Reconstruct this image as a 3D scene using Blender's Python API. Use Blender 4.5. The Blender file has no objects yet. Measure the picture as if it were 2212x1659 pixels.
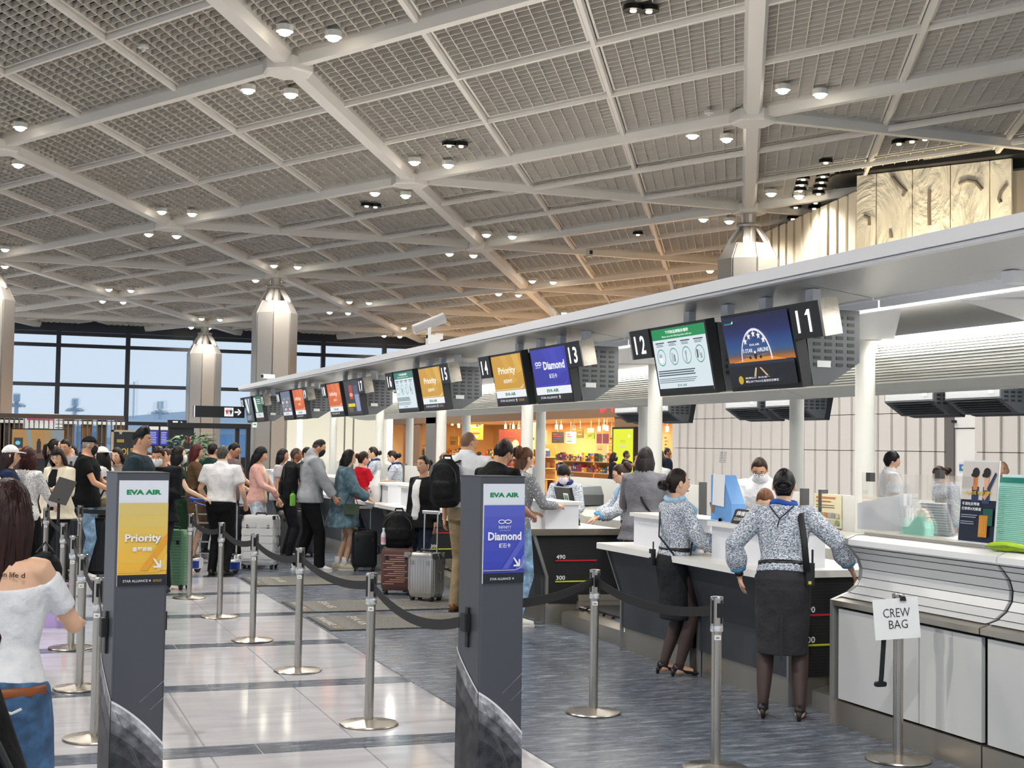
import bpy, math, random
import numpy as np
from mathutils import Vector, Matrix
random.seed(7); RNG = np.random.default_rng(7)
SC = bpy.context.scene
COL = SC.collection
rad = math.radians

# ------------------------------------------------------------------ camera, sky, exposure
F_PX, PITCH, ROLL, CAM_Z, YAW = 3010.0, 0.04471672, 0.01563535, 1.80, rad(20.0)
def camera_axes():
    fw = np.array([0, math.cos(PITCH), math.sin(PITCH)]); rt = np.array([1.0, 0, 0]); up = np.cross(rt, fw)
    r2 = math.cos(ROLL)*rt + math.sin(ROLL)*up; u2 = math.cos(ROLL)*up - math.sin(ROLL)*rt
    c, s = math.cos(YAW), math.sin(YAW); R = np.array([[c, s, 0], [-s, c, 0], [0, 0, 1]])
    return R@r2, R@u2, R@fw
RT, UP, FW = camera_axes(); EYE = np.array([0, 0, CAM_Z])
cd = bpy.data.cameras.new('camera'); cam = bpy.data.objects.new('camera', cd); COL.objects.link(cam)
M = Matrix.Identity(4)
for i in range(3):
    M[i][0], M[i][1], M[i][2], M[i][3] = RT[i], UP[i], -FW[i], EYE[i]
cam.matrix_world = M
cd.sensor_width = 36.0; cd.lens = F_PX/2212*36.0; cd.clip_start = 0.05; cd.clip_end = 1500
SC.camera = cam
W = bpy.data.worlds.new('sky'); SC.world = W; W.use_nodes = True
bg = W.node_tree.nodes['Background']; bg.inputs[0].default_value = (0.68, 0.81, 0.95, 1); bg.inputs[1].default_value = 0.95
SC.view_settings.view_transform = 'Standard'; SC.view_settings.look = 'None'
SC.view_settings.gamma = 1.0; SC.view_settings.use_curve_mapping = False
SC.view_settings.exposure = 0.0
DOWN_W, COVE_W = 1250.0, 13.0

# survey helpers: real points from sight lines of the calibrated camera
def ray(x, y): return FW + RT*(x-1106)/F_PX - UP*(y-829.5)/F_PX
def at_z(x, y, z=0.0):
    d = ray(x, y); return EYE + d*((z-CAM_Z)/d[2])
def at_x(x, y, X):
    d = ray(x, y); return EYE + d*(X/d[0])
def at_y(x, y, Y):
    d = ray(x, y); return EYE + d*(Y/d[1])
def at_d(x, y, D): return EYE + ray(x, y)*D

# ------------------------------------------------------------------ materials
def lin(c):
    if isinstance(c, str):
        c = [int(c[i:i+2], 16)/255 for i in (0, 2, 4)]
    return tuple((v/12.92 if v <= .04045 else ((v+.055)/1.055)**2.4) for v in c)
MATS = {}
def mat(col, rough=.5, metal=0.0, emit=0.0, kind='', spec=None, alpha=1.0):
    key = (col if isinstance(col, str) else tuple(col), rough, metal, emit, kind, spec, alpha)
    if key in MATS: return MATS[key]
    m = bpy.data.materials.new('surface'); m.use_nodes = True; nt = m.node_tree; N = nt.nodes; L = nt.links
    b = N['Principled BSDF']; c = lin(col) + (1,)
    b.inputs['Base Color'].default_value = c; b.inputs['Roughness'].default_value = rough; b.inputs['Metallic'].default_value = metal
    if spec is not None: b.inputs['Specular IOR Level'].default_value = spec
    m.diffuse_color = c
    if emit:
        b.inputs['Emission Color'].default_value = c; b.inputs['Emission Strength'].default_value = emit
        b.inputs['Base Color'].default_value = (.01, .01, .01, 1)
    def noise(scale, detail=3, stretch=None, coord='Object'):
        t = N.new('ShaderNodeTexCoord'); n = N.new('ShaderNodeTexNoise'); n.inputs['Scale'].default_value = scale; n.inputs['Detail'].default_value = detail
        if stretch:
            mp = N.new('ShaderNodeMapping'); mp.inputs['Scale'].default_value = stretch; L.new(t.outputs[coord], mp.inputs[0]); L.new(mp.outputs[0], n.inputs['Vector'])
        else: L.new(t.outputs[coord], n.inputs['Vector'])
        return n
    def ramp(src, stops):
        r = N.new('ShaderNodeValToRGB'); e = r.color_ramp.elements
        while len(e) < len(stops): e.new(.5)
        for q, (p, cc) in zip(e, stops): q.position = p; q.color = cc
        L.new(src, r.inputs[0]); return r
    def bump(src, s, d=.01):
        bp = N.new('ShaderNodeBump'); bp.inputs['Strength'].default_value = s; bp.inputs['Distance'].default_value = d
        L.new(src, bp.inputs['Height']); L.new(bp.outputs[0], b.inputs['Normal'])
    def sc(k): return tuple(min(1, v*k) for v in c[:3]) + (1,)
    if kind == 'cloth':
        n = noise(9, 4); r = ramp(n.outputs[0], [(.3, sc(.86)), (.7, sc(1.06))]); L.new(r.outputs[0], b.inputs['Base Color']); bump(n.outputs[0], .7, .04)
        b.inputs['Specular IOR Level'].default_value = .15
    elif kind == 'knit':
        n = noise(70, 2); r = ramp(n.outputs[0], [(.35, sc(.6)), (.6, sc(1.25))]); L.new(r.outputs[0], b.inputs['Base Color']); bump(n.outputs[0], .5, .02)
    elif kind == 'tweed':                # mottled blue white uniform blouse
        n = noise(85, 4, (1, 1, 2.0)); r = ramp(n.outputs[0], [(.40, lin('5a6880')+(1,)), (.5, lin('aab2be')+(1,)), (.6, lin('eceeef')+(1,))]); L.new(r.outputs[0], b.inputs['Base Color'])
        n2 = noise(10, 3); bump(n2.outputs[0], .6, .03)
    elif kind == 'dots':
        t = N.new('ShaderNodeTexCoord'); v = N.new('ShaderNodeTexVoronoi'); v.inputs['Scale'].default_value = 42; L.new(t.outputs['Object'], v.inputs['Vector'])
        r = ramp(v.outputs['Distance'], [(.22, (.8, .8, .8, 1)), (.30, c)]); L.new(r.outputs[0], b.inputs['Base Color'])
    elif kind == 'denim':
        n = noise(14, 5); r = ramp(n.outputs[0], [(.3, sc(.55)), (.5, c), (.72, sc(1.7))]); L.new(r.outputs[0], b.inputs['Base Color']); bump(n.outputs[0], .5, .03)
    elif kind == 'hair':
        n = noise(60, 3, (1, 1, .12)); r = ramp(n.outputs[0], [(.3, sc(.5)), (.75, sc(1.5))]); L.new(r.outputs[0], b.inputs['Base Color']); bump(n.outputs[0], .8, .01); b.inputs['Specular IOR Level'].default_value = .25
    elif kind == 'skin':
        n = noise(6, 2); r = ramp(n.outputs[0], [(.3, sc(.9)), (.7, sc(1.06))]); L.new(r.outputs[0], b.inputs['Base Color'])
        b.inputs['Subsurface Weight'].default_value = .08; b.inputs['Subsurface Radius'].default_value = (.02, .008, .005)
    elif kind == 'brushed':
        n = noise(40, 3, (1, 1, .02)); r = ramp(n.outputs[0], [(.3, sc(.95)), (.7, sc(1.04))]); L.new(r.outputs[0], b.inputs['Base Color'])
        n2 = noise(3, 2); r2 = ramp(n2.outputs[0], [(.2, (rough*.7,)*3+(1,)), (.8, (min(1, rough*1.4),)*3+(1,))]); L.new(r2.outputs[0], b.inputs['Roughness'])
    elif kind == 'slate':                 # dark streaked stone floor
        n = noise(3.2, 9, (1.2, 5, 1), 'Generated' if False else 'Object'); n.inputs['Roughness'].default_value = .72
        r = ramp(n.outputs[0], [(.32, lin('454b56')+(1,)), (.5, lin('616975')+(1,)), (.6, lin('858c97')+(1,)), (.72, lin('c6c9cd')+(1,))]); L.new(r.outputs[0], b.inputs['Base Color'])
    elif kind == 'stone':                 # pale polished floor
        n = noise(2.2, 6, (1, 3, 1)); r = ramp(n.outputs[0], [(.3, sc(.86)), (.7, sc(1.06))]); L.new(r.outputs[0], b.inputs['Base Color'])
        n2 = noise(1.6, 2); bump(n2.outputs[0], .05, .02)
    elif kind == 'wood':
        n = noise(5, 6, (6, 6, .5)); r = ramp(n.outputs[0], [(.3, sc(.6)), (.7, sc(1.25))]); L.new(r.outputs[0], b.inputs['Base Color'])
    elif kind == 'carved':
        n = noise(.8, 6, (1, 1, .5)); n.inputs['Distortion'].default_value = 2.5
        r = ramp(n.outputs[0], [(.3, sc(.7)), (.6, sc(1.08))]); L.new(r.outputs[0], b.inputs['Base Color']); bump(n.outputs[0], .8, .3)
    elif kind == 'planet':
        n = noise(16, 7); r = ramp(n.outputs[0], [(.35, sc(.25)), (.6, c), (.75, sc(1.6))]); L.new(r.outputs[0], b.inputs['Base Color'])
    elif kind == 'mottled':
        n = noise(2.5, 5); r = ramp(n.outputs[0], [(.3, sc(.85)), (.7, sc(1.1))]); L.new(r.outputs[0], b.inputs['Base Color'])
    elif kind == 'glass':
        b.inputs['Transmission Weight'].default_value = 1.0; b.inputs['IOR'].default_value = 1.05; b.inputs['Roughness'].default_value = rough
        b.inputs['Alpha'].default_value = alpha
    MATS[key] = m; return m
STEEL = lambda: mat('b9b2a8', .28, 1.0, kind='brushed')
CHROME = lambda: mat('d8d6d2', .12, 1.0)
BLACK = lambda: mat('131417', .5)
WHITE = lambda: mat('e9e9ea', .45)

# ------------------------------------------------------------------ mesh builder
class MB:
    def __init__(s): s.v = []; s.f = []; s.m = []
    def add(s, vs, fs, mi=0):
        n = len(s.v); s.v += [tuple(map(float, p)) for p in vs]
        for f in fs: s.f.append(tuple(i+n for i in f)); s.m.append(mi)
        return s
    def box(s, c, size, mi=0, rz=0.0, R=None):
        hx, hy, hz = [q/2 for q in size]
        P = [Vector((a*hx, b*hy, d*hz)) for a in (-1, 1) for b in (-1, 1) for d in (-1, 1)]
        if R is None: R = Matrix.Rotation(rz, 3, 'Z')
        P = [R@p + Vector(c) for p in P]
        return s.add(P, [(0, 1, 3, 2), (4, 6, 7, 5), (0, 4, 5, 1), (2, 3, 7, 6), (0, 2, 6, 4), (1, 5, 7, 3)], mi)
    def box2(s, a, b, mi=0):
        return s.box([(p+q)/2 for p, q in zip(a, b)], [abs(q-p) for p, q in zip(a, b)], mi)
    def rbox(s, a, b, r, mi=0, axis=2, n=3):
        """box with rounded edges along one axis"""
        lo = [min(p, q) for p, q in zip(a, b)]; hi = [max(p, q) for p, q in zip(a, b)]
        i, j = [k for k in range(3) if k != axis]
        r = min(r, (hi[i]-lo[i])/2.01, (hi[j]-lo[j])/2.01); pts = []
        for cx, cy, a0 in ((hi[i]-r, hi[j]-r, 0), (lo[i]+r, hi[j]-r, 90), (lo[i]+r, lo[j]+r, 180), (hi[i]-r, lo[j]+r, 270)):
            for k in range(n+1):
                t = rad(a0+90*k/n); pts.append((cx+r*math.cos(t), cy+r*math.sin(t)))
        return s.prism(pts, axis, lo[axis], hi[axis], mi)
    def prism(s, pts, axis, z0, z1, mi=0):
        i, j = [k for k in range(3) if k != axis]; V = []
        for z in (z0, z1):
            for p in pts:
                q = [0, 0, 0]; q[i], q[j], q[axis] = p[0], p[1], z; V.append(q)
        n = len(pts)
        return s.add(V, [tuple(range(n))[::-1], tuple(range(n, 2*n))] + [(k, (k+1) % n, n+(k+1) % n, n+k) for k in range(n)], mi)
    def tube(s, path, rs, n=8, mi=0, side=None, cap=True):
        P = [Vector(p) for p in path]; m = len(P); V = []
        up0 = Vector(side) if side is not None else None
        for k, p in enumerate(P):
            t = (P[min(k+1, m-1)] - P[max(k-1, 0)]).normalized()
            if up0 is None:
                up0 = Vector((0, 0, 1)) if abs(t.z) < .9 else Vector((1, 0, 0))
            a = (up0 - t*up0.dot(t))
            if a.length < 1e-6: a = t.orthogonal()
            a.normalize(); b = t.cross(a)
            if side is None: up0 = a
            r = rs[k] if isinstance(rs, (list, tuple)) else rs
            ra, rb = r if isinstance(r, (list, tuple)) else (r, r)
            for q in range(n):
                w = 2*math.pi*q/n; V.append(p + a*ra*math.cos(w) + b*rb*math.sin(w))
        Fs = [(k*n+q, k*n+(q+1) % n, (k+1)*n+(q+1) % n, (k+1)*n+q) for k in range(m-1) for q in range(n)]
        if cap: Fs += [tuple(range(n))[::-1], tuple(range((m-1)*n, m*n))]
        return s.add(V, Fs, mi)
    def cyl(s, a, b, r, n=16, mi=0, r2=None): return s.tube([a, b], [r, r if r2 is None else r2], n, mi)
    def lathe(s, prof, n=24, mi=0, c=(0, 0, 0)):
        V = []; m = len(prof)
        for r, z in prof:
            for q in range(n):
                w = 2*math.pi*q/n; V.append((c[0]+r*math.cos(w), c[1]+r*math.sin(w), c[2]+z))
        Fs = [(k*n+q, k*n+(q+1) % n, (k+1)*n+(q+1) % n, (k+1)*n+q) for k in range(m-1) for q in range(n)]
        Fs += [tuple(range(n))[::-1], tuple(range((m-1)*n, m*n))]
        return s.add(V, Fs, mi)
    def ell(s, c, r, n=14, m=9, mi=0, R=None):
        V = []; c = Vector(c)
        for k in range(m+1):
            th = math.pi*k/m
            for q in range(n):
                ph = 2*math.pi*q/n
                p = Vector((r[0]*math.sin(th)*math.cos(ph), r[1]*math.sin(th)*math.sin(ph), r[2]*math.cos(th)))
                V.append(c + (R@p if R else p))
        return s.add(V, [(k*n+q, (k+1)*n+q, (k+1)*n+(q+1) % n, k*n+(q+1) % n) for k in range(m) for q in range(n)], mi)
    def quad(s, a, b, c, d, mi=0): return s.add([a, b, c, d], [(0, 1, 2, 3)], mi)
    def mesh(s, name, mats, smooth=False):
        me = bpy.data.meshes.new(name); me.from_pydata(s.v, [], s.f)
        for q in (mats if isinstance(mats, (list, tuple)) else [mats]): me.materials.append(q)
        if len(me.materials) > 1: me.polygons.foreach_set('material_index', s.m)
        if smooth: me.shade_smooth()
        me.update(); return me
    def build(s, name, mats, parent=None, smooth=False, auto=None):
        o = bpy.data.objects.new(name, s.mesh(name, mats, smooth)); COL.objects.link(o)
        if parent: o.parent = parent
        if auto: sharp(o.data, auto)
        return o
def sharp(me, ang):
    me.shade_smooth(); me.set_sharp_from_angle(angle=rad(ang))
def tag(o, label=None, cat=None, group=None, kind=None):
    if label: o['label'] = label
    if cat: o['category'] = cat
    if group: o['group'] = group
    if kind: o['kind'] = kind
    return o
def thing(name, label, cat, loc=(0, 0, 0), rz=0.0, group=None):
    o = bpy.data.objects.new(name, None); COL.objects.link(o); o.location = loc; o.rotation_euler = (0, 0, rz)
    o.empty_display_size = .2
    return tag(o, label, cat, group)
def structure(o): o['kind'] = 'structure'; return o
def copy_tree(o, parent=None):
    c = o.copy(); COL.objects.link(c)
    if parent: c.parent = parent
    for ch in list(o.children): copy_tree(ch, c)
    return c
def inst(me, name, parent, loc=(0, 0, 0), rz=0.0):
    o = bpy.data.objects.new(name, me); COL.objects.link(o); o.parent = parent; o.location = loc; o.rotation_euler = (0, 0, rz); return o

# ------------------------------------------------------------------ flat print: rectangles, lettering, shapes on a real face
TXT = {}
def glyphs(s, bold=.018):
    key = (s, bold)
    if key in TXT: return TXT[key]
    cu = bpy.data.curves.new('lettering', 'FONT'); cu.body = s; cu.size = 1; cu.resolution_u = 2; cu.offset = bold
    o = bpy.data.objects.new('lettering', cu); TMP.collection.objects.link(o)
    dg = bench(); me = o.evaluated_get(dg).to_mesh()
    v = np.array([p.co[:2] for p in me.vertices]) if len(me.vertices) else np.zeros((1, 2)); f = [tuple(p.vertices) for p in me.polygons]
    o.evaluated_get(dg).to_mesh_clear(); bpy.data.objects.remove(o); bpy.data.curves.remove(cu)
    lo = v.min(0); hi = v.max(0); TXT[key] = ((v-lo)/np.maximum(hi-lo, 1e-6), f, (hi-lo)); return TXT[key]
TMP = bpy.data.scenes.new('workbench')
def bench():
    vl = TMP.view_layers[0]; vl.update()
    with bpy.context.temp_override(scene=TMP, view_layer=vl):
        dg = bpy.context.evaluated_depsgraph_get()
    dg.update(); return dg
class Print:
    """flat print on a face: O lower left corner, U and V unit directions, N outward"""
    def __init__(s, O, U, V, emit=0.0, rough=.4):
        s.O, s.U, s.V = Vector(O), Vector(U).normalized(), Vector(V).normalized(); s.N = s.U.cross(s.V); s.e = emit; s.r = rough
        s.b = MB(); s.mats = []; s.lay = 0
    def mi(s, c, kind=''):
        m = mat(c, s.r, 0, s.e, kind) if not kind else mat(c, s.r, 0, 0, kind)
        if m not in s.mats: s.mats.append(m)
        return s.mats.index(m)
    def pt(s, x, y, l=None): return s.O + s.U*x + s.V*y + s.N*(.0006*(s.lay if l is None else l)+.0008)
    def rect(s, x, y, w, h, c, kind=''):
        s.lay += 1; s.b.quad(s.pt(x, y), s.pt(x+w, y), s.pt(x+w, y+h), s.pt(x, y+h), s.mi(c, kind)); return s
    def poly(s, pts, c, kind=''):
        s.lay += 1; s.b.add([s.pt(*p) for p in pts], [tuple(range(len(pts)))], s.mi(c, kind)); return s
    def ring(s, x, y, rx, ry, t, c, a0=0, a1=360, n=24):
        s.lay += 1
        P = []
        for k in range(n+1):
            w = rad(a0+(a1-a0)*k/n); P += [s.pt(x+rx*math.cos(w), y+ry*math.sin(w)), s.pt(x+(rx-t)*math.cos(w), y+(ry-t)*math.sin(w))]
        s.b.add(P, [(2*k, 2*k+2, 2*k+3, 2*k+1) for k in range(n)], s.mi(c)); return s
    def disc(s, x, y, rx, ry, c, n=20): return s.poly([(x+rx*math.cos(2*math.pi*k/n), y+ry*math.sin(2*math.pi*k/n)) for k in range(n)], c)
    def star(s, x, y, r, c): return s.poly([(x+(r if k % 2 == 0 else r*.42)*math.sin(math.pi*k/5), y+(r if k % 2 == 0 else r*.42)*math.cos(math.pi*k/5)) for k in range(10)], c)
    def text(s, t, x, y, w, h, c, bold=.018):
        """lettering fitted to the box"""
        s.lay += 1; v, f, _ = glyphs(t, bold)
        s.b.add([s.pt(x+p[0]*w, y+p[1]*h) for p in v], f, s.mi(c)); return s
    def lines(s, x, y, w, n, pitch, h, c, jag=.25):
        """a block of lines too small to read"""
        for k in range(n):
            s.rect(x, y-k*pitch, w*(1-jag*random.random()), h, c)
        return s
    def build(s, name, parent=None): return s.b.build(name, s.mats, parent)

# ------------------------------------------------------------------ voxel union jobs (bodies, clothes, soft bags), evaluated together
JOBS = []
def soft(mb, name, mats, parent, vox=.012, smooth=3, extra=None):
    o = mb.build(name, mats, parent, smooth=True)
    JOBS.append((o, vox, smooth, extra)); return o
def run_jobs():
    for o, vox, sm, ex in JOBS:
        TMP.collection.objects.link(o)
        r = o.modifiers.new('union', 'REMESH'); r.mode = 'VOXEL'; r.voxel_size = vox; r.use_smooth_shade = True
        if sm:
            q = o.modifiers.new('relax', 'SMOOTH'); q.iterations = sm; q.factor = .5
    dg = bench()
    for o, vox, sm, ex in JOBS:
        me = bpy.data.meshes.new_from_object(o.evaluated_get(dg)); old = o.data; o.modifiers.clear()
        mats = list(old.materials)
        if ex:
            nv = len(me.vertices); co = np.empty(nv*3); me.vertices.foreach_get('co', co)
            V = [tuple(p) for p in co.reshape(-1, 3)] + list(ex.v)
            Fs = [tuple(p.vertices) for p in me.polygons]; mi = [0]*len(Fs) + list(ex.m)
            Fs += [tuple(i+nv for i in f) for f in ex.f]
            m2 = bpy.data.meshes.new(o.name); m2.from_pydata(V, [], Fs); bpy.data.meshes.remove(me); me = m2
            for m in mats: me.materials.append(m)
            me.polygons.foreach_set('material_index', mi)
        else:
            me.materials.clear()
            for m in mats: me.materials.append(m)
            me.polygons.foreach_set('material_index', [0]*len(me.polygons))
        me.shade_smooth(); me.name = o.name; o.data = me
        TMP.collection.objects.unlink(o)
        bpy.data.meshes.remove(old)
    JOBS.clear()
# ================================================================== THE SETTING
# world axes: Y runs away along the check-in counters, X towards them (to the right), camera above the origin
# ---- floor: pale stone aisle with dark cross stripes (X < 2.97), dark slate in front of the counters
fl = structure(MB().box2((-30, -8, -.06), (60, 73.5, -.004)).build('floor', mat('8d8d92', .25, kind='stone')))
TX = 2.97
PALE, STRIPE, SLATE = mat('c9c8cd', .09, kind='stone'), mat('74787f', .12, kind='slate'), mat('6b7079', .27, kind='slate')
def tile(x0, x1, y0, y1, m, name):
    g = .004; b = MB(); zt = 0.0; c = .003
    b.v = [(x0+g, y0+g, -.01), (x1-g, y0+g, -.01), (x1-g, y1-g, -.01), (x0+g, y1-g, -.01),
           (x0+g+c, y0+g+c, zt), (x1-g-c, y0+g+c, zt), (x1-g-c, y1-g-c, zt), (x0+g+c, y1-g-c, zt)]
    b.f = [(4, 5, 6, 7), (0, 1, 5, 4), (1, 2, 6, 5), (2, 3, 7, 6), (3, 0, 4, 7)]; b.m = [0]*5
    return b
n_t = 0
for k in range(-2, 11):
    ys = 8.29 + 2.135*k
    for x in np.arange(-1.53, TX-.01, 1.5):
        tile(x, min(x+1.5, TX), ys-.14, ys+.14, STRIPE, '').build('floor_tile', STRIPE, fl)
    for r in range(2):
        y0 = ys+.14+r*.9275
        for x in np.arange(-1.53, TX-.01, .9):
            if k < 9: tile(x, min(x+.9, TX), y0, y0+.9275, PALE, '').build('floor_tile', PALE, fl)
for k in range(-1, 11):
    y0 = 5.0 + 1.42*k
    for x0, x1 in ((TX, 3.96), (3.96, 4.95), (4.95, 5.9)):
        tile(x0, x1, y0, y0+1.42, SLATE, '').build('floor_tile', SLATE, fl)
# beyond the tiles one can tell apart the joints are too fine: one field each
b = MB()
for k in range(11, 30):
    ys = 8.29+2.135*k; b.box2((-12, ys-.14, -.004), (TX, ys+.14, .0))
b.box2((-12, -6, -.004), (-1.54, 4, 0)); tag(b.build('floor_stripes', STRIPE, fl), kind='stuff')
b = MB(); b.box2((-12, 27.64, -.0035), (TX, 72, -.0005)); b.box2((-12, 2, -.0035), (-1.54, 27.6, -.0005)); b.box2((TX, -6, -.0035), (12, 3.5, -.0005))
tag(b.build('floor_field', PALE, fl), kind='stuff')
b = MB(); b.box2((TX, 20.65, -.0035), (40, 72, -.0005)); b.box2((5.9, 3.5, -.0035), (40, 20.6, -.0005)); tag(b.build('slate_field', SLATE, fl), kind='stuff')

# ---- ceiling: triangular steel lattice with egg-crate panels, falling gently away
CO, E1, E2 = np.array([4.82, 25.84, 9.0]), np.array([4.83, 8.62, -.27]), np.array([5.11, -8.61, .265])
CN = np.cross(E1, E2); CN = CN/np.linalg.norm(CN)
CN = CN if CN[2] > 0 else -CN
def node(i, j): return CO + i*E1 + j*E2
def on_ceiling(x, y, dz=0.0):
    d = ray(x, y); return EYE + d*((CN@(CO-EYE))/(CN@d)) + np.array([0, 0, dz])
def px(P):
    d = np.asarray(P)-EYE; z = d@FW; return 1106+F_PX*(d@RT)/z, 829.5-F_PX*(d@UP)/z, z
b = MB(); P = [(-40, -12), (70, -12), (70, 74), (-40, 74)]
zc = lambda x, y, dz=0: CO[2] - (CN[0]*(x-CO[0])+CN[1]*(y-CO[1]))/CN[2] + dz
b.add([(x, y, zc(x, y, .8)) for x, y in P]+[(x, y, zc(x, y, 1.1)) for x, y in P], [(0, 1, 2, 3), (4, 5, 6, 7), (0, 1, 5, 4), (1, 2, 6, 5), (2, 3, 7, 6), (3, 0, 4, 7)])
ceiling = structure(b.build('ceiling', mat('161514', .9)))  # near-black slab: shade of the void above the louvres put into its colour
LOUV = mat('c9c2b7', .55); RIB = mat('d2ccc2', .5)
def panel_mesh():
    b = MB(); u, v = E1/3, E2/3; n1, n2 = 12, 10
    uh, vh = u/np.linalg.norm(u), v/np.linalg.norm(v); z = np.array([0, 0, 1.0]); a0, a1 = .035, .965
    def plank(p, q, w, h, t, mi):
        s = w*t/2; V = [p-s, p+s, q+s, q-s]
        b.add([x for x in V]+[x+z*h for x in V], [(0, 1, 2, 3), (4, 7, 6, 5), (0, 4, 5, 1), (1, 5, 6, 2), (2, 6, 7, 3), (3, 7, 4, 0)], mi)
    for k in range(n1+1):
        p = u*(a0+(a1-a0)*k/n1); plank(p+v*a0, p+v*a1, uh, .10, .016 if 0 < k < n1 else .05, 0 if 0 < k < n1 else 1)
    for k in range(n2+1):
        p = v*(a0+(a1-a0)*k/n2); plank(p+u*a0, p+u*a1, vh, .10, .016 if 0 < k < n2 else .05, 0 if 0 < k < n2 else 1)
    return b.mesh('ceiling_panel', [LOUV, RIB])
PM = panel_mesh()
def seen(P, mx=260, top=-260, bot=900):
    x, y, z = px(P); return z > 4 and -mx < x < 2212+mx and top < y < bot
RHOMBI = [(i, j) for i in range(-2, 5) for j in range(-6, 5)]
npan = 0
for i, j in RHOMBI:
    for a in range(3):
        for c in range(3):
            P = node(i+a/3, j+c/3); mid = node(i+(a+.5)/3, j+(c+.5)/3)
            if seen(mid, 330, -330) and mid[1] < 72 and npan < 299:
                inst(PM, 'ceiling_panel', ceiling, P+np.array([0, 0, .06])); npan += 1
def beam(p, q, w, h, name, m, drop=0.0, taper=None):
    p, q = np.array(p, float), np.array(q, float); d = (q-p)/np.linalg.norm(q-p); s = np.cross(d, [0, 0, 1.0]); s /= np.linalg.norm(s)
    b = MB(); z = np.array([0, 0, 1.0]); V = []
    for e in (p, q):     # chamfered I profile
        for a, k in ((-w/2, 0.0), (-w/3, -h*.5), (w/3, -h*.5), (w/2, 0.0), (w/2, h*.5), (-w/2, h*.5)): V.append(e + s*a + z*(k-drop))
    n = 6; b.add(V, [tuple(range(n))[::-1], tuple(range(n, 2*n))]+[(k, (k+1) % n, n+(k+1) % n, n+k) for k in range(n)])
    return b.build(name, m, ceiling)
for i in range(-2, 5):
    for j in range(-6, 5):
        for di, dj in ((1, 0), (0, 1), (1, 1)):
            if (di, dj) == (1, 1) and i < 1: continue
            p, q = node(i, j), node(i+di, j+dj)
            if min(p[1], q[1]) < -4 or max(p[1], q[1]) > 88: continue
            if not any(seen(p+(q-p)*t, 300, -300) for t in (0, .25, .5, .75, 1)): continue
            if max(p[1], q[1]) > 73:
                lo, hi = (p, q) if p[1] < q[1] else (q, p)
                if lo[1] > 72: continue
                t = (73-lo[1])/(hi[1]-lo[1]); p, q = lo, lo+(hi-lo)*t
            w = .40 if (di, dj) == (1, 0) else .28
            beam(p, q, w, .36, 'ceiling_beam', RIB)
            for k in (1, 2):        # secondary ribs
                if (di, dj) == (0, 1):
                    o = E1*k/3; P, Q = node(i, j)+o, node(i, j+1)+o
                    if seen((P+Q)/2, 300, -300) and max(P[1], Q[1]) < 73: beam(P, Q, .11, .12, 'ceiling_rib', RIB, -.02 if i != 1 else .08)
                elif (di, dj) == (1, 0):
                    o = E2*k/3; P, Q = node(i, j)+o, node(i+1, j)+o
                    if seen((P+Q)/2, 300, -300) and max(P[1], Q[1]) < 73: beam(P, Q, .12, .12, 'ceiling_rib', RIB, -.02)
# hub plates
hub = MB(); hub.lathe([(.44, -.28), (.5, -.25), (.5, -.03), (.35, .1)], 6); HM = hub.mesh('hub_plate', RIB)
HUBS = [(i, j) for i in range(-2, 5) for j in range(-6, 5) if seen(node(i, j), 420, -420) and 6 < node(i, j)[1] < 73]
for i, j in HUBS: inst(HM, 'hub_plate', ceiling, node(i, j), .5)
# four downlights round every hub
lamp_me = None
def downlight(P, label='round bright ceiling downlight in the louvred ceiling beside a beam crossing'):
    t = thing('ceiling_downlight', label, 'light', P, 0, 'downlights round the ceiling beam crossings')
    inst(DL_CAN, 'housing', t); inst(DL_LENS, 'lens', t)
    return t
b = MB(); b.lathe([(.125, .0), (.15, -.01), (.15, .1), (.12, .1)], 16); DL_CAN = b.mesh('housing', mat('d8d4cc', .4))
b = MB(); b.lathe([(.03, -.085), (.09, -.06), (.12, -.005)], 16); DL_LENS = b.mesh('lens', mat((1, .97, .9), .4, 0, 28.0))
LD = bpy.data.lights.new('downlight', 'SPOT'); LD.energy = DOWN_W; LD.spot_size = rad(150); LD.spot_blend = .6; LD.shadow_soft_size = .12; LD.color = (1.0, .955, .89)
for i, j in HUBS:
    for sx in (-.43, .43):
        for sy in (-1.93, 1.93):
            P = node(i, j)+np.array([sx, sy, 0]); P[2] = zc(P[0], P[1], -.1)
            X_, Y_, _z = px(P); vis = 0 < X_ < 2212 and 0 < Y_ < min(835, 440+.235*(2212-X_)) and not (1840 < X_ and Y_ > 320)
            ro = sorted({i_ for i_, j_ in HUBS if i_ >= 0}).index(i) if i >= 0 else 0
            cj = sorted([j_ for i_, j_ in HUBS if i_ == i and -30 < px(node(i_, j_))[0] < 2240] or [j]); cj = cj.index(j) if j in cj else 0
            ORD = ('first', 'second', 'third', 'fourth', 'fifth', 'sixth', 'seventh', 'eighth')
            t = downlight(P, f"downlight, {'far' if sy > 0 else 'near'} {'left' if sx < 0 else 'right'} of four at {ORD[cj]} crossing of {ORD[ro]} beam row") if vis else None
            if t is None: t = inst(DL_CAN, 'downlight_housing', ceiling, P); inst(DL_LENS, 'downlight_lens', t)
            lo = bpy.data.objects.new('lamp', LD); COL.objects.link(lo); lo.parent = t; lo.location = (0, 0, -.06)
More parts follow.
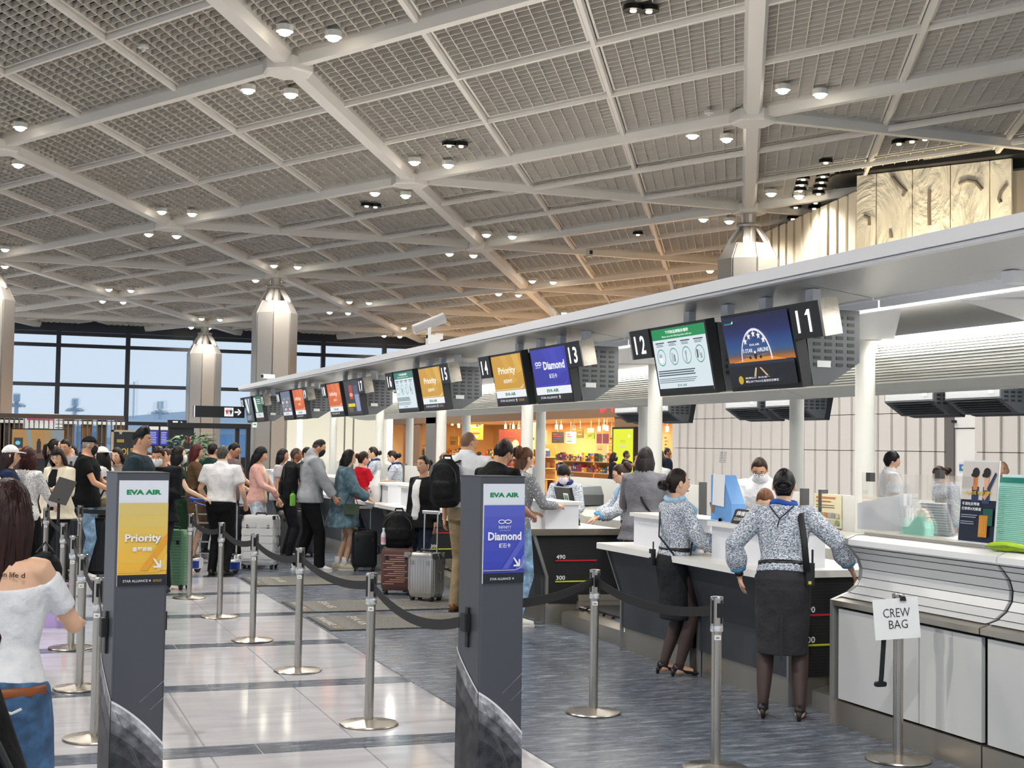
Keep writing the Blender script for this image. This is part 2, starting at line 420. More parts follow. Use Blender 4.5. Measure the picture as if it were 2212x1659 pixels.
for jj in range(-3, 5):                # the hubs overhead and behind the camera light the foreground too
    for i in (-3, -2):
        if (i, jj) in HUBS or not (-14 < node(i, jj)[1] < 26 and -14 < node(i, jj)[0] < 24): continue
        P = node(i, jj); P[2] = zc(P[0], P[1], -.1)
        t = inst(DL_CAN, 'downlight_housing', ceiling, P); inst(DL_LENS, 'downlight_lens', t); l2 = LD.copy(); l2.energy = DOWN_W*3.2
        lo = bpy.data.objects.new('lamp', l2); COL.objects.link(lo); lo.parent = t; lo.location = (0, 0, -.06)
# unlit round fittings and the dense spotlight array over the lounge block
b = MB(); b.lathe([(.10, 0), (.17, -.01), (.17, .08), (.05, .1)], 12); SP_CAN = b.mesh('housing', mat('222222', .3, .6))
b = MB(); b.lathe([(.05, -.03), (.06, -.01)], 10); SP_LENS = b.mesh('lens', mat((1, .95, .85), .4, 0, 5.0))
def spotlet(x, y, label, group):
    P = on_ceiling(x, y, -.04); t = thing('recessed_spotlight', label, 'light', P, 0, group); inst(SP_CAN, 'housing', t); inst(SP_LENS, 'lens', t)
for x0, y0, n in ((1735, 384, 4), (1731, 396, 0), (1719, 445, 5), (1778, 378, 5), (1762, 435, 5)):
    for k in range(n): spotlet(x0-3.2*k, y0+12.5*k, f"small black recessed spotlight, {('first','second','third','fourth','fifth')[k]} down in the {('upper left','','lower left','upper right','lower right')[(1735, 1731, 1719, 1778, 1762).index(x0)]} column by the carved panels", 'recessed spotlights by the carved panels')
for x, y, s in ((1953, 286, 'topmost'), (1942, 307, 'lower left'), (1970, 302, 'lower middle'), (1998, 297, 'lower right')): spotlet(x, y, f'small black recessed spotlight above the black bulkhead, {s} of four', 'four spotlights above the bulkhead')
for x, y, s in ((1368, 17, 'left'), (1402, 19, 'right')): spotlet(x, y, f'black open downlight at the top edge, {s} one of the two', None)
for x, y, s in ((970, 311, 'left'), (996, 312, 'right')): spotlet(x, y, f'unlit black downlight above the lit pair of the middle crossing, {s} one', None)
for x, y, s in ((792, 442, 'left'), (811, 444, 'right')): spotlet(x, y, f'unlit black downlight below the lit pair of the middle crossing, {s} one', None)
for x, y, s in ((1378, 504, 'beside a rib right of the black ceiling box'), (1784, 348, 'lone one under the rib by the bulkhead'), (1720, 500, 'lone one left of the ribbed wall')):
    spotlet(x, y, 'small black recessed spotlight, '+s, None)
P = on_ceiling(1273, 530, -.25); t = tag(MB().box((0, 0, 0), (.12, .3, .26)).box((0, -.16, 0), (.1, .02, .12), 1).build('ceiling_speaker', [mat('cfc8b8', .5), BLACK()]), 'small cream box speaker hanging from the middle of the ceiling', 'speaker'); t.location = P
for x, y, w in ((310, 98, 'upper left ceiling panel'), (1532, 240, 'panel left of the right beam crossing')):
    P = on_ceiling(x, y, -.05); t = tag(MB().lathe([(.1, 0), (.1, .05), (.05, .07)], 12).lathe([(.03, -.06), (.05, 0)], 8).build('sprinkler', mat('cfcac2', .4)), f'small white sprinkler head in the {w}', 'sprinkler'); t.location = P

# ---- octagonal columns with steel capitals
CMET = mat('b3ada5', .38, .55)
def column(i, j, label, r=.85, zt=None, n=8):
    P = node(i, j); H = P[2]; zt = zt or H-1.15
    t = thing('column', label, 'column', (P[0], P[1], 0), rad(8))
    for k in range(n):                           # cladding panels with recessed joints
        a0, a1 = 2*math.pi*(k-.5)/n, 2*math.pi*(k+.5)/n; g = .03; p, q = Vector((math.cos(a0), math.sin(a0), 0))*r, Vector((math.cos(a1), math.sin(a1), 0))*r
        d = (q-p).normalized(); p, q = p+d*g, q-d*g; nn = Vector((-d.y, d.x, 0)); b = MB()
        V = [p+nn*.08, p, q, q+nn*.08]; top = [v*.72 + Vector((0, 0, 0)) for v in V]
        b.add([(v.x, v.y, 0) for v in V]+[(v.x, v.y, zt-.45) for v in V]+[(v.x*.72, v.y*.72, zt) for v in V],
              [(0, 1, 5, 4), (1, 2, 6, 5), (2, 3, 7, 6), (4, 5, 9, 8), (5, 6, 10, 9), (6, 7, 11, 10), (8, 9, 10, 11), (0, 3, 2, 1)])
        b.build('cladding_panel', CMET, t)
    MB().lathe([(r*.9, 0), (r*.9, zt-.46), (r*.68, zt-.02)], 8).build('core', mat('5d5a56', .6), t)
    for k in range(4):
        w = math.pi/4+k*math.pi/2; c, s = math.cos(w), math.sin(w)
        MB().tube([(c*.55, s*.55, zt-.05), (c*.5, s*.5, zt+.1), (c*.2, s*.2, zt+.55)], [(.12, .05), (.12, .05), (.1, .05)], 6).build('bracket', CMET, t)
    MB().cyl((0, 0, zt-.1), (0, 0, H-.05), .2, 14).lathe([(.34, zt+.5), (.36, zt+.55), (.34, zt+.6)], 14).build('capital', CMET, t)
    return t
column(1, -2, 'grey clad column cut by the left edge of the picture')
column(2, -1, 'large grey clad column behind the far end of the counters')
column(3, -2, 'farther slimmer grey column standing against the windows')
column(2, 1, 'grey clad column with gold top left of the carved stone block', .9)
# ---- window wall
WY = 73.0; DARK = mat('1d222b', .4)
for x0, x1, nm in ((-14, 34, 'wall_back'),):
    structure(MB().box2((x0, WY-.1, 7.2), (x1, WY+.4, 8.6)).box2((x0, WY+.3, 0), (x1, WY+.5, 1.0)).build(nm, DARK))
xm = [at_y(125, 800, WY)[0], at_y(275, 800, WY)[0]]; dx = xm[1]-xm[0]
win = MB(); k = 0
zr = [at_y(300, y, WY)[2] for y in (727, 752, 835.5, 915)]
GLASS = mat('f2f7fb', 0.0, kind='glass', alpha=.25)
for n in range(-4, 9):
    x = xm[0]+dx*n; w = thing('window_%d' % (n+5), 'tall glazed bay', 'window', (x, WY, 0)); del w['label']; del w['category']; structure(w)
    MB().box2((-.11, -.12, 0), (.11, .12, 7.3)).build('mullion', DARK, w)
    for z in zr: MB().box2((.11, -.1, z-.09), (dx-.11, .1, z+.09)).build('transom', DARK, w)
    for z0, z1 in zip([1.0]+zr[::-1], zr[::-1]+[7.25]): MB().box2((.11, -.01, z0+.09), (dx-.11, .01, z1-.09)).build('pane', GLASS, w)
b = MB()
for k in range(14): b.add([(xm[0]-8+k*2.6, WY-.3, 7.6), (xm[0]-7.6+k*2.6, WY-.3, 7.6), (xm[0]-7.7+k*2.6, WY-.3, 8.1), (xm[0]-7.9+k*2.6, WY-.3, 8.1)], [(0, 1, 2, 3)])
# ---- outside: apron, far terminal, light masts
tag(MB().box2((-120, 74, -6.2), (220, 420, -6)).build('apron', mat('b9c3cd', .8)), kind='structure')
t = thing('terminal_building', 'long pale blue glass terminal building beyond the windows', 'building', (10, 190, -6))
MB().box2((-20, 0, 0), (60, 20, 10)).build('wall', mat('a9c3dc', .4), t)
for k in range(16): MB().box2((-19+k*4.9, -.2, 1), (-15.2+k*4.9, 0, 8.8)).build('window', mat('6f9cc6', .2), t)
MB().box2((-21, -1, 9.6), (61, 21, 10.4)).build('roof', mat('d5e0ea', .6), t)
b = MB(); b.add([(0, -1, 10.4), (24, -1, 10.4), (24, -1, 13), (0, 21, 10.4), (24, 21, 10.4), (24, 21, 13)], [(0, 1, 2), (3, 4, 5), (0, 2, 5, 3), (1, 2, 5, 4)]); b.build('sloping_roof', mat('c2d2e2', .6), t)
for xp, yt, lab in ((36, 860, 'leftmost'), (162, 870, 'middle'), (346, 876, 'right')):
    P = at_y(xp, yt, 170); t = thing('light_mast', f'grey apron light mast beyond the windows, {lab} of three', 'mast', (P[0], P[1], -6))
    H = P[2]+6; MB().cyl((0, 0, 0), (0, 0, H), .30, 8, 0, .22).build('pole', mat('9fb2c4', .6), t)
    MB().cyl((0, 0, H-.4), (0, 0, H+.5), .38, 8).build('winch_head', mat('9fb2c4', .6), t)
    for k in range(6):
        w = k*math.pi/3; MB().box((.85*math.cos(w), .85*math.sin(w), H-.9), (.32, .32, .22), rz=w).cyl((0, 0, H-.6), (.85*math.cos(w), .85*math.sin(w), H-.7), .05, 5).build('floodlight', mat('8295a8', .6), t)
P = at_y(293, 905, 150); t = thing('control_building', 'small pale rooftop block beyond the window right of the tall mullion', 'building', (P[0], P[1], -6))
MB().box2((-3, 0, 0), (3, 6, P[2]+6)).build('wall', mat('c3d3e2', .6), t); MB().box2((-3.3, -.3, P[2]+3.5), (3.3, 6.3, P[2]+4)).build('parapet', mat('9fb0c0', .6), t); MB().cyl((0, 3, P[2]+6), (0, 3, P[2]+10), .12, 6).build('antenna', mat('9fb0c0', .6), t)

# ---- right hand wall of upright panels, with the door recess
WX = 18.3; PAN = mat('dad5d0', .5); PAN2 = mat('ecebe8', .5)
WYE = at_x(1452, 950, WX)[1]
wall = structure(MB().box2((WX+.12, 12, 0), (WX+.4, WYE, 4.8)).build('wall_right', mat('77716d', .7)))
y = WYE; k = 0; dA, dB = at_x(2045, 930, WX)[1], at_x(2108, 930, WX)[1]
while y > 14.5:
    step = .27 if k % 2 == 0 else .24
    if not (y-step < dA+.02 and y > dB-.02):
        for z0, z1 in ((0, 1.82), (1.835, 2.64), (2.655, 4.75)):
            if z0 == 0 and y > 17: continue_z = True
            MB().box2((WX - (.05 if k % 2 else 0), y-step+.008, z0), (WX+.12, y-.004, z1)).build('wall_panel', PAN, wall) if z0 > 1 or k % 1 == 0 else None
    y -= step; k += 1
d = structure(MB().box2((WX+.02, dB, 0), (WX+.1, dA, 2.3)).build('door_1', PAN2))
MB().box2((WX-.02, dA-.25, 0), (WX+.1, dA, 4.7)).build('door_side', mat('6a6663', .6), d); MB().box2((WX, dB, 2.32), (WX+.1, dA-.25, 2.75)).build('overpanel', PAN2, d)
MB().cyl((WX-.1, dA-.3, 2.45), (WX+.02, dA-.3, 2.45), .03, 8).build('door_closer', BLACK(), d)
# ---- carved stone block with black bulkhead above the counters
A_, B_ = np.array([20.28, 30.23]), np.array([22.9, 26.05])      # front face, along the lattice
u = (B_-A_)/np.linalg.norm(B_-A_); nrm = np.array([-u[1], u[0]]); nrm = nrm if nrm[0] > 0 else -nrm
L_ = np.linalg.norm(B_-A_); back = np.array([.95, 1.0]); back = back/np.linalg.norm(back)
D1 = A_+np.array([.2, 1.0])*7
corners = [A_, B_, B_+np.array([6., 1.]), D1+np.array([9., 0]), D1]
blk = structure(MB().prism([tuple(p) for p in (A_+nrm*.1+u*.1, B_+nrm*.1-u*.1, corners[2], corners[3], D1+np.array([.3, 0]))], 2, 0, 8.55).build('wall_core', mat('8c8172', .7)))
CARV = mat('ded6c4', .6, kind='carved')
cuts = [0, .13, .39, .655, .91, 1.0]
fr = [(1850-1850)/335, (1893-1850)/335, (1971-1850)/335, (2053-1850)/335, (2138-1850)/335, 1.0]
def on_face(xp, yp):
    d = ray(xp, yp); nn = np.array([nrm[0], nrm[1], 0]); t = (nn@(np.array([A_[0], A_[1], 0])-EYE*[1, 1, 0]))/(nn@d); return EYE+d*t
xs = [1850, 1893, 1971, 2053, 2138, 2186]
for p, q in zip(xs, xs[1:]):
    a, c = on_face(p, 400)[:2], on_face(q, 400)[:2]; g = u*.012
    MB().prism([tuple(a+g), tuple(c-g), tuple(c-g+nrm*.1), tuple(a+g+nrm*.1)], 2, 3.0, at_d(0, 0, 1)[2]*0+on_face(1850, 380)[2]).build('carved_panel', CARV, blk)
GROOVE = mat('7d7263', .8)
for pts in ([(1928, 383), (1943, 400), (1958, 414), (1950, 424)], [(1867, 467), (1878, 471), (1878, 487)], [(2008, 411), (2007, 450), (2008, 487)], [(2072, 397), (2090, 390), (2108, 394), (2122, 410)], [(2175, 399), (2163, 415), (2158, 430), (2162, 438)], [(1924, 500), (1926, 514)]):
    MB().tube([tuple(on_face(*p)-np.append(nrm, 0)*.01) for p in pts], .045, 6).build('carved_groove', GROOVE, blk)
for k in range(11):
    a = A_+(D1-A_)*(k+.08)/11; c = A_+(D1-A_)*(k+.8)/11
    MB().prism([tuple(a), tuple(c), tuple(c+np.array([.25, 0])), tuple(a+np.array([.25, 0]))], 2, 2.5, 8.45).build('rib', mat('dccfb6', .6), blk)
bh = structure(MB().prism([tuple(p) for p in (A_-nrm*.35-u*.4, B_-nrm*.35+u*2.2, corners[2], corners[3], D1-np.array([.4, 0]))], 2, on_face(1850, 380)[2]+.02, 9.1).build('trim_1', mat('0d0d0e', .5)))
for k in range(3):                    # warm wall washers hidden behind the canopy roof edge
    q = A_+(B_-A_)*(.15+.35*k)-nrm*1.6; la = bpy.data.lights.new('wall_washer', 'SPOT'); la.energy = 720; la.spot_size = rad(80); la.spot_blend = .8; la.color = (1, .86, .6); la.shadow_soft_size = .1
    lo = bpy.data.objects.new('wall_washer', la); COL.objects.link(lo); lo.location = (q[0], q[1], 4.3); tgt = Vector((A_[0]+(B_-A_)[0]*(.15+.35*k), A_[1]+(B_-A_)[1]*(.15+.35*k), 7.0)); lo.rotation_euler = (tgt-lo.location).to_track_quat('-Z', 'Y').to_euler()
q = A_+np.array([-1.6, 2.0]); la = bpy.data.lights.new('wall_washer', 'SPOT'); la.energy = 900; la.spot_size = rad(100); la.spot_blend = .8; la.color = (1, .86, .6)
lo = bpy.data.objects.new('wall_washer', la); COL.objects.link(lo); lo.location = (q[0], q[1], 4.2); lo.rotation_euler = (Vector((.5, .35, .75))).to_track_quat('-Z', 'Y').to_euler()
# ================================================================== CHECK-IN ISLAND: canopy, pillars, monitors
XI = 8.83                                    # island centre line; the far side mirrors the near side
Y_END, Y_NEAR = 35.2, 3.2
SOF = mat('d6d5d3', .32, .5); CWH = mat('eaeaec', .45); CGR = mat('dcdcdf', .4)
can = thing('canopy', 'long pale grey canopy running above the row of check-in counters', 'canopy', (0, 0, 0))
MB().box2((5.5, Y_NEAR, 3.11), (5.6, Y_END, 3.2)).box2((5.52, Y_NEAR, 3.085), (5.6, Y_END, 3.105)).box2((12.06, Y_NEAR, 3.11), (12.16, Y_END, 3.2)).build('fascia', CWH, can)
MB().box2((5.6, Y_NEAR, 3.17), (12.06, Y_END, 3.2)).build('roof', mat('e4e4e6', .6), can)
MOD = 4.65; PY = [11.55+MOD*k for k in range(-2, 6)]        # pillar rows
for k in range(-2, 6):
    y0, y1 = PY[k+2]-2.325+.012, PY[k+2]+2.325-.012
    y1 = min(y1, Y_END); y0 = max(y0, Y_NEAR)
    if y1 < y0: continue
    for sgn in (1, -1):
        X = lambda x: XI+sgn*(x-XI)
        b = MB(); a0, a1 = sorted((y0, y1))
        b.prism([(X(5.56), 3.1), (X(6.35), 3.0), (X(6.35), 3.02), (X(5.56), 3.12)], 1, a0, a1); b.build('soffit_panel', SOF, can)
        b = MB(); b.prism([(X(6.35), 2.985), (X(6.40), 2.985), (X(6.40), 3.16), (X(6.35), 3.16)], 1, a0, a1); b.build('upstand', CWH, can)
    # trough shaped belly: louvred flanks, smooth bottom
    prof = [(7.98, 2.86), (8.04, 2.74), (8.16, 2.61), (8.36, 2.49), (8.60, 2.425), (8.83, 2.41)]
    prof = prof + [(2*XI-x, z) for x, z in prof[-2::-1]]
    b = MB()
    for (xa, za), (xb, zb) in zip(prof, prof[1:]): b.prism([(xa, za), (xb, zb), (xb, zb+.03), (xa, za+.03)], 1, y0, y1)
    b.build('belly_panel', mat('d6d5ce', .4), can)
    b = MB()
    for (xa, za), (xb, zb) in list(zip(prof, prof[1:]))[:3]:
        for t in np.arange(0, 1, .2):
            x, z = xa+(xb-xa)*t, za+(zb-za)*t; b.box2((x-.012, y0, z-.022), (x+.004, y1, z-.004))
    tag(b.build('louvre_slats', mat('f0efe6', .5), can), kind='stuff')
    # folded white trusses between the light strip and the belly
    b = MB(); b.add([(6.62, y0, 2.93), (6.62, y1-.9, 2.93), (7.9, y0+1.9, 2.87), (6.62, y0, 3.16), (6.62, y1-.9, 3.16), (7.9, y0+1.9, 3.16)], [(0, 1, 2), (3, 5, 4), (0, 2, 5, 3), (0, 3, 4, 1), (1, 4, 5, 2)]); b.build('truss_fin', CWH, can)
    b = MB(); b.add([(7.9, y0+2.1, 2.87), (7.9, y1, 2.87), (6.62, y1-.7, 2.93), (7.9, y0+2.1, 3.16), (7.9, y1, 3.16), (6.62, y1-.7, 3.16)], [(0, 1, 2), (3, 5, 4), (0, 2, 5, 3), (0, 3, 4, 1), (1, 4, 5, 2)]); b.build('truss_fin', CGR, can)
    # light strip
    MB().box2((6.42, y0+.03, 2.955), (6.55, y1-.03, 3.0)).build('light_strip', mat((1, .98, .95), .4, 0, 5.5), can)
    MB().box2((6.40, y0, 2.93), (6.42, y1, 3.0)).box2((6.55, y0, 2.93), (6.57, y1, 3.0)).build('strip_trim', CWH, can)
    MB().box2((7.9, y0+.03, 2.87), (7.96, y1-.03, 2.90)).build('light_strip', mat((1, .98, .92), .4, 0, 5.0), can)
    MB().box2((2*XI-6.55, y0+.03, 2.955), (2*XI-6.42, y1-.03, 3.0)).build('light_strip', mat((1, .98, .95), .4, 0, 5.5), can)
    # slanted brackets between fascia and upstand
    for y in (PY[k+2]-1.5, PY[k+2]+.6):
        MB().box((6.28, y, 2.97), (.16, .12, .08)).build('bracket', CWH, can)
    la = bpy.data.lights.new('cove', 'AREA'); la.shape = 'RECTANGLE'; la.size = .1; la.size_y = y1-y0; la.energy = COVE_W*(y1-y0); la.color = (1, .97, .92)
    lo = bpy.data.objects.new('cove', la); COL.objects.link(lo); lo.parent = can; lo.location = (6.49, (y0+y1)/2, 2.94)
    lo = bpy.data.objects.new('cove', la); COL.objects.link(lo); lo.parent = can; lo.location = (2*XI-6.49, (y0+y1)/2, 2.94)
    la2 = la.copy(); la2.energy = 9.5*(y1-y0); lo = bpy.data.objects.new('belly_wash', la2); COL.objects.link(lo); lo.parent = can; lo.location = (7.90, (y0+y1)/2, 2.86); lo.rotation_euler = (0, rad(-25), 0)
PIL = mat('e6e5dd', .4)
for n, y in enumerate(PY):
    for X in (7.86, 9.8):
        yy = y if X < 9 else y-.25
        t = thing('canopy_pillar', ('round white pillar in the front pillar row under the canopy, ' if X < 9 else 'round white pillar in the rear pillar row under the canopy, ')+('nearest','second','third','fourth','fifth','sixth','seventh','farthest')[n]+' from the camera', 'pillar', (X, yy, 0), 0, 'pillars under the canopy')
        MB().cyl((0, 0, .02), (0, 0, 2.9 if X < 9 else 2.75), .095, 20).build('shaft', PIL, t, smooth=False, auto=40)
        MB().lathe([(.14, 0), (.14, .02), (.1, .03)], 20).build('base_ring', STEEL(), t)
        MB().prism([(0, 2.72), (.3, 2.86), (0, 2.86)], 1, -.015, .015).build('gusset', PIL, t)
# cameras on the canopy roof
def cctv(x, y, z, rz, label):
    t = thing('surveillance_camera', label, 'camera', (x, y, z), rz)
    MB().cyl((0, 0, 0), (0, 0, .22), .025, 8).build('post', WHITE(), t)
    MB().rbox((-.06, -.2, .2), (.06, .16, .31), .03, 0, 1).build('housing', WHITE(), t); MB().cyl((0, -.215, .255), (0, -.19, .255), .045, 12).build('lens', BLACK(), t)
P = at_x(536, 806, 6.2); cctv(6.2, 34.9, 3.2, rad(-60), 'small white camera on a post at the far end of the canopy')
P = at_x(750, 779, 7.0); cctv(7.0, P[1], 3.2, rad(-70), 'small white camera peeking over the canopy edge left of the big one')
P = at_x(935, 735, 7.0)
t = thing('tilted_camera_mount', 'large grey tilting camera on a bracket standing on the canopy roof', 'camera', (7.0, P[1], 3.2))
MB().cyl((0, 0, 0), (0, 0, .2), .11, 12).box((0, 0, .25), (.3, .24, .1)).build('base', mat('3a3a3c', .5), t)
MB().box((0, 0, .42), (.22, .16, .2)).box((-.08, 0, .58), (.06, .1, .24)).box((.1, .05, .5), (.14, .2, .1)).build('bracket', mat('c8c6c4', .4), t)
MB().tube([(-.34, .05, .60), (.2, -.03, .84)], [(.09, .09), (.09, .09)], 14).build('housing', mat('8a8888', .4), t)
MB().tube([(.06, 0, .1), (.75, .3, .1), (.95, .3, .1)], .035, 8).build('arm', WHITE(), t)

# ---- monitors: tilted display, number sign, vented housing, hanger
DK = mat('55585b', .5, .3); DK2 = mat('1b1d20', .5); SCR_E = 1.0
def screen_art(kind, w, h, P):
    R_ = P.rect; T = P.text
    if kind == 'star5':
        stops = [(0, (.74, .44, .16)), (.06, (.66, .38, .18)), (.14, (.33, .32, .36)), (.25, (.16, .32, .52)), (.45, (.11, .25, .48)), (.7, (.06, .10, .33)), (1, (.03, .05, .22))]
        for k in range(26): q = k/25; R_(0, h*(.34+.66*k/26), w, h*.66/26+.001, tuple(float(np.interp(q, [a for a, _ in stops], [c_[i] for _, c_ in stops])) for i in range(3)))
        R_(0, 0, w, h*.345, '080a18'); R_(0, h*.30, w, h*.05, '1b2036'); P.poly([(w*.1, h*.345), (w*.9, h*.345), (w*.7, h*.40), (w*.3, h*.40)], 'd98a2c')
        P.ring(w*.47, h*.36, w*.235, h*.45, w*.016, 'd9d4ea', 0, 180); P.ring(w*.47, h*.36, w*.225, h*.43, w*.008, 'ffffff', 0, 120)
        for k, (x, y) in enumerate(((.33, .635), (.395, .70), (.47, .73), (.545, .70), (.61, .635))): P.star(w*x, h*y, w*.032, 'f2f2ff')
        T('EVA AIR', w*.395, h*.565, w*.15, h*.03, 'f0f0f8'); T('5 STAR', w*.28, h*.475, w*.15, h*.055, 'f0f0f8'); T('AIRLINE', w*.5, h*.475, w*.17, h*.055, 'f0f0f8')
        P.poly([(w*.24, h*.455), (w*.47, h*.415), (w*.69, h*.455), (w*.47, h*.405)], '9aa0b0'); P.disc(w*.465, h*.43, w*.022, h*.055, '15151a'); P.disc(w*.465, h*.475, w*.016, h*.02, 'e8e8f0')
        for x in (.385, .545): P.disc(w*x, h*.405, w*.018, h*.024, '15151a')
        P.poly([(w*.40, h*.14), (w*.43, h*.14), (w*.46, h*.26), (w*.435, h*.26)], 'cdb28e'); P.poly([(w*.62, h*.14), (w*.59, h*.14), (w*.50, h*.26), (w*.525, h*.26)], 'cdb28e')
        P.disc(w*.19, h*.10, w*.038, h*.06, 'c2a428'); T('榮獲SKYTRAX五星級航空榮譽', w*.26, h*.055, w*.5, h*.035, 'd8d8e4'); T('連續獲獎 安全第一', w*.26, h*.11, w*.38, h*.025, 'd8d8e4')
        R_(w*.06, h*.90, w*.13, h*.02, '1e8a62'); P.poly([(w*.17, h*.91), (w*.2, h*.91), (w*.2, h*.95)], 'e8f4ee')
    elif kind in ('rules', 'rules2'):
        R_(0, 0, w, h, 'd6e4ea'); R_(0, h*.83, w, h*.17, '0e8a4c' if kind == 'rules' else '2a7a68'); R_(0, 0, w, h*.055, '0b0d12')
        T('下列物品請隨身攜帶', w*.27, h*.91, w*.44, h*.055, 'f4faf6'); T('Please carry the following items with you', w*.2, h*.85, w*.56, h*.04, 'dff2e6')
        for k in range(4):
            x = w*(.14+.245*k); R_(x-w*.085, h*.77, w*.17, h*.018, '33383c'); P.lines(x-w*.07, h*.745, w*.14, 2, h*.022, h*.01, '5b6468')
            P.ring(x, h*.55, w*.082, h*.135, w*.008, '2a8a68', 0, 360, 24)
        b_ = w*.14; P.rect(b_-w*.03, h*.47, w*.06, h*.08, 'f4f6f8'); 
        for q in range(3): R_(b_-w*.026+q*w*.02, h*.55, w*.013, h*.055, '8a929a')
        x = w*.385; R_(x-w*.035, h*.47, w*.045, h*.14, 'b8c0c8'); R_(x+w*.015, h*.47, w*.022, h*.11, '6a727a')
        x = w*.63; P.disc(x, h*.59, w*.018, h*.035, 'a2aab2'); R_(x-w*.007, h*.45, w*.014, h*.12, '7a828a')
        x = w*.875; R_(x-w*.045, h*.49, w*.022, h*.13, '23272c'); R_(x-w*.012, h*.52, w*.02, h*.09, 'b8c0c8'); R_(x+w*.016, h*.48, w*.03, h*.08, '9aa2aa')
        P.lines(w*.06, h*.325, w*.7, 3, h*.035, h*.018, '3c4650', .08); P.lines(w*.06, h*.205, w*.72, 3, h*.028, h*.010, '4c5660', .1)
        T('EVA AIR', w*.40, h*.08, w*.17, h*.035, '0e6a44')
    elif kind in ('diamond', 'priority', 'infinity'):
        c = {'diamond': '2c2fa0', 'priority': 'c8952c', 'infinity': 'd2622c'}[kind]
        R_(0, 0, w, h, '0b0d14'); R_(0, h*.115, w, h*.15, 'e9edf2'); R_(0, h*.265, w, h*.735, c)
        for k in range(3): P.poly([(w*(.3+.2*k), h), (w*(.5+.2*k), h), (w*min(1, .8+.2*k), h*(.45+.1*k)), (w*(.62+.1*k), h*(.4+.1*k))], {'diamond': ('3336ac', '3a3db2', '3336ac'), 'priority': ('d2a03a', 'c9982f', 'd8aa48'), 'infinity': ('dc703a', 'd66a34', 'e07a44')}[kind][k])
        P.lay += 1; R_(0, h*.285, w*.86, h*.012, 'e6d9b0' if kind != 'diamond' else '4a3fc0'); P.ring(w*.86, h*.37, w*.10, h*.085, w*.018, 'e6d9b0' if kind != 'diamond' else '4a3fc0', -90, 0, 8)
        if kind == 'diamond':
            T('Diamond', w*.33, h*.59, w*.60, h*.16, 'f2f2fc', .03); T('鑽石卡', w*.46, h*.42, w*.22, h*.09, 'e8e8fc'); P.ring(w*.145, h*.72, w*.05, h*.04, w*.014, 'e8e8fa'); P.ring(w*.235, h*.72, w*.05, h*.04, w*.014, 'e8e8fa'); T('INFINITY', w*.10, h*.635, w*.17, h*.03, 'c8c8f0')
        elif kind == 'priority':
            T('Priority', w*.2, h*.57, w*.58, h*.19, 'f4ecd8', .03); T('皇璽商務', w*.33, h*.42, w*.3, h*.08, 'f0e6cc')
        else:
            T('Infinity', w*.15, h*.58, w*.6, h*.17, 'f6e2d4'); T('無限卡', w*.42, h*.44, w*.22, h*.08, 'f4dcc8')
        T('EVA AIR', w*.33, h*.155, w*.34, h*.065, '0e7a48', .045); T('STAR ALLIANCE', w*.12, h*.035, w*.48, h*.045, 'd4d4dc'); P.star(w*.67, h*.06, w*.03, 'd4d4dc')
        if kind == 'priority': T('GOLD', w*.75, h*.035, w*.17, h*.045, 'b8963a')
    elif kind == 'product':
        R_(0, 0, w, h, '2c2e38'); R_(w*.3, h*.45, w*.25, h*.42, 'a83a34'); P.disc(w*.42, h*.58, w*.12, h*.06, 'e8a070'); R_(w*.62, h*.35, w*.3, h*.5, '4a5068'); R_(w*.66, h*.08, w*.28, h*.5, '8f94b8'); R_(w*.1, h*.22, w*.5, h*.10, 'd8cc30'); P.lines(w*.12, h*.17, w*.36, 3, h*.045, h*.015, 'a08a3a')
    elif kind == 'table':
        R_(0, 0, w, h, '6a6e86'); R_(0, 0, w, h*.12, '14161e'); R_(w*.04, h*.12, w*.92, h*.13, 'dfe2ea')
        for a in range(4):
            for c_ in range(4): R_(w*(.06+.23*a), h*(.3+.13*c_), w*.18, h*.09, ('b86a58', '8a98a8', 'c8ccd6', '5a8a78')[(a*2+c_) % 4])
        T('EVA AIR', w*.35, h*.155, w*.3, h*.05, '4a5a58')
    elif kind == 'green':
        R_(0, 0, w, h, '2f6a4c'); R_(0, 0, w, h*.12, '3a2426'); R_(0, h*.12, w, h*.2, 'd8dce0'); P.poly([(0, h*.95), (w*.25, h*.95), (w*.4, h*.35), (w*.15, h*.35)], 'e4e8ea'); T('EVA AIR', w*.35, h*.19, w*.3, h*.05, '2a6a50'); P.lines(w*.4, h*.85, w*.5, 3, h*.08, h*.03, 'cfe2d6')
    else:  # pale slanted shapes are reflections painted into the grey screen picture
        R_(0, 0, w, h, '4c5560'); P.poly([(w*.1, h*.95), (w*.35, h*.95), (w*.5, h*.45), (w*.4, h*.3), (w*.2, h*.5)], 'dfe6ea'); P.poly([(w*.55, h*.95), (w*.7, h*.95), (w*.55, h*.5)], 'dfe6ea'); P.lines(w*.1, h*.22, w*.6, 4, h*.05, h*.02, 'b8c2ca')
MON_Z, MH, MW = 2.905, .635, 1.085
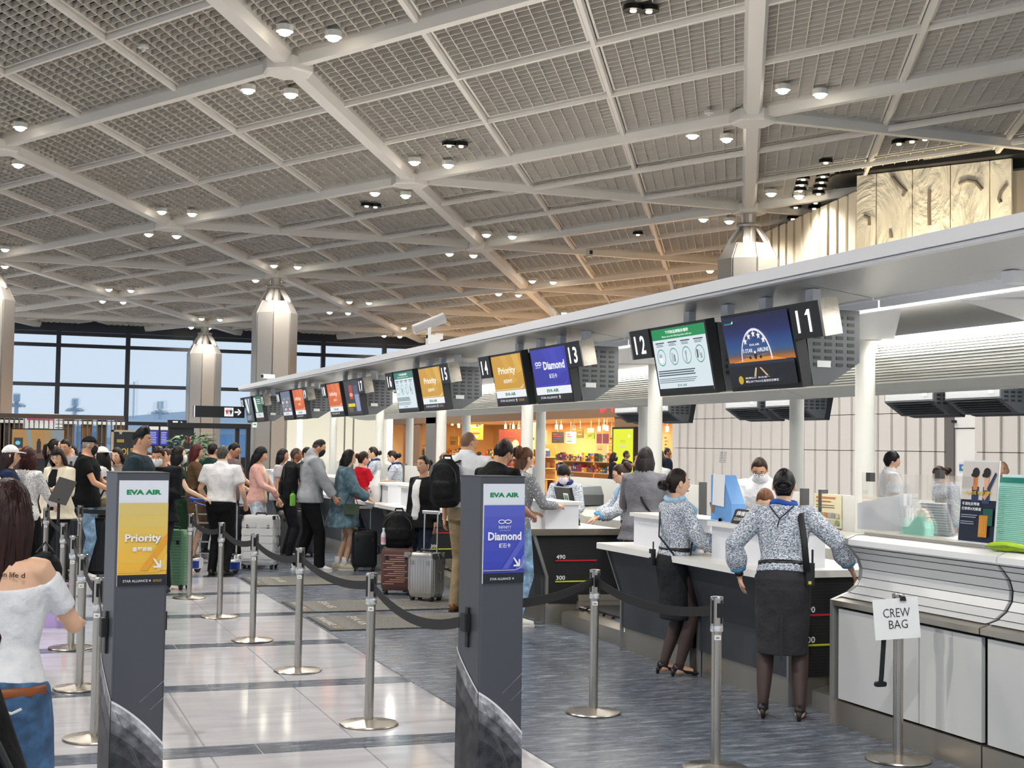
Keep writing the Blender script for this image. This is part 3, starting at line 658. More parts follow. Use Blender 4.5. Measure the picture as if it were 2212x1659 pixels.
def monitor(num, yc, kind, side, label, near=True, w=MW):
    """display facing -X at local origin (top front edge); local Y runs away from the camera"""
    t = thing('display_monitor', label, 'monitor', (5.56 if near else 2*XI-5.56, yc, MON_Z), 0 if near else math.pi)
    tilt = Matrix.Rotation(rad(-11), 3, 'Y')     # leans so that the face looks down at the queue
    def Q(p): return tilt@Vector(p)
    b = MB(); b.box(Q((.045, 0, -MH/2)), (.09, w, MH), R=tilt); b.build('bezel', DK2, t)
    O = Q((-.001, w/2-.03, -MH+.035)); U = Vector((0, -1, 0)); V = tilt@Vector((0, 0, 1))
    if near:
        P = Print(O, U, V, SCR_E); screen_art(kind, w-.06, MH-.06, P); P.build('screen', t)
    # number sign, on the camera side for odd numbers and on the far side for even ones
    s = -1 if side == 'right' else 1
    y0 = s*(w/2+.005); sw = .40
    b = MB(); b.box(Q((.05, y0+s*sw*.5-s*.0, -.135)), (.13, sw, .27), R=tilt); b.build('number_sign', DK2, t)
    b = MB(); b.box(Q((.06, y0+s*(sw+.015), -.135)), (.15, .03, .27), R=tilt); b.build('sign_end', STEEL(), t)
    if near:
        O = Q((-.016, y0+s*sw/2+.15, -.225)); P = Print(O, U, V, 1.6)
        P.rect(.03, .0, .032, .17, 'ffffff'); P.text(str(num)[1], .15, 0, .10, .17, 'ffffff') if str(num)[1] != '1' else P.rect(.19, 0, .032, .17, 'ffffff').poly([(.15, .13), (.19, .17), (.19, .13)], 'ffffff')
        P.build('number', t)
    # housing behind: chamfered vented box
    b = MB(); pr = [(.12, -.02), (.62, -.02), (.62, -.42), (.34, -.60), (.20, -.60)]
    hy0, hy1 = -w/2+.0, w/2-.0
    b.prism(pr, 1, hy0, hy1); b.build('housing', DK, t)
    b = MB()
    for r in range(8):
        for c_ in range(4):
            for yy in (hy0-.002, hy1+.002): b.box((.24+.1*c_, yy, -.08-.052*r), (.06, .006, .024))
    tag(b.build('vent_slots', DK2, t), kind='stuff')
    b = MB()
    for r in range(3):
        for c_ in range(7): b.box((.626, -w*.3+w*.1*c_, -.12-.06*r), (.006, .06 if near else w*.07, .02))
    tag(b.build('rear_slots', DK2, t), kind='stuff')
    b = MB()
    for r in range(6): 
        q = r/6; b.box((.60-.26*q, 0, -.445-.16*q), (.02, w*.8, .006))
    tag(b.build('underside_slots', DK2, t), kind='stuff')
    if not near: MB().box((.6225, 0, -.22), (.006, w*.96, .36)).build('rear_panel', mat('a4a6a8', .5, .3), t)
    MB().box((.629, w*.34, -.32), (.004, .09, .07)).build('paper_label', WHITE(), t)
    MB().box((.3, hy0-.004, -.44), (.12, .004, .05)).build('rating_plate', mat('d8d8d6', .4), t)
    for yy in (-w*.33, w*.33): MB().box((.32, yy, .05), (.07, .11, .2)).build('hanger', CWH, t)
    return t
pairs = [(10.38, [(11, 'star5', 'night blue screen with a five star arc and runway under sign I1 1 nearest the camera'), (12, 'rules', 'screen with green header and four carry-on icons beside sign I 2')]),
         (14.87, [(13, 'diamond', 'bright blue Diamond screen under the sign I 3'), (14, 'priority', 'gold Priority screen beside the sign I 4')]),
         (19.40, [(15, 'priority', 'gold Priority screen with reflections under the sign I 5'), (16, 'rules2', 'teal headed instruction screen beside the sign I 6')]),
         (24.10, [(17, 'product', 'dark screen with a red pack and yellow lettering under the sign I 7'), (18, 'infinity', 'rust orange screen beside the sign I 8')]),
         (28.70, [(19, 'infinity', 'orange screen of the second pair from the far end'), (10, 'table', 'grey screen with coloured rows in the second pair from the far end')]),
         (33.50, [(11, 'green', 'green screen of the farthest pair'), (12, 'grey', 'grey reflecting screen at the very end of the canopy')])]
for yc, pr in pairs:
    for (num, kind, lab), s in zip(pr, (-1, 1)):
        lab = lab.replace('I1 1', 'eleven').replace('sign I 2', 'sign twelve').replace('sign I 3', 'sign thirteen').replace('sign I 4', 'sign fourteen').replace('sign I 5', 'sign fifteen').replace('sign I 6', 'sign sixteen').replace('sign I 7', 'sign seventeen').replace('sign I 8', 'sign eighteen')
        w_ = MW
        monitor(num, yc + -.68*(-1 if s > 0 else 1), kind, 'right' if s < 0 else 'left', lab, w=w_)
# monitors of the far side of the island, seen from behind under the belly
for n, yc in enumerate((10.7, 15.2, 19.75, 24.3)):
    for s, nm in ((-1, 'right'), (1, 'left')):
        monitor(0, yc+s*.66, '', 'right' if s > 0 else 'left', f'back of a dark display under the far canopy side, {nm} one of {("nearest","second","third","fourth")[n]} pair', near=False)

# ================================================================== COUNTERS
WT = mat('eceae6', .3); DARKP = mat('3a3e44', .55, kind='mottled'); DARKR = mat('17181a', .6); LTX = mat('e6e8ee', .45)
def desk(y0, y1, label, box=None, endmark=False, term=True):
    t = thing('check_in_desk', label, 'counter', (0, (y0+y1)/2, 0)); h = (y1-y0)/2
    body = [(5.25, .2), (5.25, .48), (5.10, .905), (6.05, .905), (6.05, .2)]
    MB().prism(body, 1, -h+.03, h-.03).build('front_body', DARKP, t)
    for s in (-1, 1):
        pr = [(5.235, .0), (5.235, .48), (5.085, .905), (5.12, .905), (5.265, .48), (5.265, .0)]
        MB().prism(pr, 1, s*h-.012, s*h+.012).build('edge_trim', mat('a9aaab', .35, .8), t)
        MB().prism([(5.27, .2), (5.27, .48), (5.12, .9), (6.05, .9), (6.05, .2)], 1, s*(h-.012)-.006, s*(h-.012)+.006).build('end_panel', DARKR, t)
    MB().box2((5.27, -h+.02, 0), (6.03, h-.02, .2)).build('kick_plate', mat('b5b0a6', .35, .8), t)
    b = MB(); b.rbox((4.99, -h-.05, .905), (6.1, h+.05, .955), .07, 0, 2, 4); b.build('worktop', WT, t)
    if box:
        a, c = box; a -= (y0+y1)/2; c -= (y0+y1)/2
        MB().prism([(5.3, .955), (5.42, 1.2), (5.8, 1.2), (5.8, .955)][:] if False else [(5.25, .955), (5.25, 1.205), (5.62, 1.205), (5.62, .955)], 1, a, c).build('raised_front', LTX, t)
        MB().rbox((5.2, a-.02, 1.205), (5.68, c+.02, 1.235), .04).build('raised_shelf', WT, t)
    if endmark:
        y = -h+.012-.03
        P = Print((5.3, y, 0), (1, 0, 0), (0, 0, 1))
        P.rect(.035, .632, .46, .014, 'c02030'); P.text('490', .045, .655, .10, .045, 'f2f2f2'); P.rect(.035, .42, .46, .014, 'c6d22e'); P.text('300', .045, .443, .10, .045, 'f2f2f2')
        for k in range(30): P.rect(0.0, .22+.022*k, .74, .003, '2a2b2d') if not (abs(.22+.022*k-.65) < .04 or abs(.22+.022*k-.45) < .04) else None
        P.build('height_marks', t)
    return t
desk(8.62, 9.98, 'dark check-in desk behind the bending uniformed woman, white worktop', (8.75, 9.78), True)
desk(10.12, 11.45, 'dark check-in desk left of the turning uniformed woman, grey suit behind', (10.28, 11.22), False)
desk(13.30, 14.7, 'dark check-in desk with red 490 mark on its side and steel edge', (13.36, 14.3), True)
desk(14.8, 16.1, 'dark check-in desk hidden mostly behind the blue sign pillar', (15.0, 15.9))
desk(17.75, 19.15, 'dark check-in desk behind the woman with the black jacket', (17.9, 18.9), True)
desk(19.3, 20.7, 'dark check-in desk where the white paper bag stands', (19.6, 20.5))
desk(22.4, 23.8, 'dark check-in desk behind the denim jacket woman', (22.6, 23.6), True)
desk(23.95, 25.3, 'dark check-in desk behind the grey hoodie man', (24.1, 25.1))
desk(27.05, 28.4, 'far dark check-in desk behind the pink shirt woman', (27.2, 28.2), True)
desk(28.55, 29.9, 'farthest dark check-in desk in the row', (28.7, 29.7))
# steel skirt on desk with the 490 mark
b = MB(); b.rbox((5.0, 13.235, .9), (6.12, 13.25, .965), .01); tag(b.build('counter_edge_strip', mat('b5ab9c', .25, 1.0)), 'brushed steel strip along the worktop end above the red 490 mark', 'strip')
# baggage scales in the bays
STP = mat('bdb6aa', .33, .85)
def scale_bay(y0, y1, label):
    t = thing('baggage_scale', label, 'conveyor', (0, 0, 0)); a, c = y0, y1
    MB().prism([(5.36, 0), (5.36, .13), (5.5, .16), (7.2, .16), (7.2, 0)], 1, a, c).build('plinth', STP, t)
    MB().rbox((5.55, a+.12, .165), (7.1, c-.12, .2), .03).build('belt', mat('1c1c1e', .7), t)
    for y in (a+.07, c-.07):
        MB().box2((5.5, y-.02, .17), (7.1, y+.02, .27)).build('side_rail', STP, t)
    MB().box2((5.5, c-.1, .25), (7.1, c-.06, .31)).build('back_rail', STP, t)
    for y in np.arange(a+.2, c-.15, .22): MB().cyl((5.52, y, .17), (5.52, y+.15, .17), .03, 8).build('roller', CHROME(), t)
scale_bay(8.08, 8.5, 'steel baggage scale between the grey counter and the uniformed woman')
scale_bay(11.58, 13.15, 'steel baggage scale below the red 490 mark')
scale_bay(16.2, 17.65, 'steel baggage scale behind the bald man')
scale_bay(20.8, 22.3, 'steel baggage scale behind the black suitcase')
scale_bay(25.4, 26.95, 'steel baggage scale behind the grey hoodie man')
# terminals standing on the desks
def terminal(x, y, label, z=.955, rz=0.0, hh=.34):
    t = thing('terminal_screen', label, 'monitor', (x, y, z), rz)
    MB().rbox((-.1, -.1, 0), (.1, .1, .02), .03).build('foot', DK2, t); MB().box((.0, 0, .08), (.04, .05, .16)).build('stand', DK2, t)
    R = Matrix.Rotation(rad(-14), 3, 'Y'); MB().box(R@Vector((.02, 0, .22)), (.035, .44, hh), R=R).build('screen_back', DK2, t)
    P = Print(R@Vector((.0015, -.02, .26)) + Vector((0, .0, 0)), (0, -1, 0), R@Vector((0, 0, 1))); P.rect(0, 0, .14, .1, 'dfe6df'); P.rect(.02, .03, .06, .05, '5f8f62'); P.rect(.09, .02, .03, .06, '3f6f52'); P.build('sticker', t)
terminal(5.80, 14.05, 'black terminal screen back with a leafy sticker beside the masked agent', .955, 0, .4)
terminal(5.85, 10.55, 'black terminal screen back with green sticker right of the turning woman', .955, 0, .36)
terminal(5.75, 19.0, 'small black terminal with pale display by the far agents')
terminal(5.95, 12.0, 'low keypad terminal under the hands of the glasses wearing agent', .88, 0, .1) if False else None
# agents' back row: belt conveyor cabinet with white partition panels
t = thing('baggage_belt', 'long silver baggage conveyor behind the agents', 'conveyor', (0, 0, 0))
MB().prism([(7.15, .0), (7.15, .78), (7.72, .82), (7.72, 0)], 1, 5, 33).build('cabinet', mat('26282b', .6), t)
MB().prism([(7.02, .80), (7.05, .92), (7.25, .99), (7.74, 1.02), (7.74, .8), (7.15, .78)], 1, 5, 33).build('cover', mat('cfccc3', .3, .4), t)
b = MB()
for k in range(13):
    y = 6.0+2.3*k
    if 19 < y < 21: continue
    pn = tag(MB().box2((8.02, y+.06, 0.9), (8.06, y+1.92, 1.36)).box2((8.03, y+.1, .0), (8.05, y+1.88, .9), 1).build('partition_panel', [mat('efeee6', .35), mat('4a4b4d', .6)]), f'white partition panel behind the agents, {("first","second","third","fourth","fifth","sixth","seventh","eighth","ninth","tenth","eleventh","twelfth","thirteenth")[k]} from the camera', 'partition', 'white partitions behind the agents')
    for yy in (y+.02, y+1.96): MB().box2((8.0, yy-.03, 0), (8.08, yy+.03, 1.4)).build('post', mat('7d7a75', .35, .8), pn)
for yp, lab in ((13.1, 'grey document printer in the gap behind the masked agent'), (17.8, 'grey document printer in the gap behind the black jacket woman')):
    t = thing('document_printer', lab, 'printer', (7.50, yp, 1.02)); MB().rbox((-.2, -.4, 0), (.2, .4, .14), .04).build('body', mat('4d5053', .5), t); MB().prism([(-.24, .10), (-.16, .24), (.16, .26), (.2, .14)], 1, -.36, .36).build('cover', mat('8a8d90', .45), t); MB().prism([(-.26, .08), (-.1, .1), (-.1, .14), (-.26, .12)], 1, -.2, .2).build('paper_tray', mat('a9acae', .4), t)

# ---- the grey curved counter at the right
GR = mat('d6d7d8', .4); GT = mat('ececed', .35)
def grey_counter(y0, y1, label, end):
    t = thing('curved_counter', label, 'counter', (0, 0, 0))
    prof = [(5.27, .835), (5.34, .86), (5.40, .905), (5.435, .96), (5.44, 1.02), (5.42, 1.08), (5.38, 1.13), (5.345, 1.165)]
    MB().prism([(5.47, 0.1)]+[(x+.03, z) for x, z in prof]+[(5.4, 1.2), (6.1, 1.23), (6.1, .1)], 1, y0+.02, y1-.02).build('carcass', mat('6a6a6b', .6), t)
    for (xa, za), (xb, zb) in list(zip(prof, prof[1:]))[0:7]:
        MB().prism([(xa, za+.002), (xb, zb-.003), (xb+.02, zb-.003), (xa+.02, za+.002)], 1, y0+.022, y1-.005).build('curved_slat', GR, t)
    MB().prism([(5.345, 1.168), (5.325, 1.18), (5.33, 1.215), (5.39, 1.24), (6.1, 1.255), (6.1, 1.2), (5.4, 1.168)], 1, y0, y1-.004).build('top_rail', GT, t)
    MB().box2((5.45, y0, 1.244), (5.60, y1-.01, 1.262)).build('glass_channel', STP, t)
    MB().prism([(5.21, .78), (5.21, .815), (5.28, .832), (5.28, .78)], 1, y0, y1-.003).build('ledge', STP, t)
    n = 1 if not end else 1; L = .87
    yy = y1-.03
    while yy > y0+.1:
        a = max(yy-L, y0); MB().box2((5.235, a+.006, .17), (5.26, yy-.006, .76)).build('door', mat('d0d1d1', .45), t); yy -= L
    MB().box2((5.3, y0, .1), (5.34, y1-.01, .83)).build('recess', mat('2e2e30', .6), t)
    MB().box2((5.225, y0, 0), (5.28, y1-.005, .155)).build('kick_plate', STP, t)
    if end:
        MB().prism([(5.21, 0), (5.21, .815)]+[(x-.004, z) for x, z in prof]+[(5.32, 1.18), (5.325, 1.22), (5.39, 1.245), (6.1, 1.258), (6.1, 0)], 1, y1-.005, y1+.03).build('end_cheek', mat('a9a8a6', .3, .5), t)
    return t
grey_counter(6.54, 8.02, 'pale grey curved counter front with horizontal grooves at the right, left unit', True)
grey_counter(3.2, 6.53, 'pale grey curved counter front cut by the right edge, right unit', False)
P = at_x(2130, 1200, 5.33)
# things on the grey counter
gy = lambda xp, yp, X: at_x(xp, yp, X)[1]
ya, yb = gy(1868, 1150, 5.55), gy(2068, 1165, 5.55)
t = thing('glass_screen', 'clear glass screen standing on the grey counter left of the poster', 'screen', (5.53, 0, 1.26))
MB().box2((-.004, yb-.2, 0), (.004, ya, .40)).build('pane', mat('f4f6f5', 0.05, kind='glass', alpha=.35), t)
MB().box2((-.02, yb+.12, .38), (.02, yb+.17, .43)).build('clip', mat('5a5855', .4, .6), t); MB().box2((-.02, ya-.12, .34), (.02, ya-.07, .40)).build('clip', mat('5a5855', .4, .6), t)
y = gy(1905, 1160, 5.75); t = thing('file_binder', 'white file binder lying on edge behind the glass screen', 'binder', (5.78, y, 1.258), rad(20)); MB().prism([(-.18, 0), (.2, 0), (.2, .18), (-.18, .26)], 0, -.05, .05).build('cover', mat('d9d9dc', .4), t); MB().box((0, -.2, .1), (.1, .01, .16)).build('spine', mat('c9c9cc', .4), t); MB().box((0, -.206, .12), (.05, .004, .09)).build('spine_label', mat('f2f2f2', .4), t)
y = gy(1982, 1160, 5.68); t = thing('tape_dispenser', 'mint green tape dispenser behind the glass screen', 'dispenser', (5.68, y, 1.258), rad(90))
MB().prism([(-.12, 0), (-.13, .05), (-.11, .10), (-.07, .125), (-.02, .12), (.04, .06), (.10, .03), (.12, .05), (.13, .0)], 1, -.035, .035).build('base', mat('9fdcc9', .35), t)
bb = MB()
for k in range(16):
    w0, w1 = 2*math.pi*k/16, 2*math.pi*(k+1)/16; bb.box((-.05+.06*math.cos(w0), 0, .105+.06*math.sin(w0)), (.026, .022, .02), R=Matrix.Rotation(-w0, 3, 'Y'))
bb.build('tape_roll', mat('efe6d4', .3), t); MB().box((.115, 0, .075), (.03, .06, .06)).build('cutter', mat('d4e6e0', .2), t)
for xp, s in ((1940, 'left'), (2035, 'right')):
    y = gy(xp, 1150, 5.9); t = thing('letter_tray', f'grey ribbed paper tray behind the glass, {s} one', 'tray', (5.9, y, 1.258)); R = Matrix.Rotation(rad(-18), 3, 'Y')
    MB().box(R@Vector((0, 0, .11)), (.02, .26, .22), R=R).build('back', mat('9b9b9f', .5), t)
    bb = MB()
    for k in range(11): bb.box(R@Vector((-.012, 0, .02+.018*k)), (.006, .25, .006), R=R)
    tag(bb.build('ribs', mat('c4c4c8', .5), t), kind='stuff'); MB().box((0, 0, .006), (.08, .26, .012)).build('foot', mat('9b9b9f', .5), t)
y0p, y1p = gy(2070, 1180, 5.50), gy(2146, 1185, 5.50)
t = thing('poster_stand', 'acrylic poster stand with two cartoon travellers and navy lower half on the grey counter', 'poster', (5.50, (y0p+y1p)/2, 1.262)); w = y0p-y1p; hh = .50; R = Matrix.Rotation(rad(5), 3, 'Y')
MB().box((.03, 0, .004), (.1, w, .008)).build('foot', mat('e8eef0', .1), t); MB().box(R@Vector((.004, 0, hh/2)), (.008, w+.01, hh), R=R).build('acrylic_sheet', mat('eef2f2', .1), t)
P = Print(R@Vector((-.0012, w/2, .01)), (0, -1, 0), R@Vector((0, 0, 1))); P.rect(0, 0, w, hh-.02, 'ded6cf'); P.rect(0, 0, w, hh*.5, '141f33')
for x in (.3, .62): P.rect(w*x, hh*.46, w*.2, hh*.2, '2b3a5e' if x < .5 else '33466e'); P.rect(w*(x+.03), hh*.62, w*.12, hh*.16, 'e7b18a' if x > .5 else 'd98a4c'); P.disc(w*(x+.09), hh*.83, w*.1, hh*.06, '26221f'); P.disc(w*(x+.02), hh*.80, w*.06, hh*.025, '26221f')
P.poly([(w*.78, hh*.62), (w*.84, hh*.6), (w*.7, hh*.5), (w*.62, hh*.54)], 'e0a884'); P.poly([(w*.74, hh*.64), (w*.95, hh*.84), (w*.99, hh*.82), (w*.8, hh*.6)], '2b3a5e')
P.text('一指完成 享安旅行', w*.06, hh*.56, w*.82, hh*.05, 'e0bc30'); P.text('不須在此等候', w*.07, hh*.43, w*.5, hh*.04, 'f2f4f6'); P.text('行李箱X光檢查', w*.07, hh*.37, w*.56, hh*.04, 'f2f4f6'); P.lines(w*.07, hh*.31, w*.5, 2, hh*.025, hh*.008, 'b4bcc8'); P.lines(w*.07, hh*.23, w*.42, 2, hh*.025, hh*.008, 'b4bcc8')
P.rect(w*.7, hh*.2, w*.27, hh*.2, '1d5a48'); P.rect(w*.6, hh*.06, w*.24, hh*.26, 'cf8a2c'); 
for k in range(4): P.rect(w*(.63+.05*k), hh*.1, w*.012, hh*.2, 'e8ae58')
P.build('printed_sheet', t)
y2 = gy(2182, 1180, 5.56)
t = thing('plastic_folder_box', 'ribbed turquoise plastic file folder standing at the right edge', 'folder', (5.58, y2, 1.262)); R = Matrix.Rotation(rad(4), 3, 'Y')
MB().box(R@Vector((0, 0, .19)), (.05, .30, .38), R=R).build('cover', mat('8fcfbe', .3), t); bb = MB()
for k in range(30): bb.box(R@Vector((-.027, 0, .015+.0115*k)), (.003, .29, .004), R=R)
tag(bb.build('ribs', mat('b7e6da', .3), t), kind='stuff'); MB().box(R@Vector((-.002, 0, .385)), (.055, .31, .03), R=R).build('top_band', mat('0f7f74', .3), t); MB().box(R@Vector((.03, 0, .22)), (.02, .3, .4), R=R).build('papers', mat('e3edf2', .4), t)
P = at_x(2180, 1182, 5.44); t = thing('mesh_pouch', 'bright lime green mesh pouch lying on the grey counter', 'pouch', (5.42, P[1], 1.245), rad(8)); 
soft(MB().ell((0, 0, .025), (.06, .14, .028)).ell((0, -.14, .02), (.05, .1, .02)), 'bag', [mat('a9c93a', .6, kind='cloth')], t, .008); MB().tube([(-.06, .1, .02), (-.06, -.05, .034), (-.05, -.2, .02)], .005, 6).build('zip', mat('7f9c2a', .5), t)
P = at_x(2090, 1020, 7.0); t = thing('weight_display', 'small blue lit weight display on a stem behind the poster', 'display', (7.0, P[1], .99)); MB().cyl((0, 0, -.99), (0, 0, .66), .015, 8).build('stem', mat('8a8a8a', .4, .7), t); MB().box((0, 0, .70), (.04, .16, .08)).build('case', mat('cfd6dc', .4), t); Pr = Print((-.021, .07, .675), (0, -1, 0), (0, 0, 1), 1.0); Pr.rect(0, 0, .14, .05, '2f6fb0'); Pr.rect(.03, .015, .08, .022, 'c8d84a'); Pr.build('screen', t)
# things on the near desk
y = gy(1572, 1120, 5.42); t = thing('magazine_file', 'blue upright document holder with papers clipped to it on the near desk', 'holder', (5.42, y, 1.237))
MB().prism([(-.20, 0), (.14, 0), (.17, .1), (.05, .38), (-.20, .38)][:] if False else [(-.17, 0), (.17, 0), (.17, .14), (.02, .36), (-.17, .36)], 0, -.06, .06).build('holder', mat('6fa3dc', .4), t)
for o in list(t.children): o.rotation_euler = (0, 0, math.pi)
MB().box((-.0625, .13, .09), (.003, .05, .06)).build('brown_tab', mat('9a6c46', .5), t)
R = Matrix.Rotation(rad(3), 3, 'X'); MB().box(R@Vector((-.066, .045, .24)), (.003, .19, .25), R=R).build('paper', mat('f2f2f2', .5), t)
Pr = Print((-.0685, .12, .22), (0, -1, 0), (0, 0, 1))
for k in range(7): Pr.rect(.01, .12-.013*k, .05, .006, '8a8f94'); Pr.rect(.075, .12-.013*k, .05, .006, '8a8f94')
Pr.build('printed_lines', t)
for y_, z_ in ((.07, .37), (.02, .37), (-.1, .2)): MB().prism([(-.02, -.012), (.02, -.012), (.008, .02), (-.008, .02)], 0, -.075, -.06).build('binder_clip', BLACK(), t); t.children[-1].location = (0, y_, z_)
y = gy(1640, 1120, 5.42); t = thing('counter_closed_block', 'black triangular counter closed block with white lettering on the near desk', 'sign', (5.34, y, 1.237))
MB().prism([(-.06, 0), (.06, 0), (.02, .10), (0, .11), (-.02, .10)], 1, -.19, .19).build('block', BLACK(), t); R = Matrix.Rotation(rad(22), 3, 'Y'); Pr = Print(Vector((-.0615, .17, .012)), (0, -1, 0), Vector((.04, 0, .1))); Pr.text('櫃檯關閉', .03, .05, .26, .04, 'f2f2f2'); Pr.text('COUNTER CLOSED', .02, .012, .3, .025, 'f2f2f2'); Pr.build('lettering', t)
y = gy(1545, 1135, 5.4); tag(MB().box2((5.27, y-.12, 1.236), (5.55, y+.3, 1.24)).build('paper_sheets', mat('cfe4f6', .5)), 'pale blue sheets lying on the raised shelf beside the blue holder', 'paper')
P = at_x(1770, 1065, 7.9); t = thing('notice_sheet', 'cream printed notice with pictograms on the partition right of the uniformed woman', 'notice', (8.01, P[1], 1.12)); MB().box2((-.006, -.24, -.1), (0, .26, .24)).build('sheet', mat('f2e9c4', .5), t)
Pr = Print((-.007, .25, -.1), (0, -1, 0), (0, 0, 1)); Pr.rect(.03, .29, .36, .022, 'd98a4c'); Pr.rect(.03, .255, .28, .014, 'c8783c'); Pr.lines(.03, .22, .42, 2, .022, .009, '8a7a5a')
for a in range(6):
    for c_ in range(2): Pr.rect(.03+.075*a, .1-.07*c_, .06, .05, ('cfc8b0', '8fae86', 'd8885c', 'b8b8b0', '9aa0a8', 'cfc8b0')[(a+c_*2) % 6])
Pr.build('print', t)
tag(MB().box2((5.16, 13.4, 1.24), (5.3, 13.62, 1.244)).build('paper_form', WHITE()), 'white form lying on the raised shelf under the grey sweater arm', 'paper')
# ================================================================== QUEUE FURNITURE
def xy(o): return np.array(o.location[:2])
BELT = mat('17181b', .7)
def stanchion(x, y, label, to=None, h=.97, sag=.05, group='belt posts'):
    t = thing('belt_post', label, 'barrier post', (x, y, 0), 0, group)
    MB().lathe([(.182, 0), (.19, .006), (.185, .014), (.06, .028), (.036, .034)], 36).build('base_plate', STEEL(), t, auto=30)
    MB().cyl((0, 0, .02), (0, 0, h-.16), .029, 20).build('pole', STEEL(), t, auto=30)
    MB().lathe([(.033, h-.20), (.037, h-.195), (.037, h-.165), (.035, h-.16)], 20).build('collar', mat('dcdad6', .2, .8), t, auto=30)
    b = MB(); b.lathe([(.036, h-.165), (.036, h-.012)], 20).lathe([(.038, h-.012), (.038, h-.004), (.03, h)], 20, 1); b.build('head', [STEEL(), CHROME()], t, auto=30)
    for k in range(4):
        w = rad(20)+k*math.pi/2; MB().box((.036*math.cos(w), .036*math.sin(w), h-.085), (.006, .012, .13), rz=w).build('slot', BLACK(), t)
    for s in (-1, 1): MB().box((0, s*.042, h-.075), (.036, .014, .08), rz=0).build('belt_catch', BLACK(), t)
    MB().box((-.009, -.029, h-.228), (.036, .006, .026), rz=rad(-17)).build('sticker', mat('eeeeea', .5), t); q_ = Print((-.009-.0165-.001, -.029-.0035+.005, h-.239), (math.cos(rad(-17)), math.sin(rad(-17)), 0), (0, 0, 1)); q_.text('NAA', .008, .006, .020, .010, '222222', .03); q_.build('sticker_print', t)
    if to is not None: belt(t, (to[0]-x, to[1]-y), h, sag, to[2] if len(to) > 2 else h-.075)
    return t
def belt(t, d, h, sag, z1):
    L = math.hypot(*d); u = np.array(d)/L; nrm = np.array([-u[1], u[0]])*.0012; b = MB(); V = []; n = 12
    for k in range(n+1):
        f = .035/L+(1-.07/L)*k/n; p = u*L*f; z = h-.075+(z1-h+.075)*f-sag*4*f*(1-f)
        for s in (1, -1):
            for e in (-.028, .028): V.append((p[0]+s*nrm[0], p[1]+s*nrm[1], z+e))
    Fs = []
    for k in range(n):
        o = 4*k; Fs += [(o, o+1, o+5, o+4), (o+2, o+6, o+7, o+3), (o+1, o+3, o+7, o+5), (o, o+4, o+6, o+2)]
    b.add(V, Fs); b.build('belt', BELT, t)
KL = (0.62, 7.0); KR = (2.37, 6.78)
S = [(2.26, 8.8), (2.24, 11.0), (2.18, 12.78), (2.14, 14.56), (2.06, 16.4)]
nm = ['nearest', 'second', 'third', 'fourth', 'farthest']
for k, p in enumerate(S):
    to = (KR[0]-.14, KR[1]+.05, .90) if k == 0 else S[k-1]
    stanchion(*p, f'steel belt post in the middle row, {nm[k]} of five behind the blue sign pillar', to, sag=.1 if k == 0 else .07)
L_ = [(.57, 8.82), (.57, 10.62), (.6, 12.68), (.59, 14.6), (.52, 17.9)]
for k, p in enumerate(L_):
    to = (KL[0]-.13, KL[1]+.02, .90) if k == 0 else L_[k-1]
    stanchion(*p, f'steel belt post in the left row, {nm[k]} of five beside the woman in white', to, sag=.05)
stanchion(.95, 18.6, 'steel belt post holding the cross belts at the far left', (2.0, 19.6), sag=.04)
stanchion(2.0, 19.6, 'steel belt post hidden behind the yellow sign pillar', sag=0)
R_ = [(3.82, 8.78), (3.82, 7.05)]
stanchion(*R_[0], 'steel belt post between the blue sign pillar and the turning uniformed woman', (KR[0]+.12, KR[1]+.6, .93), sag=.06)
stanchion(*R_[1], 'steel belt post cut by the bottom edge in front of the uniformed women', R_[0], sag=.08)
cb = stanchion(4.98, 6.97, 'steel post with the crew bag paper sign by the grey counter')
bb = MB(); bb.tube([(-.11, -.02, .88), (-.112, -.02, .75), (-.13, -.02, .5), (-.135, -.02, .46)], [(.004, .018)]*4, 6, side=(0, 1, 0)); bb.build('loose_strap', BELT, cb); MB().rbox((-.175, -.03, .435), (-.10, -.01, .465), .012, 0, 1).build('strap_end', BLACK(), cb)
# paper sign clipped on it
Rz_ = rad(-22)
t = thing('paper_sign', 'white sheet reading crew bag clipped to the post', 'sign', (4.95, 6.90, .0), Rz_)
R = Matrix.Rotation(rad(-5), 3, 'Y'); c = Vector((-.035, -.03, .835)); MB().box(c, (.262, .002, .235), R=R).build('sheet', mat('f4f4f4', .5), t)
Pr = Print(c+R@Vector((-.131, -.0012, -.1175)), R@Vector((1, 0, 0)), R@Vector((0, 0, 1))); Pr.text('CREW', .056, .126, .155, .052, '2a2a2a', -.004); Pr.text('BAG', .084, .060, .108, .050, '2a2a2a', -.004); Pr.build('lettering', t)
MB().prism([(-.018, .94), (.018, .94), (.012, .965), (-.012, .965)], 1, -.045, -.015).tube([(-.01, -.03, .965), (-.02, -.03, .985), (-.03, -.03, .97)], .002, 5).build('binder_clip', BLACK(), t)
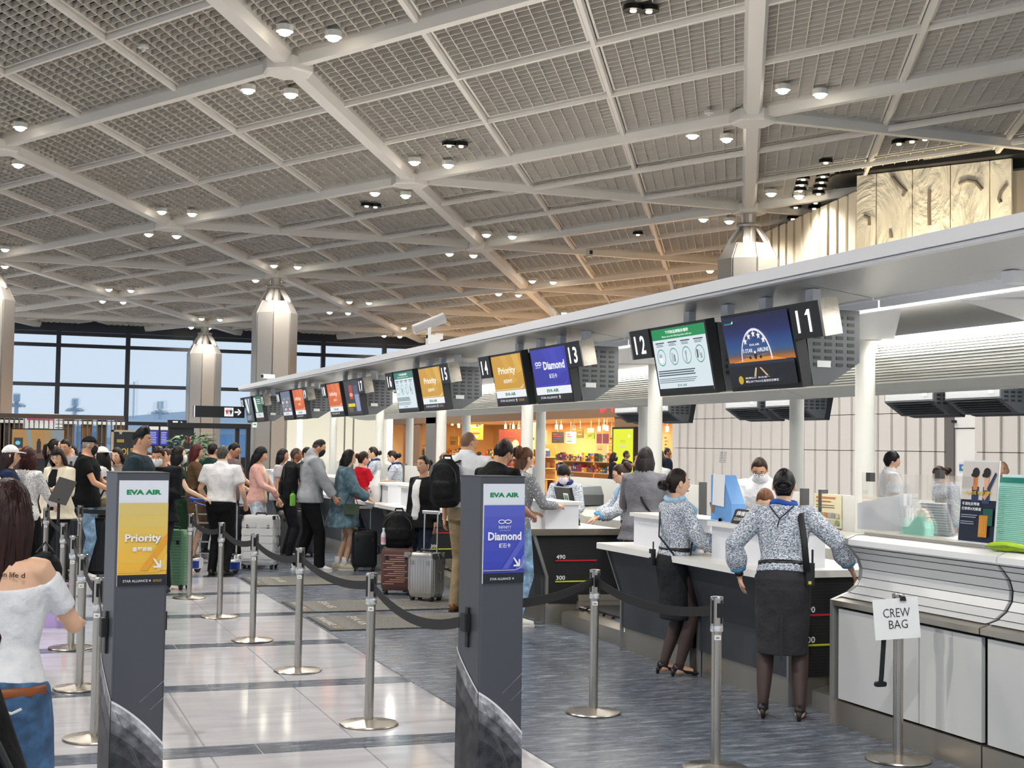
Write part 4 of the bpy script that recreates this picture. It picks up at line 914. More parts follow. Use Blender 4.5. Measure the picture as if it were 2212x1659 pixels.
# ---- the two sign pillars
KM = mat('53545b', .42, .35)
def sign_pillar(x, y, kind, label):
    t = thing('sign_pillar', label, 'sign', (x, y, 0), rad(8)); w = .25; H = 1.64; h = w/2
    b = MB(); b.rbox((-h, -h, .02), (h, h, H), .012, 0, 2, 2); b.build('body', KM, t); MB().box((0, 0, .01), (w+.04, w+.04, .02)).build('base', mat('2c2d30', .5), t); MB().box((0, 0, H+.004), (w, w, .008)).build('top_cap', mat('3c3d41', .5), t)
    MB().box((0, -h-.004, H-.28), (.232, .008, .5)).build('panel_board', mat('dfe3e8', .35), t)
    P = Print((-.116, -h-.0085, H-.53), (1, 0, 0), (0, 0, 1)); W_, H_ = .232, .5
    P.rect(0, 0, W_, H_, 'e3e7ef'); P.rect(0, 0, W_, .052, '181b20'); P.text('EVA AIR', .034, .432, .165, .024, '0f8a4f', .055)
    y0, y1 = .052, .392
    cols = ('f0b83a', 'efbc44', 'ecc04e', 'e6c25a', 'e0c368', 'dcc474') if kind == 'gold' else ('3a45b4', '3f4ab8', '454fbb', '4a55be', '505abf', '5862c2')
    for k in range(6): P.rect(0, y0+(y1-y0)*k/6, W_, (y1-y0)/6+.001, cols[k])
    lite = ('e8a32c', 'f2c763') if kind == 'gold' else ('5a62c8', '6a74d0')
    P.poly([(W_*.45, y0+.02), (W_*.6, y0+.02), (W_*1.0, y0+.15), (W_*1.0, y0+.2)], lite[0]); P.poly([(W_*.78, y0+.02), (W_, y0+.02), (W_, y0+.1)], lite[1])
    P.rect(0, y0+.012, W_*.78, .004, 'd9c06a' if kind == 'gold' else 'c9b8b0'); P.ring(W_*.78, y0+.07, W_*.215, .056, .004, 'd9c06a' if kind == 'gold' else 'c9b8b0', -90, -5, 10)
    wt = 'f2f0ea' if kind == 'gold' else 'f2f2fa'
    if kind == 'gold':
        P.text('Priority', .032, .196, .172, .048, 'a88440', .035); P.text('Priority', .030, .198, .172, .048, wt, .035); P.text('皇璽商務', .066, .163, .094, .022, wt, .03)
    else:
        P.text('Diamond', .022, .216, .190, .042, wt, .035); P.text('鑽石卡', .084, .178, .066, .024, wt)
        for s in (-1, 1): P.ring(W_/2+s*.018, .31, .02, .011, .0045, wt)
        P.text('INFINITY', .08, .275, .072, .014, 'd8daf2'); P.text('MILEAGELANDS', .085, .264, .062, .005, 'b8bae2')
    ax, ay = .168, .084
    P.poly([(ax, ay), (ax+.036, ay), (ax+.036, ay+.036), (ax+.028, ay+.036), (ax+.028, ay+.016), (ax+.004, ay+.045), (ax+.0, ay+.042) if False else (ax-.004, ay+.045), (ax+.018, ay+.009), (ax, ay+.009)], wt)
    P.text('STAR ALLIANCE', .024 if kind == 'gold' else .034, .018, .118, .012, 'd8dadd'); P.star(.152 if kind == 'gold' else .165, .024, .007, 'd8dadd')
    if kind == 'gold': P.text('GOLD', .166, .018, .042, .012, 'b49a4a')
    P.build('printed_panel', t)
    # printed planet round the lower corner
    def planet(O, U, flip):
        P = Print(O, U, (0, 0, 1), rough=.42)
        fn = (lambda s: .555-.55*s-1.3*s*s) if not flip else (lambda s: .555+.55*s+1.6*s*s)
        for c_, off, kind_ in (('e8e8ec', 0, ''), ('c2c2c8', .012, 'planet'), ('9a9aa0', .045, 'planet'), ('6c6c72', .09, 'planet'), ('47474c', .15, 'planet'), ('34343a', .23, 'planet')):
            pts = [(0, 0)] ; n = 14
            ss = [w*k/n for k in range(n+1)]; top = [(s, max(.001, min(fn(s if not flip else w-s if False else s), .9)-off)) for s in ss]
            P.poly([(0, 0.0005), (w, 0.0005)]+top[::-1], c_, kind_)
        for k in range(5):
            x0 = .02+.03*k; P.poly([(x0, .5-.08*k), (x0+.002, .5-.08*k), (min(w, x0+.12), .25-.07*k), (min(w, x0+.118), .25-.07*k)], '6a6a70')
        if not flip:
            for k in range(2): P.poly([(.13+.05*k, .54-.04*k), (.132+.05*k, .54-.04*k), (w-.001, .64-.08*k), (w-.001, .637-.08*k)], 'b8b8bc')
        return P.build('printed_planet', t)
    planet((-h, -h-.001, .02), (1, 0, 0), False); planet((-h-.001, h, .02), (0, -1, 0), True) if False else None
    P = Print((-h-.001, h, .02), (0, -1, 0), (0, 0, 1), rough=.42)
    for c_, off, kd in (('e0e0e4', 0, ''), ('8a8a90', .012, 'planet'), ('4a4a4f', .09, 'planet'), ('333338', .2, 'planet')):
        n = 12; top = [(w*k/n, max(.001, .75-.195*(k/n)**.8-off)) for k in range(n+1)]; P.poly([(0, .0005), (w, .0005)]+top[::-1], c_, kd)
    P.build('printed_planet', t)
    MB().rbox((-h-.035, -.03, .86), (-h-.0, .03, .95), .006, 0, 2).box((-h-.006, 0, .88), (.012, .03, .2)).build('belt_clip', BLACK(), t)
    MB().rbox((h, -.03, .88), (h+.03, .03, .97), .006, 0, 2).build('belt_clip', BLACK(), t)
    return t
sign_pillar(*KL, 'gold', 'grey sign pillar with yellow Priority panel and planet print')
sign_pillar(*KR, 'diamond', 'grey sign pillar with blue Diamond panel and planet print')
# slanted black stand at the far left
P = at_d(128, 1050, 15.2); t = thing('slanted_notice_stand', 'black slanted music stand shaped notice stand in front of the cream jacket woman', 'stand', (P[0], P[1], 0), rad(-10))
MB().lathe([(.16, 0), (.16, .012), (.03, .03)], 16).build('foot', BLACK(), t); MB().cyl((0, 0, .02), (0, 0, 1.15), .016, 10).build('pole', BLACK(), t); R = Matrix.Rotation(rad(-28), 3, 'X')@Matrix.Rotation(rad(18), 3, 'Y'); MB().box(R@Vector((0, 0, .1)) + Vector((0, 0, 1.15)), (.20, .012, .30), R=R).build('board', mat('1a1c20', .5), t)
# ---- queue mats
def mat_(x0, y0, y1, length, label):
    t = thing('queue_mat', label, 'mat', (0, 0, 0)); b = MB(); b.rbox((x0, y0, .001), (x0+length, y1, .012), .02, 0, 2); b.build('pile', mat('77746f', .9, kind='knit'), t)
    MB().box2((x0-.02, y0-.02, .0), (x0+length+.02, y1+.02, .007)).build('rubber_border', mat('1f1d1b', .7), t)
    P = Print((x0, y1, .0122), (0, -1, 0), (1, 0, 0)); D = y1-y0; P.rect(.02, 0, D-.04, .16, '221f1e', ); P.text('STAR ALLIANCE', .08, .05, D*.62, .075, 'c9c4be'); P.text('GOLD', D*.78, .05, D*.16, .075, 'b5953a'); P.text('EVA AIR', .12, .36, D*.62, .10, 'c9c4b6')
    for k in range(7):
        cx = .5*D; P.ring(D*1.1, .75+.11*k, D*.95, .55, .012, '9a968e', 100, 178, 12)
    P.build('printed_pile', t)
mat_(3.02, 13.25, 14.32, 1.9, 'grey queue mat nearest the camera with pale curved lines')
mat_(3.02, 14.72, 15.72, 1.9, 'grey queue mat, second from the camera, under the brown suitcase')
mat_(3.02, 17.55, 18.66, 1.9, 'grey queue mat farthest away near the black suitcase')

# ================================================================== LUGGAGE
def suitcase(x, y, rz, w, d, h, col, label, style='ribs', n=9, handle=0.0, group=None, metal=0.0, rough=.35, trim=None, floor_=0.0):
    """w across, d deep, h tall; standing on four wheels; local -Y is the front face"""
    t = thing('suitcase', label, 'suitcase', (x, y, floor_), rz, group); wz = .055; m = mat(col, rough, metal); dk = mat('161618', .5)
    b = MB(); r = .055; z0, z1 = wz, h
    sec = [(.0, .88), (.03, .97), (.06, 1.0), (h-wz-.06, 1.0), (h-wz-.03, .97), (h-wz, .88)]; V = []; ring = []
    n_ = 5; hx, hy = w/2, d/2
    for cx, cy, a0 in ((hx-r, hy-r, 0), (-hx+r, hy-r, 90), (-hx+r, -hy+r, 180), (hx-r, -hy+r, 270)):
        for k in range(n_+1): ring.append((cx+r*math.cos(rad(a0+90*k/n_)), cy+r*math.sin(rad(a0+90*k/n_))))
    for z, s in sec: V += [(p[0]*s, p[1]*(s if d > .1 else 1), z0+z) for p in ring]
    q = len(ring); b.add(V, [(k*q+j, k*q+(j+1) % q, (k+1)*q+(j+1) % q, (k+1)*q+j) for k in range(len(sec)-1) for j in range(q)]+[tuple(range(q))[::-1], tuple(range((len(sec)-1)*q, len(sec)*q))])
    b.build('shell', m, t, auto=35)
    MB().rbox((-hx-.002, -.008, z0+.02), (hx+.002, .008, z1+.001), .03, 0, 1).build('frame_seam', trim or dk, t)
    b = MB()
    if style == 'ribs':
        for k in range(n):
            xx = -hx*.82+hx*1.64*k/(n-1)
            for s in (-1, 1): b.rbox((xx-w*.018, s*hy-.004, z0+.07), (xx+w*.018, s*hy+.006, z1-.07), .005, 0, 2)
            if d > .2 and k < 6: 
                yy = -hy*.7+hy*1.4*k/5
                for s in (-1, 1): b.rbox((s*hx-.004, yy-.012, z0+.07), (s*hx+.006, yy+.012, z1-.07), .005, 0, 2)
    elif style == 'bars':
        for k in range(n):
            zz = z0+.08+(h-.22)*k/(n-1); ww = w*(.35+.35*((k*37) % 10)/10); x0 = -hx+.03+((k*53) % 10)/10*(w-.06-ww)
            b.box((x0+ww/2, -hy-.002, zz), (ww, .008, .008))
    elif style == 'lines':
        for k in range(n):
            zz = z0+.07+(h-.2)*k/(n-1); b.box((0, -hy-.002, zz), (w*.86, .006, .008)); b.box((-hx-.002, 0, zz), (.006, d*.8, .008)); b.box((hx+.002, 0, zz), (.006, d*.8, .008))
    elif style == 'blocks':
        for k in range(5):
            zz = z0+.09+(h-.2)*k/5
            for s in (-1, 1):
                b.rbox((s*w*.25-w*.2, -hy-.006, zz), (s*w*.25+w*.2, -hy+.004, zz+(h-.2)/5-.03), .02, 0, 1)
                b.rbox((s*hx-.006, -d*.35, zz), (s*hx+.006, d*.35, zz+(h-.2)/5-.03), .02, 0, 0)
    if b.f: b.build('ribs' if style == 'ribs' else 'relief', mat('d9a48a', .3, .3) if style == 'bars' else (mat('7fa389', .4) if style == 'lines' else m), t)
    for sx in (-1, 1):
        for sy in (-1, 1):
            wh = MB(); wh.cyl((sx*(hx-.05)-.014, sy*(hy-.045), .03), (sx*(hx-.05)+.014, sy*(hy-.045), .03), .03, 12).box((sx*(hx-.05), sy*(hy-.045), .055), (.05, .05, .025)); wh.build('wheel', dk, t)
            MB().rbox((sx*hx-.028 if sx < 0 else sx*hx-.03, sy*hy-.03, z1-.05), (sx*hx+.03 if sx < 0 else sx*hx+.004, sy*hy+.03 if sy < 0 else sy*hy+.004, z1+.002), .01).build('corner_guard', trim or dk, t) if trim else None
    MB().tube([(-.08, 0, z1), (-.07, 0, z1+.03), (.07, 0, z1+.03), (.08, 0, z1)], [(.012, .01)]*4, 6).build('carry_handle', dk, t)
    MB().tube([(hx, 0, h*.42), (hx+.03, 0, h*.45), (hx+.03, 0, h*.6), (hx, 0, h*.63)], [(.01, .014)]*4, 6).build('side_handle', trim or dk, t)
    for s in (-1, 1): MB().box((s*w*.3, -.0, h*.8), (.04, d+.012, .05)).build('latch', trim or dk, t)
    if handle:
        hb = MB()
        for s in (-1, 1): hb.cyl((s*.09, hy-.04, z1-.02), (s*.09, hy-.04, z1+handle), .009, 8)
        hb.rbox((-.11, hy-.06, z1+handle-.01), (.11, hy-.02, z1+handle+.03), .01, 0, 0); hb.build('pull_handle', mat('c8c8ca', .3, .8), t)
    return t
def fl_(x, y): return at_z(x, y, 0)
p = fl_(562, 1228); suitcase(p[0], p[1], rad(-28), .50, .30, .76, 'dedfdf', 'large white hard shell suitcase with black corner guards behind the belt', 'blocks', trim=mat('232326', .5))
p = fl_(613, 1205); suitcase(p[0]+.25, p[1]+.3, rad(-15), .60, .30, .72, '4a4a4d', 'big dark grey ribbed suitcase lying upright behind the white one', 'ribs', 12, .18)
p = fl_(535, 1212); suitcase(p[0], p[1]+.7, rad(-20), .42, .28, .80, '1d1d1f', 'black ribbed suitcase seen above the white suitcase', 'ribs', 10, .22)
p = fl_(782, 1234); suitcase(p[0]+.05, p[1]+.1, rad(-10), .36, .26, .56, '131417', 'small black suitcase beside the denim jacket woman', 'plain', handle=.32)
p = fl_(863, 1285); brown = suitcase(p[0], p[1]+.1, rad(-22), .385, .28, .56, '5e3a33', 'brown suitcase with copper bars and a black backpack on top', 'bars', 15)
p = fl_(922, 1300); suitcase(p[0], p[1]+.05, rad(-50), .36, .25, .56, 'c4c2be', 'silver ribbed aluminium suitcase with raised handle beside the bald man', 'ribs', 9, .45, metal=.85, rough=.3, trim=mat('a9a6a0', .3, .8))
p = fl_(388, 1272); suitcase(p[0]-.08, p[1], rad(-35), .40, .26, .72, '5f8a6a', 'green lined suitcase half hidden by the yellow sign pillar', 'lines', 16)
p = at_d(225, 1150, 18.3); suitcase(p[0], p[1], rad(-12), .5, .32, .78, '15161b', 'huge black ribbed suitcase under the man in the black cap, right one', 'ribs', 10, .1)
p = at_d(172, 1150, 18.9); suitcase(p[0], p[1], rad(-12), .46, .3, .76, '191a1f', 'black suitcase behind the belts at the far left, left one', 'ribs', 9)
p = at_d(243, 1080, 19.2); suitcase(p[0]+.15, p[1]+.2, rad(-12), .5, .3, .80, '1b2230', 'navy suitcase with a beige bag on it left of the yellow sign pillar', 'ribs', 9)
def backpack(x, y, z, rz, w, d, h, col, label, name='backpack', roll=0.0, piping=None, strap=True, top_tilt=0.0, cat='backpack'):
    t = thing(name, label, cat, (x, y, z), rz); t.rotation_euler[0] = top_tilt; m = mat(col, .6, kind='cloth')
    b = MB(); b.tube([(0, 0, 0), (0, -.02, h*.12), (0, -.03, h*.5), (0, -.01, h*.85), (0, 0, h)], [(w*.38, d*.4), (w*.5, d*.5), (w*.5, d*.5), (w*.42, d*.42), (w*.2, d*.22)], 16, side=(1, 0, 0))
    soft(b, 'body', [m], t, .011)
    b = MB(); b.tube([(0, -d*.42, h*.1), (0, -d*.52, h*.25), (0, -d*.5, h*.48), (0, -d*.4, h*.6)], [(w*.3, .02), (w*.36, .045), (w*.36, .045), (w*.3, .02)], 14, side=(1, 0, 0)); soft(b, 'front_pocket', [m], t, .01)
    pc = piping or mat('2c2d30', .4)
    MB().tube([(w*.42*math.cos(a), -d*.38-.06*math.sin(a)*0, h*.55+h*.36*math.sin(a)) for a in np.linspace(-.3, math.pi+.3, 14)], .006, 6).build('zip', pc, t)
    MB().tube([(-.05, d*.1, h*.98), (-.04, d*.12, h*1.07), (.04, d*.12, h*1.07), (.05, d*.1, h*.98)], [(.012, .006)]*4, 6).build('grab_handle', m, t)
    if strap:
        for s in (-1, 1): MB().tube([(s*.09, d*.3, h*.93), (s*.11, d*.75, h*1.0), (s*.13, d*1.15, h*.85), (s*.14, d*1.2, h*.55), (s*.15, d*.8, h*.2), (s*.14, d*.35, h*.1)], [(.028, .008)]*6, 6, side=(1, 0, 0)).build('shoulder_strap', m, t)
    return t
bp = xy(brown); backpack(bp[0], bp[1], .575, rad(-22), .40, .26, .42, '17181b', 'black backpack sitting on top of the brown suitcase', strap=False)
P = at_d(843, 1152, 15.9); t = thing('drink_bottle', 'small clear bottle with pink label in the side of the black backpack', 'bottle', (bp[0]-.2, bp[1]-.06, .60), 0); MB().lathe([(.028, 0), (.032, .01), (.032, .12), (.014, .16), (.014, .18)], 12).build('bottle', mat('dfe6ea', .1), t); MB().lathe([(.033, .03), (.033, .09)], 12).build('label_band', mat('e8a0b0', .4), t); MB().lathe([(.016, .18), (.016, .2)], 10).build('cap', WHITE(), t)
# dark blue holdall and beige shoulder bag on the suitcases at the left
P = at_d(237, 1068, 18.6); t = thing('shoulder_bag', 'beige and navy holdall resting on the suitcases by the yellow sign pillar', 'bag', (P[0], P[1], .80), rad(-15)); soft(MB().tube([(-.24, 0, .12), (-.2, 0, .13), (.2, 0, .13), (.24, 0, .12)], [(.06, .06), (.13, .13), (.13, .13), (.06, .06)], 14), 'body', [mat('a39677', .7, kind='cloth')], t, .012); MB().rbox((-.02, -.134, .03), (.2, .134, .17), .03, 0, 0).build('navy_band', mat('1c2433', .7), t); MB().tube([(-.12, -.1, .2), (-.06, -.1, .33), (.06, -.1, .33), (.12, -.1, .2)], .012, 6).build('strap', mat('1c2433', .7), t)
P = at_d(98, 1185, 13.0); t = thing('soft_bag', 'dark rounded bag with a gold pattern beside the left belt posts', 'bag', (P[0], P[1], .42), 0); soft(MB().ell((0, 0, .14), (.16, .12, .2)), 'body', [mat('16181a', .6, kind='cloth')], t, .012); MB().tube([(-.08, 0, .32), (0, 0, .42), (.08, 0, .32)], .012, 6).build('handle', BLACK(), t)
P = at_d(108, 1205, 13.4); t = thing('gift_bag', 'lilac carrier bag with red edge under the dark rounded bag', 'bag', (P[0], P[1], .0), rad(-20)); MB().prism([(-.16, 0), (.16, 0), (.17, .42), (-.17, .42)], 1, -.07, .07).build('bag', mat('b9a2d6', .5), t); MB().box((.165, 0, .3), (.012, .145, .2)).build('red_edge', mat('b8304a', .5), t); MB().tube([(-.06, .0, .42), (0, 0, .56), (.06, .0, .42)], .006, 6).build('cord_handle', WHITE(), t)
# close black bag at the lower left corner
P = at_d(8, 1560, 4.1); t = thing('travel_bag', 'black soft travel bag leaning in the lower left corner', 'bag', (P[0]-.06, P[1], 0), rad(10)); soft(MB().tube([(.06, 0, .05), (.05, 0, .4), (.02, 0, .7), (-.05, 0, 1.05), (-.1, 0, 1.25)], [(.16, .16), (.17, .17), (.15, .15), (.10, .1), (.03, .04)], 16), 'body', [mat('0e0f10', .6, kind='cloth')], t, .014); MB().tube([(-.06, -.12, 1.1), (.08, -.15, .8), (.14, -.12, .4)], .012, 6).build('seam_piping', mat('191a1c', .5), t)
# luggage trolley
p = fl_(425, 1226); t = thing('luggage_trolley', 'chrome luggage trolley with blue handle pushed by the man in the white shirt', 'trolley', (3.0, 19.8, 0), rad(-32)); CH = mat('c9cbcd', .2, .9); BL = mat('23409c', .35)
MB().tube([(-.30, -.45, .98), (-.30, -.40, .92), (-.26, -.30, .16), (-.22, .45, .10)], .014, 8).tube([(.30, -.45, .98), (.30, -.40, .92), (.26, -.30, .16), (.22, .45, .10)], .014, 8).build('side_frame', CH, t)
b = MB()
for z in (.80, .68, .42, .26): b.tube([(-.29, -.36, z), (.29, -.36, z)], .009, 6)
for x in np.linspace(-.2, .2, 5): b.tube([(x, -.3, .17), (x, .44, .11)], .009, 6)
b.build('basket_bars', CH, t); MB().tube([(-.32, -.5, 1.0), (-.1, -.5, 1.0)], .022, 10).tube([(.1, -.5, 1.0), (.32, -.5, 1.0)], .022, 10).ell((-.33, -.5, 1.0), (.04, .04, .04)).build('handle', BL, t)
MB().tube([(-.1, -.5, 1.0), (.1, -.5, 1.0)], .016, 8).tube([(-.3, -.45, .95), (0, -.4, .88), (.3, -.45, .95)], .012, 6).build('brake_bar', BL, t)
for x, y in ((-.28, -.36), (.28, -.36), (0, .42)):
    MB().cyl((x-.02, y, .075), (x+.02, y, .075), .075, 16).build('wheel', mat('2a2a2c', .6), t); MB().rbox((x-.035, y-.11, .05), (x+.035, y+.11, .19), .03, 0, 0).build('wheel_guard', WHITE(), t)
MB().rbox((-.36, -.5, .06), (-.24, -.38, .16), .03).build('bumper', BL, t); MB().rbox((.24, -.5, .06), (.36, -.38, .16), .03).build('bumper', BL, t)
# ================================================================== PEOPLE
SK = {'l': 'e3b595', 'm': 'd09d7c', 'd': '9c6d4f', 'p': 'e9c2a6'}
TM_ = [(.86, .150, .115, -.01), (.93, .165, .125, -.01), (1.02, .150, .110, 0), (1.10, .145, .105, 0), (1.22, .165, .118, 0), (1.32, .178, .115, -.005), (1.39, .160, .088, -.01), (1.435, .09, .066, -.01), (1.47, .056, .058, 0), (1.55, .053, .056, .012)]
TF_ = [(.86, .160, .120, -.015), (.93, .172, .130, -.015), (1.02, .140, .105, -.005), (1.09, .122, .092, 0), (1.20, .140, .108, .01), (1.30, .152, .105, .005), (1.38, .138, .080, -.01), (1.43, .075, .058, -.01), (1.47, .047, .050, 0), (1.55, .045, .048, .012)]
def smooth(a, b, x):
    t = min(1, max(0, (x-a)/(b-a))); return t*t*(3-2*t)
def head_pt(u, infl=1.0):
    """surface of the head in direction u (x right, y front, z up)"""
    x, y, z = u; X, Y, Z = .074*x, .093*y, .116*z
    if Z < 0:
        t = -Z/.116; X *= 1-.30*t**1.6; Y *= (1-.10*t) if Y > 0 else (1-.35*t)
    if Y > 0:
        Y += .020*math.exp(-(X/.012)**2-((Z+.022)/.020)**2) + .006*math.exp(-(X/.022)**2-((Z+.060)/.012)**2) + .008*math.exp(-(X/.02)**2-((Z+.098)/.018)**2) - .007*math.exp(-((abs(X)-.031)/.014)**2-((Z-.010)/.012)**2)
    return Vector((X*infl, Y*infl, Z*infl))
def sphere_dirs(n, m):
    D = []
    for k in range(m+1):
        th = math.pi*k/m
        for q in range(n):
            ph = 2*math.pi*q/n; D.append((math.sin(th)*math.sin(ph), math.sin(th)*math.cos(ph), math.cos(th)))
    Fs = [(k*n+q, (k+1)*n+q, (k+1)*n+(q+1) % n, k*n+(q+1) % n) for k in range(m) for q in range(n)]
    return D, Fs
HD, HF = sphere_dirs(28, 22)
def hairline(az, zf, side, nape):
    if az < 42: return zf
    if az < 75: return zf+(side-zf)*smooth(42, 75, az)
    if az < 105: return side
    return side+(nape-side)*smooth(105, 130, az)
def shell(Hm, zf=.062, side=-.01, nape=-.085, t=.10, quiff=0.0, rough=.012, seed=0, infl=0.0):
    b = MB(); V = []; r = random.Random(seed)
    for u in HD:
        p = head_pt(u); az = abs(math.degrees(math.atan2(u[0], u[1]))); w = smooth(-.012, .014, p.z-hairline(az, zf, side, nape))
        k = 1+(t+infl)*w-.14*(1-w)+rough*(r.random()-.5)*w
        if quiff: k += quiff*w*smooth(.3, .9, u[2])*smooth(-.6, .5, u[1])
        p = Vector((p.x*k, p.y*k+(-.004*w), p.z*k)); V.append(Hm@p)
    return b.add(V, HF)
def curtain(Hm, L, A=118, rx=.094, ry=.108, flare=0.0, back=.0, wave=0.0, seed=0):
    """thick sheet of hair round sides and back of the head, falling by L below the eyes"""
    b = MB(); n = 16; ring = []; r = random.Random(seed); m = max(6, int(L/.05)); V = []
    for k in range(m+1):
        f = k/m; z = .075-(L+.075)*f; low = smooth(.05, .22, -z); cap_ = .66+.34*smooth(-.075, .035, -z)
        a = rad(A*(1-.42*low)); X, Y = rx*cap_*(1+flare*f)*(1-.15*low), ry*cap_*(1-.45*low); yc = -back*f-.03*low; th = .03*(1-.65*smooth(.8, 1, f))
        o = []; i_ = []
        for q in range(n+1):
            w = -a+2*a*q/n; jit = 1+.05*math.sin(q*2.7+k*.4+seed)+wave*math.sin(z*38+q)
            o.append((X*math.sin(w)*jit, -Y*math.cos(w)*jit+yc, z-.03*f*math.sin(q*5+seed)*(k == m))); i_.append(((X-th)*math.sin(w), -(Y-th)*math.cos(w)+yc, z))
        V += [Hm@Vector(p) for p in o+i_[::-1]]
    q = 2*(n+1); b.add(V, [(k*q+j, k*q+(j+1) % q, (k+1)*q+(j+1) % q, (k+1)*q+j) for k in range(m) for j in range(q)]+[tuple(range(q))[::-1], tuple(range(m*q, m*q+q))]); return b
def hand(b, Wp, d, nrm, s=1.0, curl=.38, mi=0, n=6):
    d = d.normalized(); nrm = (nrm-d*nrm.dot(d)).normalized(); a = d.cross(nrm)
    b.tube([Wp-d*.02*s, Wp+d*.02*s, Wp+d*.06*s, Wp+d*.09*s], [(.024*s, .019*s), (.031*s, .018*s), (.040*s, .016*s), (.037*s, .012*s)], 10, mi, side=a)
    for k, L in enumerate((.066, .077, .072, .056)):
        p = Wp+d*(.085-.004*abs(k-1.2))*s+a*(.030-.0195*k)*s; pts = [p-d*.012*s, p]; dd = d
        for j, f in enumerate((.45, .30, .25)):
            ang = curl*(.7+.5*j); dd = (dd*math.cos(ang)+nrm*math.sin(ang)).normalized(); p = p+dd*L*f*s; pts.append(p)
        b.tube(pts, [.0095*s, .0092*s, .0085*s, .0078*s, .006*s], n, mi)
    p = Wp+d*.022*s+a*.026*s; pts = [p-a*.012*s]; dd = (d*.55+a*.75+nrm*.25).normalized()
    for L in (.034, .026, .020): p = p+dd*L*s; pts.append(p); dd = (dd+d*.35+nrm*.2).normalized()
    b.tube(pts, [.013*s, .0115*s, .010*s, .007*s], n, mi)
def ik(S, T, l1, l2, pole):
    v = T-S; d = min(v.length, (l1+l2)*.999); u = v.normalized(); a = (l1*l1-l2*l2+d*d)/(2*d); hgt = math.sqrt(max(l1*l1-a*a, 0))
    pl = pole-u*pole.dot(u); pl = pl.normalized() if pl.length > 1e-5 else u.orthogonal().normalized()
    return S+u*a+pl*hgt, S+u*d
PRE = {'down': (.235, .03, .815), 'bent': (.15, .34, 1.03), 'phone': (.09, .27, 1.17), 'fold': (.02, .24, 1.05), 'reach': (.16, .42, 1.0), 'low': (.20, .30, .86), 'back': (.2, -.1, .86)}
